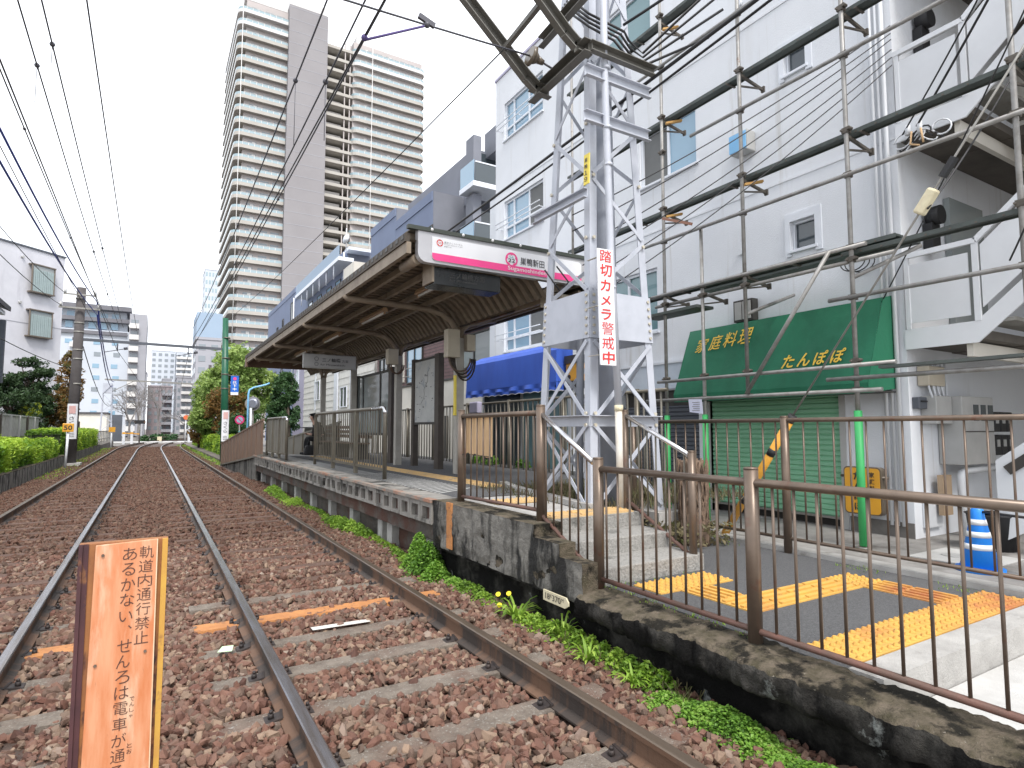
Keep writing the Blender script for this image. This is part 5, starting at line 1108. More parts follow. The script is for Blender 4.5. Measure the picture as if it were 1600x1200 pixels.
for (y, z) in ((6.55, 7.75), (6.52, 6.20), (5.12, 4.72), (6.55, 4.72)): b = bm(); b.bar((6.70, y, z), (6.92, y-.12, z+.05), .05, .03); b.build('orange_strap', mat('ochre_strap', (.52, .30, .09), (.45, .25, .08), scale=5) if 'ochre_strap' not in bpy.data.materials else bpy.data.materials['ochre_strap'], SC)
ws = tag(bm().bar((6.62, 6.55, 4.68), (6.62, 5.97, 4.42), .02, .04).build('wood_strip', mat('reddish_wood', (.30, .15, .10), (.25, .12, .08), scale=5)), 'reddish wooden strip stuck out from the scaffold', 'wood strip')
nt_ = thing('paper_notice', 'white paper notice tied to the scaffold pipe between the two shutters', 'notice', (6.64, 5.97, 1.68))
b = bm(); b.hexa([(6.63, 6.10, 1.70), (6.63, 5.86, 1.67), (6.634, 5.86, 1.67), (6.634, 6.10, 1.70), (6.63, 6.12, 1.885), (6.63, 5.88, 1.875), (6.634, 5.88, 1.875), (6.634, 6.12, 1.885)]); b.build('sheet', M['paper'], nt_)
b = bm()
for k in range(5): b.box(6.6275, 6.629, 5.91, 6.05-.02*(k % 2), 1.83-.028*k, 1.838-.028*k)
b.build('print', M['greyletter'], nt_)
ys = thing('restaurant_sign', 'yellow restaurant signboard hung low on the white wall beside the green shutter', 'sign', (7.66, 4.25, .4))
def rrx(y0, y1, z0, z1, r, x, n=5):
    p = []
    for (cy, cz, a0) in ((y1+r, z0+r, -90), (y1+r, z1-r, 0), (y0-r, z1-r, 90), (y0-r, z0+r, 180)):
        for k in range(n+1): a = R_(a0+90*k/n); p.append((x, cy-r*math.cos(a), cz+r*math.sin(a)))
    return p
def slabx(mb, p, d):
    q = [(x+d, y, z) for x, y, z in p]; mb.poly(p); mb.poly(q[::-1])
    for i in range(len(p)): j = (i+1) % len(p); mb.poly([p[j], p[i], q[i], q[j]])
b = bm(); slabx(b, rrx(4.49, 4.03, .395, .985, .05, 7.655), .10); b.build('rim', M['porcelain'], ys); b = bm(); slabx(b, rrx(4.475, 4.045, .41, .97, .045, 7.648), .012); b.build('face', M['vend'], ys)
for i, ch in enumerate('家庭料理'): text(ch, M['ink'], ys, (7.647, 4.165, .86-.082*i), (0, -1, 0), (0, 0, 1), w=.062, h=.064, bold=.02)
for i, ch in enumerate('たんぽぽ'): text(ch, M['ink'], ys, (7.647, 4.36, .82-.125*i), (0, -1, 0), (0, 0, 1), w=.10, h=.10, bold=.03)
b = bm(); b.cyl((7.70, 4.55, .86), (7.70, 3.97, .86), .018, 8); b.build('bracket', M['porcelain'], ys)

# ------------------------------------------------------------------ houses behind the platform
def plainwin(parent, O, Rt, Nn, rects, fm, gm, fw=.05, mul=True):
    for (u0, u1, v0, v1) in rects: window(parent, O, Rt, Nn, u0, u1, v0, v1, 0, fm, gm, muls=((u0+u1)/2,) if mul else (), fw=fw, proud=.05)
H = thing('brown_house', 'house behind the platform with mauve brick cladding above cream plaster', 'house', (9, 20, .16))
bm().box(8.6, 14, 15.2, 26, .1, 3.15).build('lower_wall', M['cream'], H)
b = bm(); b.box(8.58, 14, 15.2, 26, 3.151, 5.6); b.build('upper_wall', M['brick'], H)
b = bm(); z = 3.25
while z < 5.5: b.box(8.572, 8.5795, 15.2, 26, z, z+.012); z += .12
b.build('brick_joint', M['darkframe'], H)
bm().box(8.55, 8.58, 15.2, 26, 3.10, 3.16).build('band', M['darkframe'], H)
bm().box(8.3, 14.2, 14.9, 26.2, 5.62, 5.75).build('roof', M['tile'], H)
bm().box(8.0, 8.6, 15.2, 18.4, 4.72, 4.80).build('eave', M['darkframe'], H)
OH = (8.58, 26, 0)
for (ya, yb, za, zb, gl) in ((15.4, 17.7, 3.35, 4.45, 'glassg'), (20.7, 22.3, 3.2, 4.6, 'glassb'), (24.5, 25.6, 3.4, 4.5, 'glassd')): plainwin(H, OH, RY, NX, [(26-yb, 26-ya, za, zb)], M['darkframe'], M[gl])
bm().box(8.52, 8.599, 22.6, 24.2, 3.3, 5.5).build('wall_panel', M['cream'], H)
bm().box(8.50, 8.58, 18.5, 19.1, .1, 1.9).build('door', M['darkframe'], H)
b = bm(); b.cyl((8.35, 20.4, 3.75), (8.35, 22.8, 3.75), .015, 6); b.cyl((8.35, 20.4, 3.45), (8.35, 22.8, 3.45), .015, 6)
for y in (20.4, 21.6, 22.8): b.cyl((8.35, y, 3.4), (8.58, y, 3.4), .012, 6); b.cyl((8.35, y, 3.4), (8.35, y, 4.0), .012, 6)
b.build('drying_rail', M['galv'], H)
gt = thing('yard_gate', 'grey slatted yard gate behind the platform fence', 'gate', (7.4, 13, .2))
b = bm()
for k in range(30): b.box(7.38, 7.40, 10.2+.14*k, 10.29+.14*k, .3, 1.75)
b.build('slats', M['panelgrey'], gt); bm().box(7.36, 7.42, 10.1, 14.5, 1.75, 1.82).build('rail', M['darkframe'], gt)
Hc = thing('clapboard_house', 'white clapboard house behind the far half of the platform', 'house', (9, 36, .16))
b = bm(); z = .1
while z < 6.4: b.poly([(8.80, 42, z), (8.80, 27, z), (8.775, 27, z+.005), (8.775, 42, z+.005)]); b.poly([(8.775, 42, z+.005), (8.775, 27, z+.005), (8.80, 27, z+.37), (8.80, 42, z+.37)]); z += .37
b.poly([(8.8, 27, .1), (14, 27, .1), (14, 27, 6.5), (8.8, 27, 6.5)]); b.poly([(8.8, 42, .1), (8.8, 42, 6.5), (14, 42, 6.5), (14, 42, .1)])
b.build('wall', M['clap'], Hc)
bm().box(8.6, 14.2, 26.8, 42.2, 6.5, 6.62).build('roof', M['tile'], Hc)
each('corner_board', M['frame'], Hc, [(8.70, 8.774, 33.2, 33.9, .1, 6.4), (8.72, 8.774, 30.6, 30.8, .1, 6.4), (8.72, 8.774, 38.4, 38.6, 2.6, 6.4)])
plainwin(Hc, (8.775, 42, 0), RY, NX, [(9.3, 10.6, 2.6, 3.7), (3.3, 4.6, 3.2, 4.4)], M['frame'], M['glassd'])
bm().box(8.2, 8.77, 36, 41.6, 1.5, 1.56).build('porch_roof', M['tile'], Hc); bm().box(8.70, 8.774, 37, 41, .1, 1.49).build('porch_opening', M['darkframe'], Hc)
Hl = thing('lilac_house', 'narrow lilac house between the clapboard house and the blue grey flats', 'house', (9.5, 44, .16))
bm().box(8.8, 14, 42.2, 45.6, .1, 8.6).build('wall', M['lilac'], Hl); plainwin(Hl, (8.8, 45.6, 0), RY, NX, [(1.2, 1.9, 4.0, 5.6), (1.2, 1.9, 1.6, 2.8)], M['frame'], M['glassb'])
# ------------------------------------------------------------------ blue grey flats
A = thing('blue_grey_flats', 'stepped blue grey block of flats with white balcony slabs above the canopy', 'building', (13, 45, .16))
segs = [(25.6, 30.6, 12.2, 11.0), (30.6, 34.9, 13.0, 11.0), (34.9, 40, 11.6, 12.4), (40, 57, 13.2, 11.0), (57, 72, 14.0, 11.0)]
for i, (ya, yb, z, x) in enumerate(segs):
    bm().box(x, 21, ya+.01, yb, .1, z).build('wall', M['aptblue'], A)
    bm().box(x-.04, x+.25, ya+.02, yb-.02, z+.001, z+.45).build('parapet', M['aptblue'], A)
bm().box(12.6, 20, 24.6, 33, 12.2, 14.7).build('penthouse', M['aptgrey'], A)
for (ya, z, x1) in ((25.6, 12.2, 13.9), (30.6, 13.0, 14), (40, 13.2, 14)): bm().box(11.02, x1, ya-.03, ya+.005, z-2.5, z+.44).build('end_wall', M['aptgrey'], A)
# near end: balconies facing the camera
for z in (6.6, 9.3, 12.0):
    b = bm(); b.box(11.6, 15.0, 22.6, 24.0, z, z+.22); b.build('balcony_slab', M['frame'], A)
    bm().box(11.65, 11.68, 22.7, 24, z+.25, z+1.2).build('balcony_glass', M['glassb'], A); bm().box(11.7, 14.9, 22.62, 22.65, z+.25, z+1.05).build('balcony_glass', M['glassd'], A); bm().box(11.7, 14.9, 22.60, 22.67, z+1.06, z+1.12).build('balcony_rail', M['frame'], A)
    bm().box(12.2, 14.6, 23.90, 24.005, z+.3, z+2.2).build('balcony_window', M['glassd'], A)
    bm().box(11.9, 12.3, 23.2, 23.95, z+.22, z+2.6).build('pier', M['aptgrey'], A)
bm().box(12.9, 15.4, 22.4, 24.0, 14.0, 15.2).build('rooftop_box', M['aptgrey'], A)
b = bm()
b.box(10.0, 11.0, 38.5, 52.2, 12.35, 12.6)
b.build('balcony_slab', M['frame'], A)
b = bm(); b.box(10.05, 10.08, 38.6, 52, 12.61, 13.4); b.build('balcony_glass', M['farblue'], A)
bm().box(10.8, 12.5, 39.0, 39.95, 13.3, 13.5).build('balcony_slab', M['frame'], A)
for y in range(40, 52, 2): bm().cyl((10.1, y, 11.4), (10.1, y, 12.34), .04, 6).build('balcony_post', M['frame'], A)
bm().box(10.3, 11.0, 36, 38.3, 10.6, 11.7).build('cream_box', M['cream'], A)
for (ya, za, zb) in ((58.2, 9.2, 13.3), (62.5, 10.6, 12.4), (65.5, 10.6, 12.0), (68, 10.2, 11.6), (62.5, 6, 7.4), (66, 6, 7.4), (59, 4, 6), (63, 2, 4), (68, 2, 4)): window(A, (11.0, 72, 0), RY, NX, 72-ya-.8, 72-ya, za, zb, 0, M['darkframe'], M['glassd'], proud=.05)
for (ya, za, zb) in ((31, 9.6, 11), (33.4, 9.6, 11), (25.5, 9.4, 11), (27.5, 9.4, 11)): window(A, (11.1, 72, 0), RY, NX, 72-ya-1.3, 72-ya, za, zb, 0, M['darkframe'], M['glassb'], proud=.16)
for y in (40.5, 57.3): bm().tube([(10.9, y, 4), (10.9, y, 13.5)], .06, 8).build('white_pipe', M['frame'], A)
for (x, ya, z) in ((12.0, 25.57, 9.6), (13.0, 25.57, 9.6), (12.2, 39.97, 11.4), (12.0, 30.57, 11.0)): bm().box(x, x+.7, ya-.06, ya-.031, z, z+1.3).build('window', M['glassd'], A)
for y in (41.5, 44, 47, 50): window(A, (11.0, 72, 0), RY, NX, 72-y-1.4, 72-y, 10.0, 11.9, 0, M['darkframe'], M['glassb'], proud=.05)
ant = thing('roof_antenna', 'small white satellite dish and rail on the roof of the blue grey flats', 'satellite dish', (10.5, 40, 13))
b = bm(); b.cyl((10.4, 38.2, 12.9), (10.4, 38.2, 14.4), .03, 6); b.cyl((10.38, 38.2, 13.7), (10.25, 38.15, 13.72), .35, 14, r2=.05); b.build('dish', M['frame'], ant)

# ------------------------------------------------------------------ tower block
TW = thing('tower_block', 'very tall beige and grey residential tower with balconies wrapped round every floor', 'tower block', (38, 160, 0))
TY = 148.0; NF = 32; FH = 3.0; ZT = 102.6
zs = [ZT-FH*(k+1) for k in range(NF)]
bm().box(15.9, 25.2, TY+1.05, TY+34, 0, ZT+.8).build('wing_wall', M['twmauve'], TW)
bm().box(41.5, 60.4, TY+1.05, TY+30, 0, ZT-1).build('wing_wall', M['twmauve'], TW)
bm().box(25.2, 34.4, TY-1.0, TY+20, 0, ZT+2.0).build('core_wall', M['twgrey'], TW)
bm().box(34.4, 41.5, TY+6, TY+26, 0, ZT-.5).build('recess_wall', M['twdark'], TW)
b = bm()
for k in range(NF+1): z = ZT+1.4-FH*k; b.box(25.15, 34.45, TY-1.03, TY-1.001, z, z+.10)
b.build('core_joint', M['fargrey'], TW)
bm().box(25.4, 34.2, TY, TY+12, ZT+2.01, ZT+4.5).build('roof_box', M['twwhite'], TW)
bm().box(15.4, 25.1, TY+1, TY+30, ZT+.81, ZT+2.2).build('roof_box', M['twwhite'], TW); bm().box(43, 50, TY+4, TY+16, ZT-1, ZT+3.0).build('roof_box', M['twwhite'], TW)
def rounded(x0, x1, y0, y1, r, n=5, both=False):
    """plan outline of a balcony: rounded left front corner (and right)"""
    p = [(x0, y1)]+[(x0+r-r*math.cos(a), y0+r-r*math.sin(a)) for a in np.linspace(0, math.pi/2, n)]
    if both: p += [(x1-r+r*math.sin(a), y0+r-r*math.cos(a)) for a in np.linspace(0, math.pi/2, n)]+[(x1, y1)]
    else: p += [(x1, y0)]
    return p
def strip(mb, plan, z0, z1, mi=0):
    for (a, c) in zip(plan[:-1], plan[1:]): mb.poly([(a[0], a[1], z0), (c[0], c[1], z0), (c[0], c[1], z1), (a[0], a[1], z1)], mi)
WREST = bm()
def balcony(x0, x1, y0, y1, z, both, posts):
    pl_ = rounded(x0, x1, y0, y1, 1.7, both=both)
    b = bm(); strip(b, pl_, z, z+.80); b.poly([(x, y, z) for x, y in pl_]+([(x1, TY+1.1, z)] if not both else [])); b.build('balcony', M['twbeige'] if z < ZT-2.5*FH else M['twwhite'], TW)
    inn = [(x+.02, y+.02) for x, y in pl_]
    b = bm(); strip(b, inn, z+.80, z+1.42); b.build('balcony_glass', M['twglass'], TW)
    b = bm()
    for k in range(posts):
        x = x0+1.8+(x1-x0-2.0)*k/posts; b.box(x-.05, x+.05, y0-.02, y0+.03, z+.78, z+1.44)
    b.box(x0+1.7, x1-(1.7 if both else 0), y0-.03, y0+.03, z+1.42, z+1.48); b.build('balcony_rail', M['twwhite'], TW)
for k, z in enumerate(zs):
    balcony(14.0, 25.14, TY, TY+30, z, False, 7)
    balcony(41.2, 61.2, TY, TY+26, z-1.4, True, 12)
    wb_ = [(x, x+1.9, TY+1.01, TY+1.05, z+.2, z+2.3) for x in (17.0, 20.0, 22.6)]+[(x, x+1.7, TY+1.01, TY+1.05, z-1.2, z+.9) for x in (44.5, 47.4, 50.2, 54.2, 56.4)]
    if 15 <= k < 27: each('window', M['twwin'], TW, wb_)
    else:
        for q in wb_: WREST.box(*q)
    for y in range(4, 30, 6): WREST.box(15.86, 15.9, TY+y, TY+y+3, z+.2, z+2.3)
    each('curtain', M['twwhite'], TW, [(x, x+.75, TY+.96, TY+1.005, z-.2 if x > 40 else z+.3, z+.9 if x > 40 else z+2.2) for x in (17.95, 44.5, 50.9)])
    b = bm(); b.box(34.45, 41.3, TY+1.0, TY+6, z-1.35, z-.6); b.build('gallery_beam', M['twbeige'], TW)
    b = bm(); b.box(34.45, 39.2, TY+3.4, TY+3.5, z-.1, z+1.0); b.build('gallery_screen', M['twwhite'], TW)
kind(WREST.build('window', M['twwin'], TW), 'stuff')
for x in (46.2, 15.0): bm().cyl((x, TY-.1, 0), (x, TY-.1, ZT), .08, 6).build('drainpipe', M['twwhite'], TW)
for x in (39.3, 40.6): bm().box(x, x+.25, TY+1.2, TY+1.5, 0, ZT-2).build('gallery_post', M['twmauve'], TW)

# ------------------------------------------------------------------ far buildings along the line
def block(name, label, x0, x1, y0, y1, h, fl, nx, wallm, winm, balc=None, side_n=3, face='-y', roofm=None, cat='building', base=0):
    t = thing(name, label, cat, ((x0+x1)/2, (y0+y1)/2, 0)); bm().box(x0, x1, y0, y1, -.3, h).build('wall', wallm, t)
    fh = (h-.8)/fl
    for k in range(fl):
        z = .4+fh*k; w_ = (x1-x0)/nx; v_ = (y1-y0)/side_n
        each('window', winm, t, [(x0+w_*(i+.2), x0+w_*(i+.75), y0-.06, y0-.001, z+fh*.28, z+fh*.78) for i in range(nx)])
        if x0 > 2 and k >= fl-7: each('window', winm, t, [(x0-.06, x0-.001, y0+v_*(i+.25), y0+v_*(i+.7), z+fh*.28, z+fh*.78) for i in range(side_n)])
        if balc:
            b = bm(); xa, xb = x0+(x1-x0)*balc[0], x0+(x1-x0)*balc[1]; b.box(xa, xb, y0-1.3, y0-.07, z, z+.15); b.box(xa, xb, y0-1.3, y0-1.2, z+.151, z+fh*.38); b.build('balcony', balc[2], t)
    bm().box(x0-.15, x1+.15, y0-.15, y1+.15, h+.001, h+.5).build('parapet', roofm or wallm, t)
    return t
block('white_high_rise', 'pale white high rise with plain windows at the vanishing end of the tram line', -1.0, 9.5, 345, 360, 40, 14, 4, M['farwhite'], M['twwin'])
block('white_high_rise', 'balconied half of the pale high rise at the vanishing end of the line', 9.7, 16.5, 338, 355, 39, 14, 3, M['farwhite'], M['twwin'], (.0, 1, M['twwhite']))
block('mauve_mid_rise', 'mauve mid rise block beyond the far crossing', -1.2, 5.8, 231, 245, 15.3, 6, 4, M['farmauve'], M['twwin'], (.6, 1, M['fargrey']))
block('grey_flats', 'grey narrow flats with stacked balconies next to the mauve block', 6.6, 10.8, 216, 232, 17.5, 7, 3, M['fargrey'], M['twwin'], (.3, 1, M['twwhite']))
ob_ = block('grey_office_block', 'plain grey tower with a blue grey top storey beside the green trees', 6.98, 11.3, 130, 141, 18.7, 8, 2, M['fargrey'], M['twwin'])
bm().box(6.9, 11.4, 129.9, 141.1, 19.21, 24.0).build('blue_screen', M['farblue'], ob_)
block('pale_glass_tower', 'faint pale blue glass tower far behind the tall beige tower', 22.4, 32, 362, 380, 88, 20, 6, M['farwhite'], M['twglass'])
block('grey_low_rise', 'low grey block between the white mid rise and the mauve block', -8.5, -1.6, 222, 240, 19.0, 6, 4, M['fargrey'], M['twwin'])
block('white_low_rise', 'low white block beyond the crossing beside the grey narrow flats', 11, 17, 240, 255, 13, 4, 3, M['farwhite'], M['twwin'])
block('slender_grey_block', 'slender grey block squeezed between the mauve block and the white high rise', 3.2, 6.2, 262, 275, 20, 7, 2, M['fargrey'], M['twwin'])
# big white stepped mid rise at left
M['band'] = mat('slate_band', (.16, .16, .18), (.13, .13, .15), scale=.5)
Wm = thing('white_mid_rise', 'white stepped mid rise flats with dark roof bands behind the concrete pole', 'building', (-10, 172, 0))
bm().box(-22, -5.2, 170, 190, -.3, 24.6).build('wall', M['farwhite'], Wm); bm().box(-21.5, -5.6, 171.5, 189, 24.61, 27.2).build('upper_wall', M['farwhite'], Wm); bm().box(-21.5, -6.0, 173, 188, 27.21, 29.6).build('upper_wall', M['farwhite'], Wm)
bm().box(-21.8, -5.0, 170.5, 189, 29.61, 30.7).build('roof_band', M['band'], Wm); bm().box(-21.8, -5.2, 169.6, 171.4, 26.6, 27.5).build('roof_band', M['band'], Wm); bm().box(-22.2, -5.6, 169.4, 171, 23.5, 24.3).build('roof_band', M['band'], Wm)
for k in range(8):
    z = 1+2.75*k; each('window', M['glassb'] if k % 3 else M['twwin'], Wm, [(x, x+1.3, 169.94, 169.999, z+.9, z+1.9) for x in ((-20.5, -17.6, -12.2, -8.6) if k % 2 else (-20.3, -12.0, -8.2))])
    b = bm(); b.box(-16.6, -14.9, 168.8, 169.99, z, z+1.1) if k > 2 else b.box(-19, -17, 169.2, 169.99, z, z+.9); b.build('balcony', M['twwhite'], Wm)
for z, x1 in ((25, -7), (27.6, -8)): each('window', M['glassb'], Wm, [(-20+2.2*i, -18.6+2.2*i, 170.9 if z < 27 else 172.9, 171.49 if z < 27 else 172.99, z, z+1.5) for i in range(6)])
Wr = thing('grey_balcony_block', 'grey block with a stack of balconies joined to the white mid rise', 'building', (-3.5, 168, 0))
bm().box(-5.19, -1.6, 168, 192, -.3, 28.8).build('wall', M['fargrey'], Wr)
for k in range(10):
    z = .9+2.7*k; bm().box(-5.1, -3.2, 166.6, 167.99, z, z+.18).box(-5.1, -3.2, 166.6, 166.7, z+.181, z+1.15).build('balcony', M['twwhite'], Wr); bm().box(-4.9, -3.4, 167.93, 167.999, z+.3, z+2.2).build('window', M['twwin'], Wr)

# ------------------------------------------------------------------ left side: building, fence, wall, hedge, poles
d2 = Vector((-.702, -.712, 0)); n2 = Vector((.712, -.702, 0)); Aa = Vector((-5.2, 48.1, 0))
LB = thing('white_building', 'off white three storey building with two bronze bay windows', 'building', (-8, 38, 0))
def lp(u, z, d=0): p = Aa+d2*u+n2*d; return (p.x, p.y, z)
b = bm(); W_ = 15; HB = 12.56
b.poly([lp(W_, -.3), lp(0, -.3), lp(0, HB), lp(W_, HB)]); b.poly([lp(0, -.3), lp(0, -.3, -9), lp(0, HB, -9), lp(0, HB)]); b.poly([lp(W_, HB), lp(0, HB), lp(0, HB, -9), lp(W_, HB, -9)])
b.build('wall', M['lbwhite'], LB)
bm().bar(lp(W_, HB+.05, .02), lp(-.05, HB+.05, .02), .10, .10).build('roof_edge', M['shdark'], LB)
for z in (7.9, 4.7): bm().bar(lp(W_, z, .005), lp(0, z, .005), .012, .05).build('floor_line', M['fargrey'], LB)
for (za, zb) in ((9.9, 11.55), (7.15, 8.72)):
    ua, ub = .85, 2.25; b = bm()
    P = lambda u, z, d: Vector(lp(u, z, d))
    for z in (za-.06, zb): b.hexa([P(ub+.05, z, 0), P(ua-.05, z, 0), P(ua-.05, z, .34), P(ub+.05, z, .34), P(ub+.05, z+.08, 0), P(ua-.05, z+.08, 0), P(ua-.05, z+.08, .34), P(ub+.05, z+.08, .34)])
    for u in (ua, ub): b.bar(P(u, za, .28), P(u, zb, .28), .08, .08)
    for u in (ua+.08, ): b.bar(P(u, za, .02), P(u, zb, .02), .06, .06)
    w_ = b.build('window', mat('bronze_window', (.14, .115, .09), (.11, .09, .07), scale=4, rough=.4) if 'bronze_window' not in bpy.data.materials else bpy.data.materials['bronze_window'], LB)
    g = bm(); g.poly([P(ub, za, .27), P(ua, za, .27), P(ua, zb, .27), P(ub, zb, .27)]); g.poly([P(ua, za, .27), P(ua, za, 0), P(ua, zb, 0), P(ua, zb, .27)]); po = g.build('pane', M['glassg']); po.parent = w_
    g = bm()
    for k in range(11): u = ua+.06+.12*k; g.bar(P(u, za+.03, .285+.008*(k % 2)), P(u, zb-.25, .285+.008*(k % 2)), .10, .006, tuple(n2))
    c_ = g.build('curtain', mat('pale_curtain', (.34, .42, .42), (.30, .37, .37), scale=4, rough=.6) if 'pale_curtain' not in bpy.data.materials else bpy.data.materials['pale_curtain']); c_.parent = w_
for z in (11.9, 9.1): bm().cyl(lp(2.7, z, 0), lp(2.7, z, .12), .08, 10).build('vent_cap', M['greybox'], LB)
# neighbour with an eave at the left edge
EH = thing('tiled_house', 'house with a dark tiled eave in front of the off white building', 'house', (-7.5, 31, 0))
bm().box(-11, -5.35, 22, 29.6, -.3, 5.9).build('wall', M['farwhite'], EH)
b = bm(); b.hexa([(-11, 22, 7.3), (-8.4, 22, 7.5), (-8.4, 30, 7.5), (-11, 30, 7.3), (-11, 22, 7.5), (-8.4, 22, 7.7), (-8.4, 30, 7.7), (-11, 30, 7.5)]); b.hexa([(-8.4, 22, 7.5), (-4.85, 22, 6.02), (-4.85, 30, 6.02), (-8.4, 30, 7.5), (-8.4, 22, 7.7), (-4.85, 22, 6.2), (-4.85, 30, 6.2), (-8.4, 30, 7.7)]); b.build('roof', M['tile'], EH)
bm().box(-5.6, -5.0, 22, 29.9, 5.85, 6.0).build('eave_board', M['frame'], EH)
each('balcony_screen', M['shdark'], EH, [(-5.349, -4.9, 29.4, 29.6, 3.2, 5.6), (-8, -5.35, 29.42, 29.499, 4.0, 5.5)])
LF = thing('concrete_panel_fence', 'weathered concrete panel fence behind the long hedge', 'fence', (-5, 45, .18))
b = bm(); b.box(-5.06, -5.0, 24, 60, .1, 1.98); b.build('panel', M['conc'], LF)
for y in range(24, 61, 2): bm().box(-5.0, -4.92, y-.07, y+.07, .1, 2.05).build('post', M['greybox'] if y % 3 else M['brownpost'], LF)
bm().box(-4.995, -4.985, 24, 60, 1.1, 1.13).build('seam', M['brownpost'], LF)
bm().box(-5.1, -4.96, 24, 60, 2.0, 2.06).build('cap', M['greybox'], LF)
LW = thing('hedge_wall', 'low stained concrete wall holding up the long hedge', 'wall', (-3.2, 30, -.2))
rough('wall_face', (-3.12, 54, -.4), (0, -53, 0), (0, 0, .70), 200, 8, .012, 3, M['wallstain'], LW, (1, 0, 0))
bm().box(-3.36, -3.13, 1.0, 54, -.4, .31).build('wall_core', M['coping'], LW)
CP = thing('concrete_pole', 'thick tapered concrete catenary pole beside the low hedge wall', 'pole', (-2.93, 32.5, -.15))
bm().cyl((-2.95, 32.5, -.15), (-2.86, 32.5, 7.72), .225, 20, r2=.17).build('shaft', M['polegrey'], CP)
bm().box(-3.35, -2.55, 32.0, 33.0, -.3, -.02).build('base', M['conc'], CP)
b = bm()
for z in (7.2, 6.1, 5.7, 4.9, 4.5, 3.4): b.cyl((-2.88, 32.5, z), (-2.88, 32.5, z+.06), .233-.0065*z, 18)
b.build('band', M['galv'], CP)
for z, L in ((7.35, .6), (6.75, .75)):
    bm().bar((-2.87-L, 32.2, z), (-2.87+L, 32.2, z), .07, .07).build('cross_arm', M['galv'], CP)
    for s in (-1, 1): bm().cyl((-2.87+s*L*.9, 32.2, z+.03), (-2.87+s*L*.9, 32.2, z+.22), .05, 8).build('insulator', M['greybox'], CP)
def poster(name, lab, cx, y, z0, z1, r, w_):
    t = thing(name, lab, 'sign', (cx, y-r, z0)); b = bm(); n = 8
    for i in range(n):
        a0, a1 = -w_+2*w_*i/n, -w_+2*w_*(i+1)/n; b.poly([(cx+r*math.sin(a0), y-r*math.cos(a0), z0), (cx+r*math.sin(a1), y-r*math.cos(a1), z0), (cx+r*math.sin(a1), y-r*math.cos(a1), z1), (cx+r*math.sin(a0), y-r*math.cos(a0), z1)], smooth=True)
    b.build('sheet', M['signwhite'], t)
    h = z1-z0; b = bm(); b.poly([(cx-r*.5, y-r-.012, z1-h*.28), (cx+r*.5, y-r-.012, z1-h*.28), (cx+r*.5, y-r-.012, z1-h*.06), (cx-r*.5, y-r-.012, z1-h*.06)]); b.build('picture', mat('pinkish_print', (.62, .38, .36), (.55, .33, .32), scale=6) if 'pinkish_print' not in bpy.data.materials else bpy.data.materials['pinkish_print'], t)
    for i, ch in enumerate('さくら'): text(ch, M['ink'], t, (cx-r*.42, y-r-.005, z1-h*(.46+.13*i)), X, Z, w=r*.8, h=h*.10, lift=.012)
    b = bm()
    for i in range(3): b.box(cx-r*.45, cx+r*.45, y-r-.012, y-r-.009, z0+h*(.06+.05*i), z0+h*(.075+.05*i))
    b.build('print', M['greyletter'], t); return t
poster('pole_advertisement', 'white advert wrapped round the concrete pole above the speed plate', -2.94, 32.5, 1.02, 2.55, .235, .9)
SPD = thing('speed_sign', 'yellow 50 speed plate on a white post in front of the concrete pole', 'speed sign', (-2.88, 30.3, -.15))
bm().cyl((-2.90, 30.3, -.15), (-2.86, 30.3, 1.35), .045, 10).build('post', M['whitepl'], SPD); bm().box(-3.05, -2.67, 30.2, 30.24, 1.33, 1.68).build('plate', M['vend'], SPD, .02)
text('50', M['ink'], SPD, (-3.0, 30.197, 1.41), X, Z, w=.28, h=.19, bold=.02, lift=.006)
GP = thing('green_pole', 'dark green steel catenary pole beyond the platform ramp', 'pole', (3.08, 32.5, -.15))
bm().cyl((3.13, 32.5, -.15), (2.98, 32.5, 6.9), .19, 18, r2=.13).build('shaft', M['polegreen'], GP)
b = bm()
for z in (4.9, 4.1, 3.4, 5.9): b.cyl((3.05, 32.5, z), (3.05, 32.5, z+.05), .18, 16)
b.build('band', M['olive'], GP)
poster('pole_advertisement', 'white advert wrapped round the green pole', 3.12, 32.5, .85, 2.36, .205, .9)
bsn = thing('banner_sign', 'blue banner sign with white characters hung from the green pole', 'banner', (3.45, 32.4, 3.1))
b = bm(); b.box(3.30, 3.66, 32.38, 32.42, 3.26, 4.06); b.build('cloth', mat('banner_blue', (.015, .14, .56), (.012, .12, .5), scale=4), bsn); bm().box(3.31, 3.65, 32.379, 32.421, 3.12, 3.259).build('white_hem', M['signwhite'], bsn)
bm().cyl((3.1, 32.4, 4.08), (3.68, 32.4, 4.08), .012, 6).build('rod', M['galv'], bsn)
for i, ch in enumerate('巳下中'): text('白山下'[i] if False else ch, M['whiteletter'], bsn, (3.40, 32.378, 3.66-.16*i), X, Z, w=.16, h=.13, bold=.02, lift=.004)
b = bm(); b.cyl((3.48, 32.379, 3.92), (3.48, 32.374, 3.92), .08, 12); b.build('emblem', M['pink'], bsn)
GB = thing('gantry_beam', 'thin steel catenary beam spanning the tracks between the concrete pole and the green pole', 'gantry', (0, 32.5, 5.3))
bm().bar((-3.1, 32.5, 5.42), (3.15, 32.5, 5.36), .10, .12).build('beam', M['shdark'], GB)
for x in (-1.43, 1.41): b = bm(); b.cyl((x, 32.5, 5.32), (x, 32.5, 5.0), .03, 6); b.bar((x-.5, 32.5, 4.9), (x+.3, 32.5, 5.1), .03, .03); b.cyl((x+.25, 32.5, 5.1), (x+.4, 32.5, 5.14), .06, 8); b.build('hanger', M['wire'], GB)
M2 = thing('lattice_mast', 'grey lattice mast beyond the concrete pole in front of the white mid rise', 'mast', (-3.9, 74, -.1))
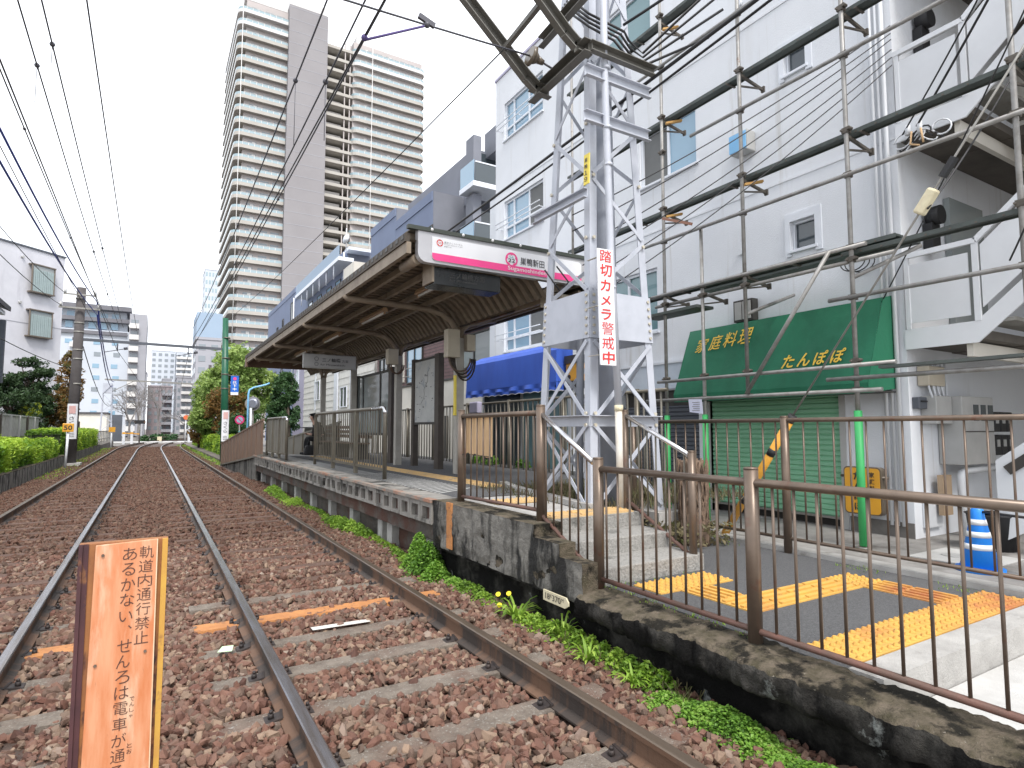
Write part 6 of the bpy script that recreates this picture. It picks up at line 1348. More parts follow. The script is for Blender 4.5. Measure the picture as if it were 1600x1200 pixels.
for sx in (-1, 1):
    for sy in (-1, 1): bm().bar((-3.9+sx*.5, 74+sy*.5, -.2), (-3.9+sx*.34, 74+sy*.34, 6.0), .10, .10).build('leg', M['mast'], M2)
for k in range(6): z = .2+k*.98; h = .5-.026*z; s = 1 if k % 2 else -1; bm().bar((-3.9-s*h, 73.5, z), (-3.9+s*h, 73.52, z+.9), .06, .03, (0, 1, 0)).build('brace', M['mast'], M2); bm().bar((-3.4+.0, 74-s*h, z), (-3.42, 74+s*h, z+.9), .06, .03, (1, 0, 0)).build('brace', M['mast'], M2)
bm().box(-4.3, -3.5, 73.6, 74.4, 5.1, 6.1).build('plate', M['mast'], M2)
GB2 = thing('gantry_beam', 'far steel beam with knee braces spanning the tracks before the crossing', 'gantry', (0, 74, 6))
bm().bar((-4.2, 74, 6.5), (5.6, 74, 6.3), .12, .16).build('beam', M['galv'], GB2); bm().bar((-3.5, 74, 5.3), (-1.6, 74, 6.45), .07, .07).build('brace', M['galv'], GB2); bm().bar((5.2, 74, 5.2), (3.6, 74, 6.3), .07, .07).build('brace', M['galv'], GB2)
GP2 = thing('grey_pole', 'slim grey pole under the far beam beside the green trees', 'pole', (5.5, 74, 0)); bm().cyl((5.5, 74, -.4), (5.4, 74, 8.5), .16, 10).build('shaft', M['polegrey'], GP2)

# ------------------------------------------------------------------ overhead wires and cables
def sagline(a, c, sag, n=16):
    a = Vector(a); c = Vector(c); return [a.lerp(c, i/n)-Vector((0, 0, sag*4*(i/n)*(1-i/n))) for i in range(n+1)]
def cable(name, label, cat, a, c, sag, r, m, beads=(), group=None, n=16):
    pts = sagline(a, c, sag, n)
    if not beads: return tag(bm().tube(pts, r, 6).build(name, m), label, cat, group)
    t = thing(name, label, cat, a, group); bm().tube(pts, r, 6).build('strand', m, t)
    for s, rr, dl in beads:
        p = Vector(a).lerp(Vector(c), s)-Vector((0, 0, sag*4*s*(1-s))); b = bm(); b.ball(p, rr, 10)
        if dl: b.tube([p, p-Vector((.0, 0, dl))], .004, 4)
        b.build('clamp', m, t)
    return t
OL = 'overhead wires of the tram line'
cable('feeder_cable', 'upper thick dark feeder cable, blue lens fringe painted in, running to the top of the concrete pole', 'cable', (-2.32, -6, 7.0), (-2.25, 32.2, 7.09), .72, .022, M['cablefringe'], n=30)
cable('feeder_cable', 'lower thick dark feeder cable, blue lens fringe painted in, running to the top of the concrete pole', 'cable', (-2.30, -6, 6.45), (-2.22, 32.2, 6.52), .70, .022, M['cablefringe'], n=30)
cable('feeder_cable', 'dark feeder cable, blue lens fringe painted in, continuing from the concrete pole to the far lattice mast', 'cable', (-2.25, 32.2, 7.09), (-3.4, 74, 6.3), 1.0, .03, M['cablefringe'])
cable('feeder_cable', 'lower dark cable, blue lens fringe painted in, continuing from the concrete pole to the far mast', 'cable', (-2.22, 32.2, 6.52), (-3.5, 74, 5.8), 1.0, .03, M['cablefringe'])
cable('line_wire', 'thin dark wire to the upper cross arm of the concrete pole, field side', 'wire', (-3.4, -4, 7.0), (-3.45, 32.2, 7.4), .8, .012, M['cable'])
cable('line_wire', 'thin dark wire to the lower cross arm of the concrete pole, field side', 'wire', (-3.6, -4, 6.5), (-3.5, 32.2, 6.8), .8, .012, M['cable'])
cable('house_wire', 'dark service wire drooping from the tiled house to the middle of the concrete pole', 'wire', (-5.0, 18, 4.9), (-3.1, 32.3, 4.1), .25, .014, M['cable'])
cable('line_wire', 'dark wire leaving the concrete pole low down towards the far mast', 'wire', (-2.7, 32.5, 5.1), (-3.6, 74, 3.8), .8, .02, M['cable'])
cable('messenger_wire', 'thin wire without clamps above the gap between the two tracks', 'wire', (-.75, -4, 6.2), (-.7, 34, 6.0), .3, .009, M['wire'])
cable('messenger_wire', 'outermost fine wire above the rail nearest the hedge wall', 'wire', (-2.05, -4, 6.0), (-2.0, 34, 5.6), .3, .009, M['wire'])
cable('trolley_wire', 'trolley wire over the track beside the hedge wall', 'wire', (-1.43, -4, 5.2), (-1.43, 32.5, 5.0), .0, .010, M['wire'], group=OL)
cable('messenger_wire', 'sagging messenger wire with round clamps above the track beside the hedge wall', 'wire', (-1.43, -4, 6.6), (-1.43, 32.5, 6.2), .35, .010, M['wire'], [(.37, .032, .5), (.62, .032, .5), (.78, .032, .4)])
cable('messenger_wire', 'messenger wire with small clamps between the outermost wire and the trolley wire', 'wire', (-1.75, -4, 6.1), (-1.6, 32.5, 5.8), .3, .010, M['wire'], [(.40, .022, 0), (.55, .022, 0)])
cable('messenger_wire', 'fine high wire with a black ball, over the track beside the hedge wall', 'wire', (-1.2, -4, 6.5), (-1.3, 34, 6.3), .2, .010, M['wire'], [(.345, .032, .25), (.60, .032, .2)])
cable('trolley_wire', 'dark trolley wire over the platform track held by the steady arm', 'wire', (1.41, -4, 4.68), (1.41, 32.5, 4.9), .0, .008, M['cable'], group=None)
cable('messenger_wire', 'messenger wire over the platform track with a long drop wire under its clamp', 'wire', (1.41, -2, 6.3), (1.41, 32.5, 5.9), .40, .010, M['wire'], [(.281, .032, .85), (.45, .022, 0)])
cable('messenger_wire', 'messenger wire over the platform track with the lower black clamp', 'wire', (1.60, -2, 5.75), (1.50, 32.5, 5.6), .36, .010, M['wire'], [(.255, .032, .7), (.5, .022, 0)])
cable('messenger_wire', 'fine wire close beside the two messenger wires over the platform track', 'wire', (1.72, -2, 5.6), (1.62, 32.5, 5.5), .3, .010, M['wire'], [(.36, .025, 0)])
cable('trolley_wire', 'far stretch of trolley wire beyond the poles on the hedge side', 'wire', (-1.43, 32.5, 5.0), (-.4, 74, 5.2), 0, .012, M['wire'])
cable('trolley_wire', 'far stretch of trolley wire beyond the poles on the platform side', 'wire', (1.41, 32.5, 4.9), (2.5, 74, 5.2), 0, .012, M['wire'])
cable('feeder_wire', 'wire from the tower insulator across the sky to the green pole', 'wire', (3.02, 5.2, 5.42), (3.0, 32.5, 6.75), .15, .008, M['cable'])
cable('span_wire', 'thin span wire from the tower insulator across the tracks carrying the steady arm', 'wire', (3.40, 5.3, 5.53), (-3.4, 5.0, 5.0), .05, .010, M['wire'])
sa = thing('steady_arm', 'thin purple grey steady arm holding the trolley wire under the span wire', 'steady arm', (1.8, 5, 5))
b = bm(); b.cyl((1.41, 4.75, 4.70), (2.02, 4.95, 5.16), .011, 8); b.ball((1.41, 4.75, 4.72), .028, 10); b.build('arm', mat('steady_violet', (.10, .07, .22), (.08, .06, .18), scale=5), sa)
b = bm(); b.ball((2.06, 4.97, 5.20), .03, 8); b.bar((1.98, 4.98, 5.27), (2.14, 4.98, 5.22), .03, .05); b.build('clamp', M['wire'], sa)
cable('black_cable', 'thick black cable running behind the tower and over the canopy roof', 'cable', (4.62, -1, 5.6), (4.75, 40, 5.3), .45, .020, M['cable'], n=30)
cable('black_cable', 'second black cable twisted beside the thick one behind the tower', 'cable', (4.68, -1, 5.72), (4.8, 12, 5.15), .18, .014, M['cable'])
cable('black_cable', 'black cable sweeping from the tower up past the white facade', 'cable', (4.4, 4.9, 6.0), (5.8, .8, 7.2), .15, .016, M['cable'])
for i, (za, zb, xa, lab) in enumerate(((3.05, 5.95, 4.6, 'lowest thin wire of the fan between the tower and the building corner'), (3.25, 6.05, 4.5, 'second thin wire from below in the fan between tower and building corner'), (3.45, 6.15, 4.45, 'third thin wire from below in the fan between tower and building corner'), (3.65, 6.28, 4.4, 'fourth thin wire from below in the fan between tower and building corner'), (3.85, 6.36, 4.3, 'fifth thin wire from below in the fan between tower and building corner'), (4.05, 6.46, 4.3, 'topmost thin wire of the fan between the tower and the building corner'))):
    cable('service_wire', lab, 'wire', (xa, 5.75, za), (7.70, 3.70, zb), .12, .007, M['cable'])
for i, (a, c, r, lab) in enumerate((((7.68, 3.45, 5.05), (6.2, 1.1, 6.9), .014, 'thick black cable rising from the cable tangle past the upper landing'), ((7.70, 3.62, 5.02), (6.4, 1.5, 6.7), .010, 'thin black cable rising from the cable tangle beside the thick one'), ((6.0, 2.64, 3.46), (7.7, 2.4, 5.4), .009, 'thin black cable from the guy insulator towards the stairs'), ((6.7, 2.3, 3.0), (5.6, 1.2, 4.5), .009, 'thin dark cable crossing the lower stair flight'), ((7.6, 3.9, 3.0), (5.7, 1.3, 5.6), .008, 'thin cable slanting across the upper landing'))):
    cable('service_cable', lab, 'cable', a, c, .06, r, M['cable'])
cc = thing('cable_cluster', 'tangle of white and black cable loops at the building corner under the landing', 'cable cluster', (7.7, 3.55, 4.9))
b = bm(); g = np.random.default_rng(4)
for k in range(7):
    y0 = 3.72-.07*k; z0 = 5.06-.03*(k % 3); pts = [(7.70+.02*math.sin(q), y0-.1+.1*math.cos(q+k), z0-.12+.10*math.sin(q)) for q in np.linspace(0, 5.4, 12)]; b.tube(pts, .010, 5, mi=k % 2)
b.cyl((7.68, 3.42, 4.95), (7.68, 3.42, 5.10), .03, 8); b.cyl((7.68, 3.55, 4.98), (7.68, 3.55, 5.1), .03, 8); b.build('loops', [M['whitepl'], M['cable']], cc)
b = bm(); b.tube([(7.66, 3.5, 5.0), (7.66, 3.52, 4.85), (7.66, 3.42, 4.8)], .012, 6); b.tube([(7.66, 3.4, 5.0), (7.66, 3.38, 4.82)], .012, 6); b.build('orange_lead', M['tan'], cc)
wc = thing('wall_cable_loop', 'loops of black cable hanging on the white wall above the awning', 'cable loop', (7.6, 4.0, 3.6))
b = bm()
for k in range(3): b.tube([(7.72, 4.30-.06*k+.16*math.cos(q), 3.62+.12*math.sin(q)-.02*k) for q in np.linspace(0, 6.6, 20)], .008, 5)
b.build('loop', M['cable'], wc)
td = thing('tower_cables', 'bundle of black cables dressed round the top of the tower', 'cable bundle', (4.3, 4.9, 5.6))
for k in range(4):
    z = 5.75+.05*k; b = bm(); b.tube([Vector((3.85+.03*k, 5.3, z+.5)), Vector((3.95, 4.95, z+.1)), Vector((4.12+.05*k, 4.74, z-.12)), Vector((4.42, 4.78+.02*k, z-.26+.05*k)), Vector((4.64, 4.85, z-.18)), Vector((5.1, 4.3-.2*k, z+.15*k))], .015, 6); b.build('cable', M['cable'], td)
b = bm(); b.tube([(3.86, 5.7, 3.3), (4.0, 5.6, 3.05), (4.2, 5.7, 3.2), (4.1, 5.8, 3.4)], .010, 5); b.build('cable', M['cable'], td)
# guy wire with its yellow guard
gw = thing('guy_wire', 'taut guy wire with a yellow and black striped guard anchored by the alley', 'guy wire', (5.92, 5.0, .2))
A0, A1, A2 = Vector((5.93, 4.98, .17)), Vector((6.0, 4.06, 1.60)), Vector((6.05, 1.2, 5.55))
bm().cyl(A1, A2, .010, 6).build('strand', M['galv'], gw)
dv = (A1-A0); bm().cyl(A0+dv*.03, A1, .045, 14).build('guard', M['yellow'], gw)
for s in (.33, .72, .98): bm().cyl(A0+dv*(s-.025), A0+dv*(s+.025), .047, 14).build('black_band', M['black'], gw)
bm().cyl(A0-dv*.03, A0+dv*.05, .03, 8).build('anchor', M['bronzered'], gw)
q = A1.lerp(A2, .49); e = (A2-A1).normalized(); b = bm(); b.bar(q-e*.12, q+e*.12, .10, .09); b.build('insulator', M['ivory'], gw, .02)
b = bm(); b.bar(q+e*.2+Vector((0, -.02, .02)), q+e*.38+Vector((0, -.02, .02)), .06, .05); b.build('clamp', M['black'], gw)

# ------------------------------------------------------------------ small things
cone = thing('traffic_cone', 'blue traffic cone with three white bands in the alley', 'traffic cone', (6.58, 2.62, .16))
def lathe(mb, c, prof, n=24, mi=0):
    return mb.tube([(c[0], c[1], c[2]+z) for r, z in prof], .1, n, mi, rads=[r for r, z in prof])
K = (6.58, 2.62, .16)
b = bm(); lathe(b, K, [(.155, .035), (.055, .50), (.05, .555), (.03, .58)]); b.build('body', M['blue'], cone)
b = bm(); pts = [(.175*math.cos(a), .175*math.sin(a)) for a in np.linspace(0, 2*math.pi, 33)[:-1]]; b.cyl((K[0], K[1], K[2]+.001), (K[0], K[1], K[2]+.035), .19, 24); b.build('base', M['blue'], cone)
for z in (.20, .31, .42):
    r0 = .155-.1*(z-.035)/.465; r1 = .155-.1*(z+.05-.035)/.465; b = bm(); lathe(b, K, [(r0+.003, z), (r1+.003, z+.05)]); b.build('band', M['reflect'], cone)
bar_ = thing('cone_bar', 'orange and black barrier bar lying on top of the blue cone', 'barrier bar', (6.5, 2.3, .7)); bm().cyl((6.58, 2.62, .70), (6.45, 2.15, .70), .012, 8).build('black_end', M['black'], bar_); bm().cyl((6.45, 2.15, .70), (6.1, .9, .69), .018, 10).build('orange_tube', M['orange'], bar_)
bk = thing('black_bucket', 'dark round bucket behind the blue cone', 'bucket', (7.9, 3.0, .16)); b = bm(); lathe(b, (7.9, 3.0, .16), [(.20, 0), (.24, .36), (.26, .38), (.22, .38), (.2, .3)], 20); b.build('body', M['black'], bk)
mh = thing('manhole_cover', 'small round manhole cover set in the alley concrete', 'manhole', (7.1, 3.1, .16)); b = bm(); b.box(6.7, 7.5, 2.6, 3.3, .161, .168); b.build('slab', M['roadconc'], mh); b = bm(); b.cyl((7.1, 3.05, .168), (7.1, 3.05, .174), .11, 20); b.build('lid', M['greybox'], mh)
stp = thing('tree_stump', 'dead trunk wrapped in dry vines between the steps and the rear fence', 'tree stump', (4.9, 4.5, .26))
b = bm(); b.tube([(4.92, 4.50, .2), (4.90, 4.48, .5), (4.93, 4.52, .8), (4.91, 4.5, 1.12)], .12, 14, rads=[.17, .13, .125, .115]); b.build('trunk', M['dryvine'], stp)
g = np.random.default_rng(8); b = bm()
for k in range(26):
    a = g.uniform(0, 6.28); tw = g.uniform(-2, 2); r0 = .135
    pts = [(4.92+(r0+.02*g.uniform())*math.cos(a+tw*s), 4.5+(r0+.02*g.uniform())*math.sin(a+tw*s), .22+(.92 if k % 3 else .70)*s+g.uniform(-.02, .02)) for s in np.linspace(0, 1, 9)]; b.tube(pts, g.uniform(.006, .016), 5)
b.build('vine', M['dryvine'], stp)
P = np.stack([g.uniform(4.35, 5.3, 700), g.uniform(4.25, 5.0, 700), g.uniform(.26, .5, 700)], 1); leaves('dead_leaves', P, .05, M['grassdry'], stp, up=.2)
lbx2 = thing('lilac_box', 'small lilac covered box hung on the rear fence below the blue awning', 'box', (6.25, 12, 1.8)); bm().box(6.15, 6.28, 11.75, 12.15, 1.80, 2.06).build('body', M['lilac'], lbx2, .03)
for k, (y, lab) in enumerate(((12.6, 'white flower pot at the rear fence, nearer the map board'), (11.9, 'white flower pot at the rear fence, nearer the tan sheet'), (10.6, 'terracotta flower pot behind the tan sheet at the rear fence'))):
    t = thing('flower_pot', lab, 'flower pot', (6.55, y, .3)); b = bm(); lathe(b, (6.6, y, .3), [(.10, 0), (.14, .22), (.15, .24), (.12, .24)], 14); b.build('pot', M['whitepl'] if k < 2 else M['terracotta'], t)
    pp_, tn, _ = blob_pts([(6.6, y, .68, .16, .16, .16)], 160); leaves('plant', pp_, .07, M['leafdark'], t, rnd=tn)
yb = tag(bm().box(4.655, 4.68, 9.74, 9.82, 1.75, 2.42).box(4.650, 4.6799, 9.735, 9.825, 1.70, 1.749).build('yellow_strip', M['plateyellow']), 'yellow strip plate fixed on a canopy column beside the blue awning', 'plate')
# far signs and crossing equipment
cm = thing('convex_mirror', 'round convex traffic mirror on a grey post beyond the ramp', 'mirror', (4.85, 36, -.1)); bm().cyl((4.9, 36.2, -.1), (4.85, 36.2, 3.3), .05, 8).build('post', M['galv'], cm)
b = bm(); b.cyl((4.83, 36.05, 2.85), (4.80, 35.98, 2.85), .40, 24); b.build('rim', M['galv'], cm); b = bm(); b.cyl((4.80, 35.98, 2.85), (4.785, 35.95, 2.85), .36, 24, r2=.2); b.build('glass', M['mirror'], cm)
sp = thing('arched_pole', 'pale blue arched lamp pole beyond the platform ramp', 'lamp post', (4.45, 35, -.1)); bm().tube([(4.45, 35, -.1), (4.45, 35, 3.3), (4.5, 35, 3.55), (4.7, 35, 3.68), (5.3, 35, 3.85), (5.5, 35, 3.95)], .05, 10).build('pole', M['skyblue'], sp)
wp_ = thing('white_post', 'white marker post beside the arched pole', 'post', (4.62, 35.5, -.1)); bm().cyl((4.7, 35.5, -.1), (4.66, 35.5, 2.6), .06, 8).build('shaft', M['whitepl'], wp_)
np_ = thing('no_parking_sign', 'round red and blue no parking sign on a thin post', 'sign', (4.1, 36, -.1)); bm().cyl((4.18, 36, -.1), (4.18, 36, 2.1), .03, 8).build('post', M['galv'], np_); b = bm(); b.cyl((4.17, 35.96, 1.95), (4.17, 35.93, 1.95), .24, 20); b.build('disc', M['magenta'], np_); b = bm(); b.cyl((4.17, 35.93, 1.95), (4.17, 35.925, 1.95), .16, 18); b.build('blue_field', M['farblue'], np_); bm().bar((4.05, 35.92, 2.07), (4.29, 35.92, 1.83), .05, .01, (0, 1, 0)).build('slash', M['magenta'], np_)
bl = thing('teal_bollard', 'short teal box post in front of the trees beyond the ramp', 'bollard', (3.95, 33.5, -.1)); bm().box(3.85, 4.05, 33.4, 33.6, -.1, 1.35).build('body', mat('teal_box', (.12, .30, .30), (.1, .26, .26), scale=5), bl)
for (x, y, lab, col) in ((-2.4, 76, 'white banded crossing post nearest the far lattice mast', 'whitepl'), (-1.7, 77, 'white banded crossing post beside the black crossing signal', 'whitepl'), (3.7, 76, 'white banded crossing post beside the round orange sign', 'whitepl')):
    t = thing('crossing_post', lab, 'crossing post', (x, y, -.1)); bm().box(x-.12, x+.12, y-.12, y+.12, -.2, 1.9).build('post', M[col], t); bm().box(x-.13, x+.13, y-.13, y+.13, .9, 1.1).build('band', M['vend'], t)
t = thing('crossing_signal', 'crossing signal with a wide black hood at the distant crossing', 'signal', (-1.0, 77.5, -.1)); bm().cyl((-1.0, 77.5, -.2), (-1.0, 77.5, 2.9), .08, 8).build('post', M['galv'], t); bm().box(-1.5, -.5, 77.3, 77.5, 2.0, 2.4).build('hood', M['black'], t)
for x in (-1.45, -.55): bm().cyl((x, 77.29, 2.2), (x, 77.2, 2.2), .10, 12).build('lamp', M['rail'], t)
bm().bar((-1.0, 77.1, .9), (-2.6, 77.1, 1.0), .1, .1).build('yellow_box', M['vend'], t)
t = thing('speed_sign', 'small distant yellow plate on a post before the crossing', 'speed sign', (-2.7, 60, -.1)); bm().cyl((-2.75, 60, -.3), (-2.75, 60, 1.3), .05, 8).build('post', M['whitepl'], t); bm().box(-2.95, -2.5, 59.9, 59.95, 1.2, 1.6).build('plate', M['vend'], t)
t = thing('red_round_sign', 'small round orange sign at the distant crossing beside the russet bush', 'sign', (3.2, 75, 0)); bm().cyl((3.3, 75, -.3), (3.3, 75, 2.6), .05, 8).build('post', M['whitepl'], t); b = bm(); b.cyl((3.3, 74.95, 2.7), (3.3, 74.9, 2.7), .26, 16); b.build('disc', mat('sign_orange', (.7, .16, .06), (.62, .13, .05), scale=4), t)
t = thing('yellow_box', 'tiny pale yellow box standing between the far rails', 'box', (1.0, 90, 0)); bm().box(.8, 1.3, 90, 90.5, -.3, .45).build('body', M['ivory'], t)
t = thing('rail_fence', 'low grey rail fence between the taller hedge and the distant crossing', 'fence', (-3, 66, 0)); each('post', M['galv'], t, [(-3.45, -3.37, 56+2*k, 56.1+2*k, -.2, 1.3) for k in range(11)]); each('rail', M['galv'], t, [(-3.43, -3.40, 56, 76, 1.2, 1.28), (-3.43, -3.40, 56, 76, .6, .66)])
t = thing('dark_hoarding', 'dark hoarding wall in front of the white mid rise beyond the mast', 'wall', (-3, 100, 0)); bm().box(-9, -3.4, 100, 100.3, -.3, 3.4).build('panel', M['shdark'], t)
t = thing('cream_hut', 'cream low building behind the far lattice mast', 'building', (-6, 92, 0)); bm().box(-8.5, -4.7, 90, 96, -.3, 3.3).build('wall', M['cream'], t); bm().box(-8.6, -4.6, 89.8, 96.2, 3.3, 3.5).build('roof', M['tile'], t)

# ------------------------------------------------------------------ sign between the tracks
TS = thing('track_warning_sign', 'rusty orange sign board with brown Japanese lettering between the tracks', 'sign', (-.05, 2.22, -.17))
b = bm(); b.box(-.168, .062, 2.215, 2.245, -.25, 1.118); b.build('board', M['rustboard'], TS, .003)
b = bm(); b.box(-.168, -.158, 2.205, 2.2149, -.2, 1.117); b.box(-.1575, -.1435, 2.211, 2.2149, -.2, 1.117); b.build('flange', mat('dark_rust', (.075, .028, .03), (.045, .018, .022), scale=6, rough=.8, c3=(.34, .15, .04), s3=5, lo3=.56, hi3=.66, stretch3=(2, 1, .8)), TS); bm().box(.046, .061, 2.206, 2.2149, -.2, 1.117).build('flange', mat('yellowed_edge', (.52, .30, .05), (.44, .22, .05), scale=7, c3=(.2, .09, .04), s3=8, lo3=.58, hi3=.66), TS)
b = bm(); b.hexa([(-.142, 2.196, .0), (.040, 2.196, .0), (.040, 2.206, .0), (-.142, 2.206, .0), (-.126, 2.196, 1.113), (.034, 2.196, 1.119), (.034, 2.206, 1.119), (-.126, 2.206, 1.113)]); b.build('plate', M['fadedorange'], TS, .002)
b = bm(); b.hexa([(.0365, 2.1935, .0), (.040, 2.1935, .0), (.040, 2.1958, .0), (.0365, 2.1958, .0), (.0308, 2.1935, 1.119), (.0338, 2.1935, 1.119), (.0338, 2.1958, 1.119), (.0308, 2.1958, 1.119)]); b.build('bright_edge', mat('edge_highlight', (.66, .50, .34), (.6, .42, .26), scale=9), TS)
for i, ch in enumerate('軌道内通行禁止'): text(ch, M['inkbrown'], TS, (-.0135-.0008*i, 2.1955, 1.064-.0425*i), X, Z, w=.037, h=.037, lift=.001, bold=-.006)
for i, ch in enumerate('あるかない、せんろは電車が通る'):
    z = 1.062-.0452*i; xo = -.0565-.0006*i
    if ch == '、': text(ch, M['inkbrown'], TS, (xo+.024, 2.1955, z+.022), X, Z, w=.010, h=.011, lift=.001)
    else: text(ch, M['inkbrown'], TS, (xo, 2.1955, z), X, Z, w=.036 if ch not in 'いんる' else .034, h=.037 if ch != 'い' else .030, lift=.001, bold=-.006)
for i, ch in enumerate('でんしゃ'): text(ch, M['inkbrown'], TS, (-.0225, 2.1955, .645-.016*i), X, Z, w=.012 if ch != 'ゃ' else .009, h=.012 if ch != 'ゃ' else .009, lift=.001)
for i, ch in enumerate('とお'): text(ch, M['inkbrown'], TS, (-.0245, 2.1955, .510-.017*i), X, Z, w=.013, h=.013, lift=.001)
for (x, z) in ((-.107, 1.083), (-.113, .765), (.012, .785), (.0, .40)):
    b = bm(); b.cyl((x, 2.1959, z), (x, 2.191, z), .0042, 10); b.build('screw', M['bronze'], TS)

# ------------------------------------------------------------------ vegetation
def tree(name, label, trunk, blobs, n, size, lm, cat='tree', group=None, tr=.12, up=.3, limbs=5, shell=.55):
    t = thing(name, label, cat, trunk[0], group); b = bm(); b.tube(trunk, tr, 8, rads=[tr*(1-.6*i/(len(trunk)-1)) for i in range(len(trunk))])
    g = np.random.default_rng(len(blobs)*7+n)
    for k in range(min(limbs, len(blobs))):
        q = blobs[k]; s = Vector(trunk[-1]).lerp(Vector(trunk[len(trunk)//2]), g.uniform(0, .8)); e = Vector(q[:3]); b.tube([s, s.lerp(e, .5)+Vector((0, 0, .1)), e], .03, 5, rads=[tr*.4, tr*.25, tr*.1])
    b.build('trunk', M['bark'], t)
    P, tone, d = blob_pts(blobs, n, shell); leaves('crown', P, size, lm, t, up=up, rnd=tone*.7+.3*(d[:, 2]*.5+.5))
    return t
def crown_pts(cs, n, seed, sc=1.1, cut=-.06):
    """points through the volume of ellipsoids (cx,cy,cz,rx,ry,rz), outline and density broken up by noise"""
    g = np.random.default_rng(seed); P = []; T = []; w_ = np.array([c[3]*c[4]*c[5] for c in cs])**.7; w_ /= w_.sum()
    while len(P) < n:
        c = cs[g.choice(len(cs), p=w_)]; d = g.normal(size=3); d /= np.linalg.norm(d); r = g.uniform(.25, 1)**.45
        q = Vector((c[0]+d[0]*c[3]*r, c[1]+d[1]*c[4]*r, c[2]+d[2]*c[5]*r)); e = mn.fractal(q*sc+Vector((seed, 0, 0)), .8, 2.2, 3)
        if e < cut+.5*(r-.72): continue
        q += Vector(tuple(d))*(mn.noise(q*sc*1.7)*.28*c[3]*r); P.append(tuple(q)); T.append(.45+.75*e+.22*d[2])
    return np.array(P), np.clip(np.array(T), 0, 1)
def tree2(name, label, trunk, cs, n, size, lm, cat='tree', tr=.12, up=.3, seed=1, sc=1.1, aspect=1.6):
    t = thing(name, label, cat, trunk[0]); b = bm(); b.tube(trunk, tr, 8, rads=[tr*(1-.6*i/(len(trunk)-1)) for i in range(len(trunk))]); g = np.random.default_rng(seed)
    for k in range(9):
        c = cs[k % len(cs)]; s = Vector(trunk[-1]).lerp(Vector(trunk[len(trunk)//2]), g.uniform(0, .9)); d = Vector(g.normal(size=3)).normalized(); e = Vector((c[0]+d.x*c[3]*.7, c[1]+d.y*c[4]*.7, c[2]+abs(d.z)*c[5]*.7)); b.tube([s, s.lerp(e, .5)+Vector((0, 0, .15)), e], .03, 5, rads=[tr*.4, tr*.25, tr*.1])
    b.build('trunk', M['bark'], t); P, T = crown_pts(cs, n, seed, sc); leaves('crown', P, size, lm, t, up=up, rnd=T, aspect=aspect); return t
def rblobs(c, R, k, r, seed, flat=1.0):
    g = np.random.default_rng(seed); o = []
    for i in range(k):
        d = g.normal(size=3); d /= np.linalg.norm(d); q = g.uniform(.35, .95); s = r*g.uniform(.7, 1.3); o.append((c[0]+d[0]*R[0]*q, c[1]+d[1]*R[1]*q, c[2]+d[2]*R[2]*q, s, s, s*flat))
    return o
# right side
tree2('pruned_tree', 'tall fresh green pruned tree behind the blue banner', [(5.0, 47, -.3), (4.9, 47, 2), (5.0, 47, 5)], [(5.3, 47, 5.6, 1.9, 1.7, 2.1), (5.9, 47, 4.2, 2.3, 1.8, 2.2), (4.1, 47, 4.3, 1.2, 1.3, 1.6)], 16000, .15, M['leafginkgo'], tr=.2, seed=3, aspect=2.0)
tree2('pruned_tree', 'smaller fresh green tree beside the rails, behind the russet bush', [(3.7, 52, -.3), (3.7, 52, 2), (3.7, 52, 3.6)], [(3.9, 52, 3.9, 1.3, 1.5, 2.1), (3.6, 52, 2.4, 1.2, 1.5, 1.4)], 8000, .15, M['leafginkgo'], tr=.15, seed=4, aspect=2.0)
tree2('russet_tree', 'round russet leaved tree behind the green pole', [(3.9, 43, -.3), (3.9, 43, 1.2), (3.9, 43, 2.4)], [(4.2, 43, 2.9, 1.35, 1.3, 1.3), (4.6, 43, 1.8, 1.3, 1.3, 1.2)], 9500, .12, M['leafrust'], tr=.12, seed=5, sc=1.6)
tree2('russet_tree', 'smaller russet bush beside the rails near the distant crossing', [(3.4, 55, -.3), (3.4, 55, 1), (3.5, 55, 1.8)], [(3.6, 55, 2.2, 1.0, 1.5, 1.2), (3.8, 55, 1.1, 1.1, 1.5, .9)], 5500, .14, M['leafrust'], tr=.1, seed=6, sc=1.5)
tree2('dark_bush', 'dark evergreen bush under the russet tree behind the clipped hedge', [(4.8, 41, -.3), (4.8, 41, .6), (4.8, 41, 1.1)], [(4.9, 41, 1.3, 1.4, 1.4, 1.2)], 6000, .12, M['leafcam'], tr=.1, cat='bush', seed=7, sc=1.6)
tree2('camellia_tree', 'dark glossy camellia tree in front of the lilac house', [(6.2, 33, -.3), (6.2, 33, 1.6), (6.1, 33, 3)], [(6.05, 33.5, 3.3, .75, .8, 1.25), (6.0, 33.5, 2.1, .85, .85, 1.2)], 9000, .10, M['leafcam'], tr=.09, seed=8, sc=2.0)
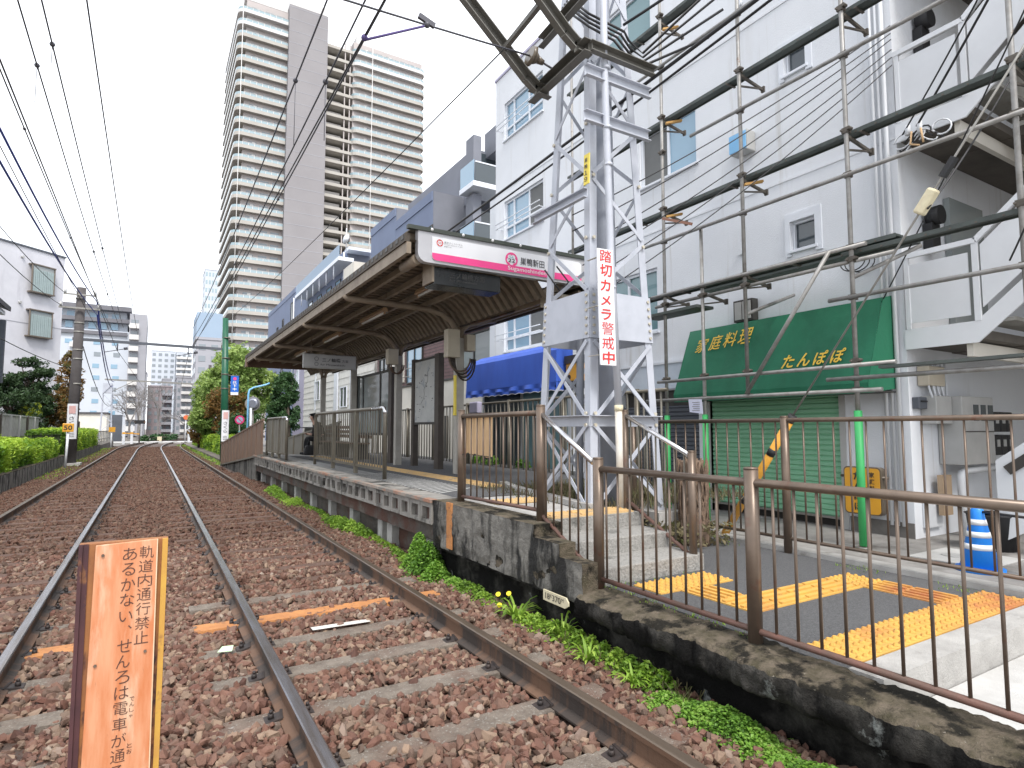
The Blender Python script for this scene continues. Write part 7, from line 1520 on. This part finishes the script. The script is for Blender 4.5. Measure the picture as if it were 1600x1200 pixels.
def hedge(name, label, x0, x1, ya, yb, z0, z1, n, wob=.12, seed=1, side=-1):
    t = thing(name, label, 'hedge', ((x0+x1)/2, ya, z0)); g = np.random.default_rng(seed)
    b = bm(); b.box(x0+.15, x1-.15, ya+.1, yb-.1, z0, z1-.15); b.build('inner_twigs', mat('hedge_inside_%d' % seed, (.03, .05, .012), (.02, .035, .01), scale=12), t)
    u = g.uniform(size=n); y = ya+(yb-ya)*u**1.35; f = g.uniform(size=n); x = np.where(f < .45, g.uniform(x0, x1, n), np.where(f < .92, x1 if side < 0 else x0, x0 if side < 0 else x1)); z = np.where(f < .45, z1, g.uniform(z0, z1, n))
    bump = np.array([mn.noise(Vector((a*.8, c*1.3, d*1.8))) for a, c, d in zip(x, y, z)])
    x = x+g.normal(0, .05, n)+bump*wob*(1 if side < 0 else -1)*(f > .45); z = z+bump*wob*1.4*(f < .6)+g.normal(0, .04, n)
    leaves('foliage', np.stack([x, y, z], 1), .075, M['leafhedge'], t, up=.6, rnd=np.clip(.45+bump*.9+(z-z0)/(z1-z0)*.25-.1, 0, 1)); return t
hedge('clipped_hedge', 'long clipped green hedge on the low wall before the concrete pole', -4.7, -3.35, 13, 31.5, .25, 1.0, 24000, .16, 1)
hedge('clipped_hedge', 'taller clipped hedge on the low wall beyond the concrete pole', -4.6, -3.3, 33.4, 53, .2, 1.35, 16000, .14, 2)
hedge('clipped_hedge', 'clipped hedge round the foot of the green pole beyond the ramp', 3.55, 4.9, 33.5, 66, -.1, .98, 16000, .14, 3, side=1)
# left garden trees
tree2('pine_tree', 'dark cloud pruned pine above the panel fence beside the tiled house', [(-6.3, 40, .1), (-6.2, 40, 1.8), (-6.2, 40, 2.9)], [(-6.5, 40, 2.7, 1.5, 1.2, 1.4), (-7.0, 40, 3.7, 1.2, .9, .9), (-5.5, 40, 2.0, .8, .7, .8)], 16000, .10, M['leafpine'], tr=.14, seed=9, sc=1.5)
tree2('garden_tree', 'layered dark garden tree in front of the off white building with bay windows', [(-5.6, 41, .1), (-5.6, 41, 2), (-5.5, 41, 4.2)], [(-5.7, 41, 5.0, .75, .6, .28), (-5.1, 41, 4.5, .65, .6, .3), (-6.0, 41, 4.2, .7, .6, .3), (-4.95, 41, 3.8, .6, .6, .35), (-5.6, 41, 3.5, .8, .6, .5), (-5.2, 41, 2.7, .8, .6, .6)], 10000, .085, M['leafpine'], tr=.1, seed=10, sc=2.4)
tree2('yellow_shrub', 'bright yellow green shrub showing over the panel fence', [(-5.4, 40, .1), (-5.4, 40, 1.2), (-5.4, 40, 1.9)], [(-5.4, 40, 2.35, .6, .5, .42)], 2600, .085, M['leafyel'], cat='shrub', tr=.05, seed=11, sc=3)
tree2('russet_shrub', 'round russet shrub over the panel fence beside the concrete pole', [(-4.9, 42, .1), (-4.9, 42, 1.2), (-4.9, 42, 2)], [(-4.75, 42, 2.5, 1.0, .8, .95)], 6500, .10, M['leafrust'], cat='shrub', tr=.07, seed=12, sc=1.8)
tree2('slender_tree', 'thin leafy tree between the off white building and the concrete pole', [(-4.5, 45, .1), (-4.4, 45, 2.5), (-4.3, 45, 5.2)], [(-4.3, 45, 4.2, .7, .6, 2.2)], 3200, .11, M['leafrust'], tr=.07, seed=13, sc=1.8)
# bare street trees at the end of the line
def bare(label, x, y, h, seed):
    t = thing('bare_tree', label, 'tree', (x, y, 0), None); g = np.random.default_rng(seed); b = bm()
    def grow(p, d, L, r, k):
        q = p+d*L; b.tube([p, q], r, 5, rads=[r, r*.65], cap=False)
        if k: 
            for _ in range(3): grow(q, (d+Vector(g.normal(0, .42, 3))).normalized(), L*.72, r*.6, k-1)
    grow(Vector((x, y, -.3)), Vector((0, 0, 1)), h*.3, .22, 5); b.build('branches', mat('grey_bark_%d' % seed, (.20, .185, .18), (.15, .14, .135), scale=2), t)
bare('bare grey tree in front of the grey balcony block', -1.6, 110, 10, 1); bare('bare grey tree in front of the mauve block', 1.2, 130, 11, 2); bare('bare grey tree in front of the grey narrow flats', 5.2, 120, 8, 3); bare('bare grey tree beside the dark hoarding', -3.0, 118, 9, 5)
fs = tree('street_planting', 'row of low green planting beyond the far crossing', [(1, 92, -.3), (1, 92, .2), (1, 92, .4)], rblobs((1.5, 96, .2), (4.5, 3, .25), 16, .5, 21), 1600, .25, M['leafcam'], cat='shrub', tr=.1)
# weeds along the wall foot
def patch(name, label, segs, m, size, up=.8, aspect=1.3):
    g = np.random.default_rng(len(name)+len(segs)); PS = []; T = []
    for (x, y, sx, sy, h, n) in segs:
        a = g.normal(0, .5, n); c = g.normal(0, .5, n); e = np.exp(-(a*a+c*c)*1.2)
        PS.append(np.stack([x+a*sx, y+c*sy, -.165+h*e*g.uniform(.45, 1.1, n)], 1)); T.append(np.full(n, g.uniform(.2, .8))+g.normal(0, .1, n))
    return kind(leaves(name, np.concatenate(PS), size, m, up=up, rnd=np.clip(np.concatenate(T), 0, 1), aspect=aspect), 'stuff', label)
g = np.random.default_rng(99)
patch('weeds', 'bright green weeds along the foot of the platform', [(2.76+.07*math.sin(y*1.7), y, .11, .30, .09+.13*max(0, math.sin(y*1.35+1.2)), int(250+380*max(0, math.sin(y*1.35+1.2)))) for y in np.arange(7.0, 13.0, .30)]+[(2.68, y, .17, .35, .16+.08*math.sin(y*2.1), 560) for y in np.arange(13.2, 16.6, .4)], M['leafweed'], .030)
patch('weeds', 'dense dark green clump of weeds against the platform foot', [(2.72, 6.35, .20, .18, .34, 2400), (2.72, 6.62, .16, .20, .40, 2200), (2.68, 6.05, .15, .16, .20, 1300), (2.74, 5.7, .10, .22, .10, 600)], M['leafdark'], .030)
patch('weeds', 'low green weeds between dandelions and steps', [(2.74, y, .13, .2, .08+.05*math.sin(y*5), 380) for y in np.arange(4.0, 5.5, .18)], M['leafweed'], .026)
patch('weeds', 'clover carpet at the foot of the near wall', [(2.70+.03*math.sin(y*6), y, .15, .12, .085+.035*math.sin(y*9), 1000) for y in np.arange(1.7, 2.75, .10)], M['leafdark'], .022, up=1.4, aspect=1.05)
patch('weeds', 'wispy weeds at the wall foot below the fence', [(2.76, y, .09, .1, .14, 240) for y in np.arange(2.8, 4.0, .14)], M['leafweed'], .03)
def blades(name, label, spots, m, n, L, w=.006):
    V = []; F = []; g = np.random.default_rng(len(spots)+n)
    for (x, y, z, r) in spots:
        for k in range(n):
            p = Vector((x+g.normal(0, r), y+g.normal(0, r), z)); d = Vector((g.normal(0, .45), g.normal(0, .45), 1)).normalized(); l = L*g.uniform(.5, 1.2); sd_ = Vector((g.normal(), g.normal(), 0)).normalized()*w
            q = p+d*l*.55; e = p+d*l+Vector((d.x, d.y, -.5))*l*.3; i = len(V); V += [tuple(p-sd_), tuple(p+sd_), tuple(q+sd_*.8), tuple(q-sd_*.8), tuple(e)]; F += [(i, i+1, i+2, i+3), (i+3, i+2, i+4, i+4)]
    V = np.array(V); F = np.array(F)
    return kind(np_mesh(name, V, np.concatenate([F[0::2], F[1::2]]) if False else F[0::2], m, RNG.uniform(0, 1, len(F)//2)), 'stuff', label)
blades('grass', 'long dry grass at the foot of the near wall', [(2.78+.03*math.sin(y*9), y, -.17, .05) for y in np.arange(2.6, 3.9, .09)], M['grassdry'], 16, .22, .004)
blades('grass', 'dry grass on the plot round the tower', [(x, y, .63, .12) for x in np.arange(3.95, 6.2, .22) for y in np.arange(4.9, 7.4, .25)], M['grassdry'], 26, .20, .005)
blades('grass', 'grass tufts on the moss of the coping and pavement edge', [(3.03, y, .25, .03) for y in np.arange(2.4, 3.6, .2)]+[(5.25, y, .25, .06) for y in (2.9, 3.0, 3.1, 2.2, 2.3, 4.3, 4.4)]+[(3.25, 3.62, .25, .06), (3.5, 3.63, .25, .05), (3.9, 3.6, .25, .06)], M['leafweed'], 26, .05, .003)
blades('grass', 'green grass along the verges of the far track', [(-2.9+.15*math.sin(y*3), y, -.2, .2) for y in np.arange(24, 60, .5)]+[(2.9+.25*math.sin(y*2), y, -.2, .25) for y in np.arange(30, 70, .45)], M['leafweed'], 40, .22, .012)
def rosette(name, label, c, n, L, m, cat, flowers=(), w=.018, rise=.55):
    t = thing(name, label, cat, c); b = bm(); g = np.random.default_rng(int(c[1]*100))
    for k in range(n):
        a = 6.283*k/n+g.normal(0, .2); l = L*g.uniform(.6, 1.1); up = rise*g.uniform(.5, 1.3); d = Vector((math.cos(a), math.sin(a), 0)); s = Vector((-d.y, d.x, 0)); o = Vector(c); P0 = o; pts = []
        for i in range(5): q = i/4; pts.append((o+d*l*q+Vector((0, 0, l*up*math.sin(q*2.2))), w*(.35+1.1*math.sin(q*2.9+.15))*(1 if i % 2 else .55)))
        for (p0, w0), (p1, w1) in zip(pts[:-1], pts[1:]): b.poly([p0-s*w0, p0+s*w0, p1+s*w1, p1-s*w1])
    o = b.build('leaves', m, t); at = o.data.attributes.new('rnd', 'FLOAT', 'FACE'); at.data.foreach_set('value', np.repeat(RNG.uniform(.3, 1, n), 4).astype(np.float32))
    for (dx, dy, h) in flowers:
        q = Vector(c)+Vector((dx, dy, h)); bm().tube([Vector(c), Vector(c)+Vector((dx*.5, dy*.5, h*.6)), q], .003, 5).build('stem', M['leafweed'], t); f = bm(); f.cyl(q, q+Vector((-.008, -.008, .012)), .016, 10, r2=.022); f.build('flower', M['petal'], t)
    return t
rosette('dandelion', 'dandelion plant with three yellow flowers at the wall foot', (2.70, 4.42, -.16), 34, .21, M['leafweed'], 'plant', [(-.09, .16, .20), (-.02, .10, .21), (-.10, .12, .12)], .011, .75)
rosette('leafy_weed', 'spreading pale green weed at the wall foot under the fence post', (2.66, 3.42, -.16), 30, .17, M['leafweed'], 'plant', (), .008, .7)
rosette('leafy_weed', 'second spreading weed nearer the clover at the wall foot', (2.68, 2.98, -.16), 30, .15, M['leafweed'], 'plant', (), .007, .6)
rosette('leafy_weed', 'small upright weed between the dandelion and the distance plate', (2.76, 3.85, -.16), 22, .15, M['leafweed'], 'plant', (), .008, 1.1)

# ------------------------------------------------------------------ seated passenger
def skinned(name, verts, edges, radii, m, parent, root=0, sub=2):
    me = bpy.data.meshes.new(name); me.from_pydata([tuple(v) for v in verts], edges, []); me.materials.append(m); me.update()
    o = bpy.data.objects.new(name, me); COL.objects.link(o)
    if parent is not None: attach(o, parent)
    sk = o.modifiers.new('skin', 'SKIN'); sk.use_smooth_shade = True
    for i, r in enumerate(radii): v = me.skin_vertices[0].data[i]; v.radius = r if isinstance(r, tuple) else (r, r); v.use_root = i == root
    s = o.modifiers.new('sub', 'SUBSURF'); s.levels = sub; s.render_levels = sub
    return o
PX, PY, PZ = 4.62, 19.4, .66
pr = thing('person', 'person in dark jacket and black trousers sitting hunched on the bench', 'person', (PX, PY, PZ))
def V3(x, y, z): return (PX+x, PY+y, PZ+z)
ver = [V3(0, 0, .50), V3(-.03, 0, .70), V3(-.12, 0, .88), V3(-.19, 0, .98), V3(-.24, 0, 1.05), V3(-.28, 0, 1.13), V3(-.30, 0, 1.22),
       V3(-.02, .10, .47), V3(-.42, .12, .50), V3(-.44, .12, .08), V3(-.58, .13, .03), V3(-.02, -.10, .47), V3(-.43, -.11, .50), V3(-.40, -.10, .10), V3(-.54, -.11, .03),
       V3(-.14, .19, .90), V3(-.20, .23, .64), V3(-.38, .14, .62), V3(-.45, .08, .66), V3(-.14, -.19, .90), V3(-.20, -.23, .64), V3(-.38, -.14, .62), V3(-.45, -.06, .66)]
edg = [(0, 1), (1, 2), (2, 3), (3, 4), (4, 5), (5, 6), (0, 7), (7, 8), (8, 9), (9, 10), (0, 11), (11, 12), (12, 13), (13, 14), (3, 15), (15, 16), (16, 17), (17, 18), (3, 19), (19, 20), (20, 21), (21, 22)]
rad = [.13, .12, .125, .10, .052, .082, .078, .085, .062, .042, .035, .085, .062, .042, .035, .052, .04, .034, .03, .052, .04, .034, .03]
skinned('body', ver, edg, rad, M['skin'], pr)
skinned('jacket', [ver[0], ver[1], ver[2], ver[3], ver[15], ver[16], V3(-.33, .17, .62), ver[19], ver[20], V3(-.33, -.17, .62)], [(0, 1), (1, 2), (2, 3), (3, 4), (4, 5), (5, 6), (3, 7), (7, 8), (8, 9)], [.165, .16, .165, .125, .075, .062, .05, .075, .062, .05], M['jacket'], pr)
skinned('trousers', [V3(0, 0, .50), ver[7], ver[8], V3(-.44, .12, .14), ver[11], ver[12], V3(-.405, -.10, .16)], [(0, 1), (1, 2), (2, 3), (0, 4), (4, 5), (5, 6)], [.15, .105, .08, .06, .105, .08, .06], M['trouser'], pr)
for y in (.12, -.105): skinned('shoe', [V3(-.43, y, .06), V3(-.50, y, .045), V3(-.62, y, .035)], [(0, 1), (1, 2)], [.05, .045, .035], M['black'], pr)
skinned('hair', [V3(-.255, 0, 1.19), V3(-.27, 0, 1.25), V3(-.20, 0, 1.14)], [(0, 1), (0, 2)], [.095, .085, .07], M['hair'], pr)
b = bm(); b.ball(V3(-.385, 0, 1.15), .014, 8); b.ball(V3(-.375, .03, 1.185), .010, 8, 1); b.ball(V3(-.375, -.03, 1.185), .010, 8, 1); b.ball(V3(-.30, .085, 1.16), .022, 8); b.ball(V3(-.30, -.085, 1.16), .022, 8); b.bar(V3(-.372, -.02, 1.105), V3(-.372, .02, 1.105), .008, .008, mi=2); b.build('face_features', [M['skin'], M['black'], M['magenta']], pr)
for sgn in (1, -1):
    for k in range(4): skinned('finger', [V3(-.455, sgn*.065+.016*(k-1.5), .665), V3(-.50-.006*(k % 2), sgn*.05+.016*(k-1.5), .672), V3(-.52, sgn*.04+.014*(k-1.5), .655)], [(0, 1), (1, 2)], [.009, .008, .006], M['skin'], pr, sub=1)
bg_ = thing('shoulder_bag', 'black bag resting on the platform at the feet of the seated person', 'bag', (PX-.35, PY-.35, PZ))
b = bm(); b.hexa([V3(-.62, -.55, .005), V3(-.15, -.55, .005), V3(-.15, -.25, .005), V3(-.62, -.25, .005), V3(-.55, -.50, .30), V3(-.2, -.50, .30), V3(-.2, -.3, .30), V3(-.55, -.3, .30)]); b.build('body', M['black'], bg_, .05); bm().tube([V3(-.52, -.4, .28), V3(-.45, -.4, .46), V3(-.3, -.4, .46), V3(-.24, -.4, .28)], .014, 6).build('handle', M['black'], bg_)
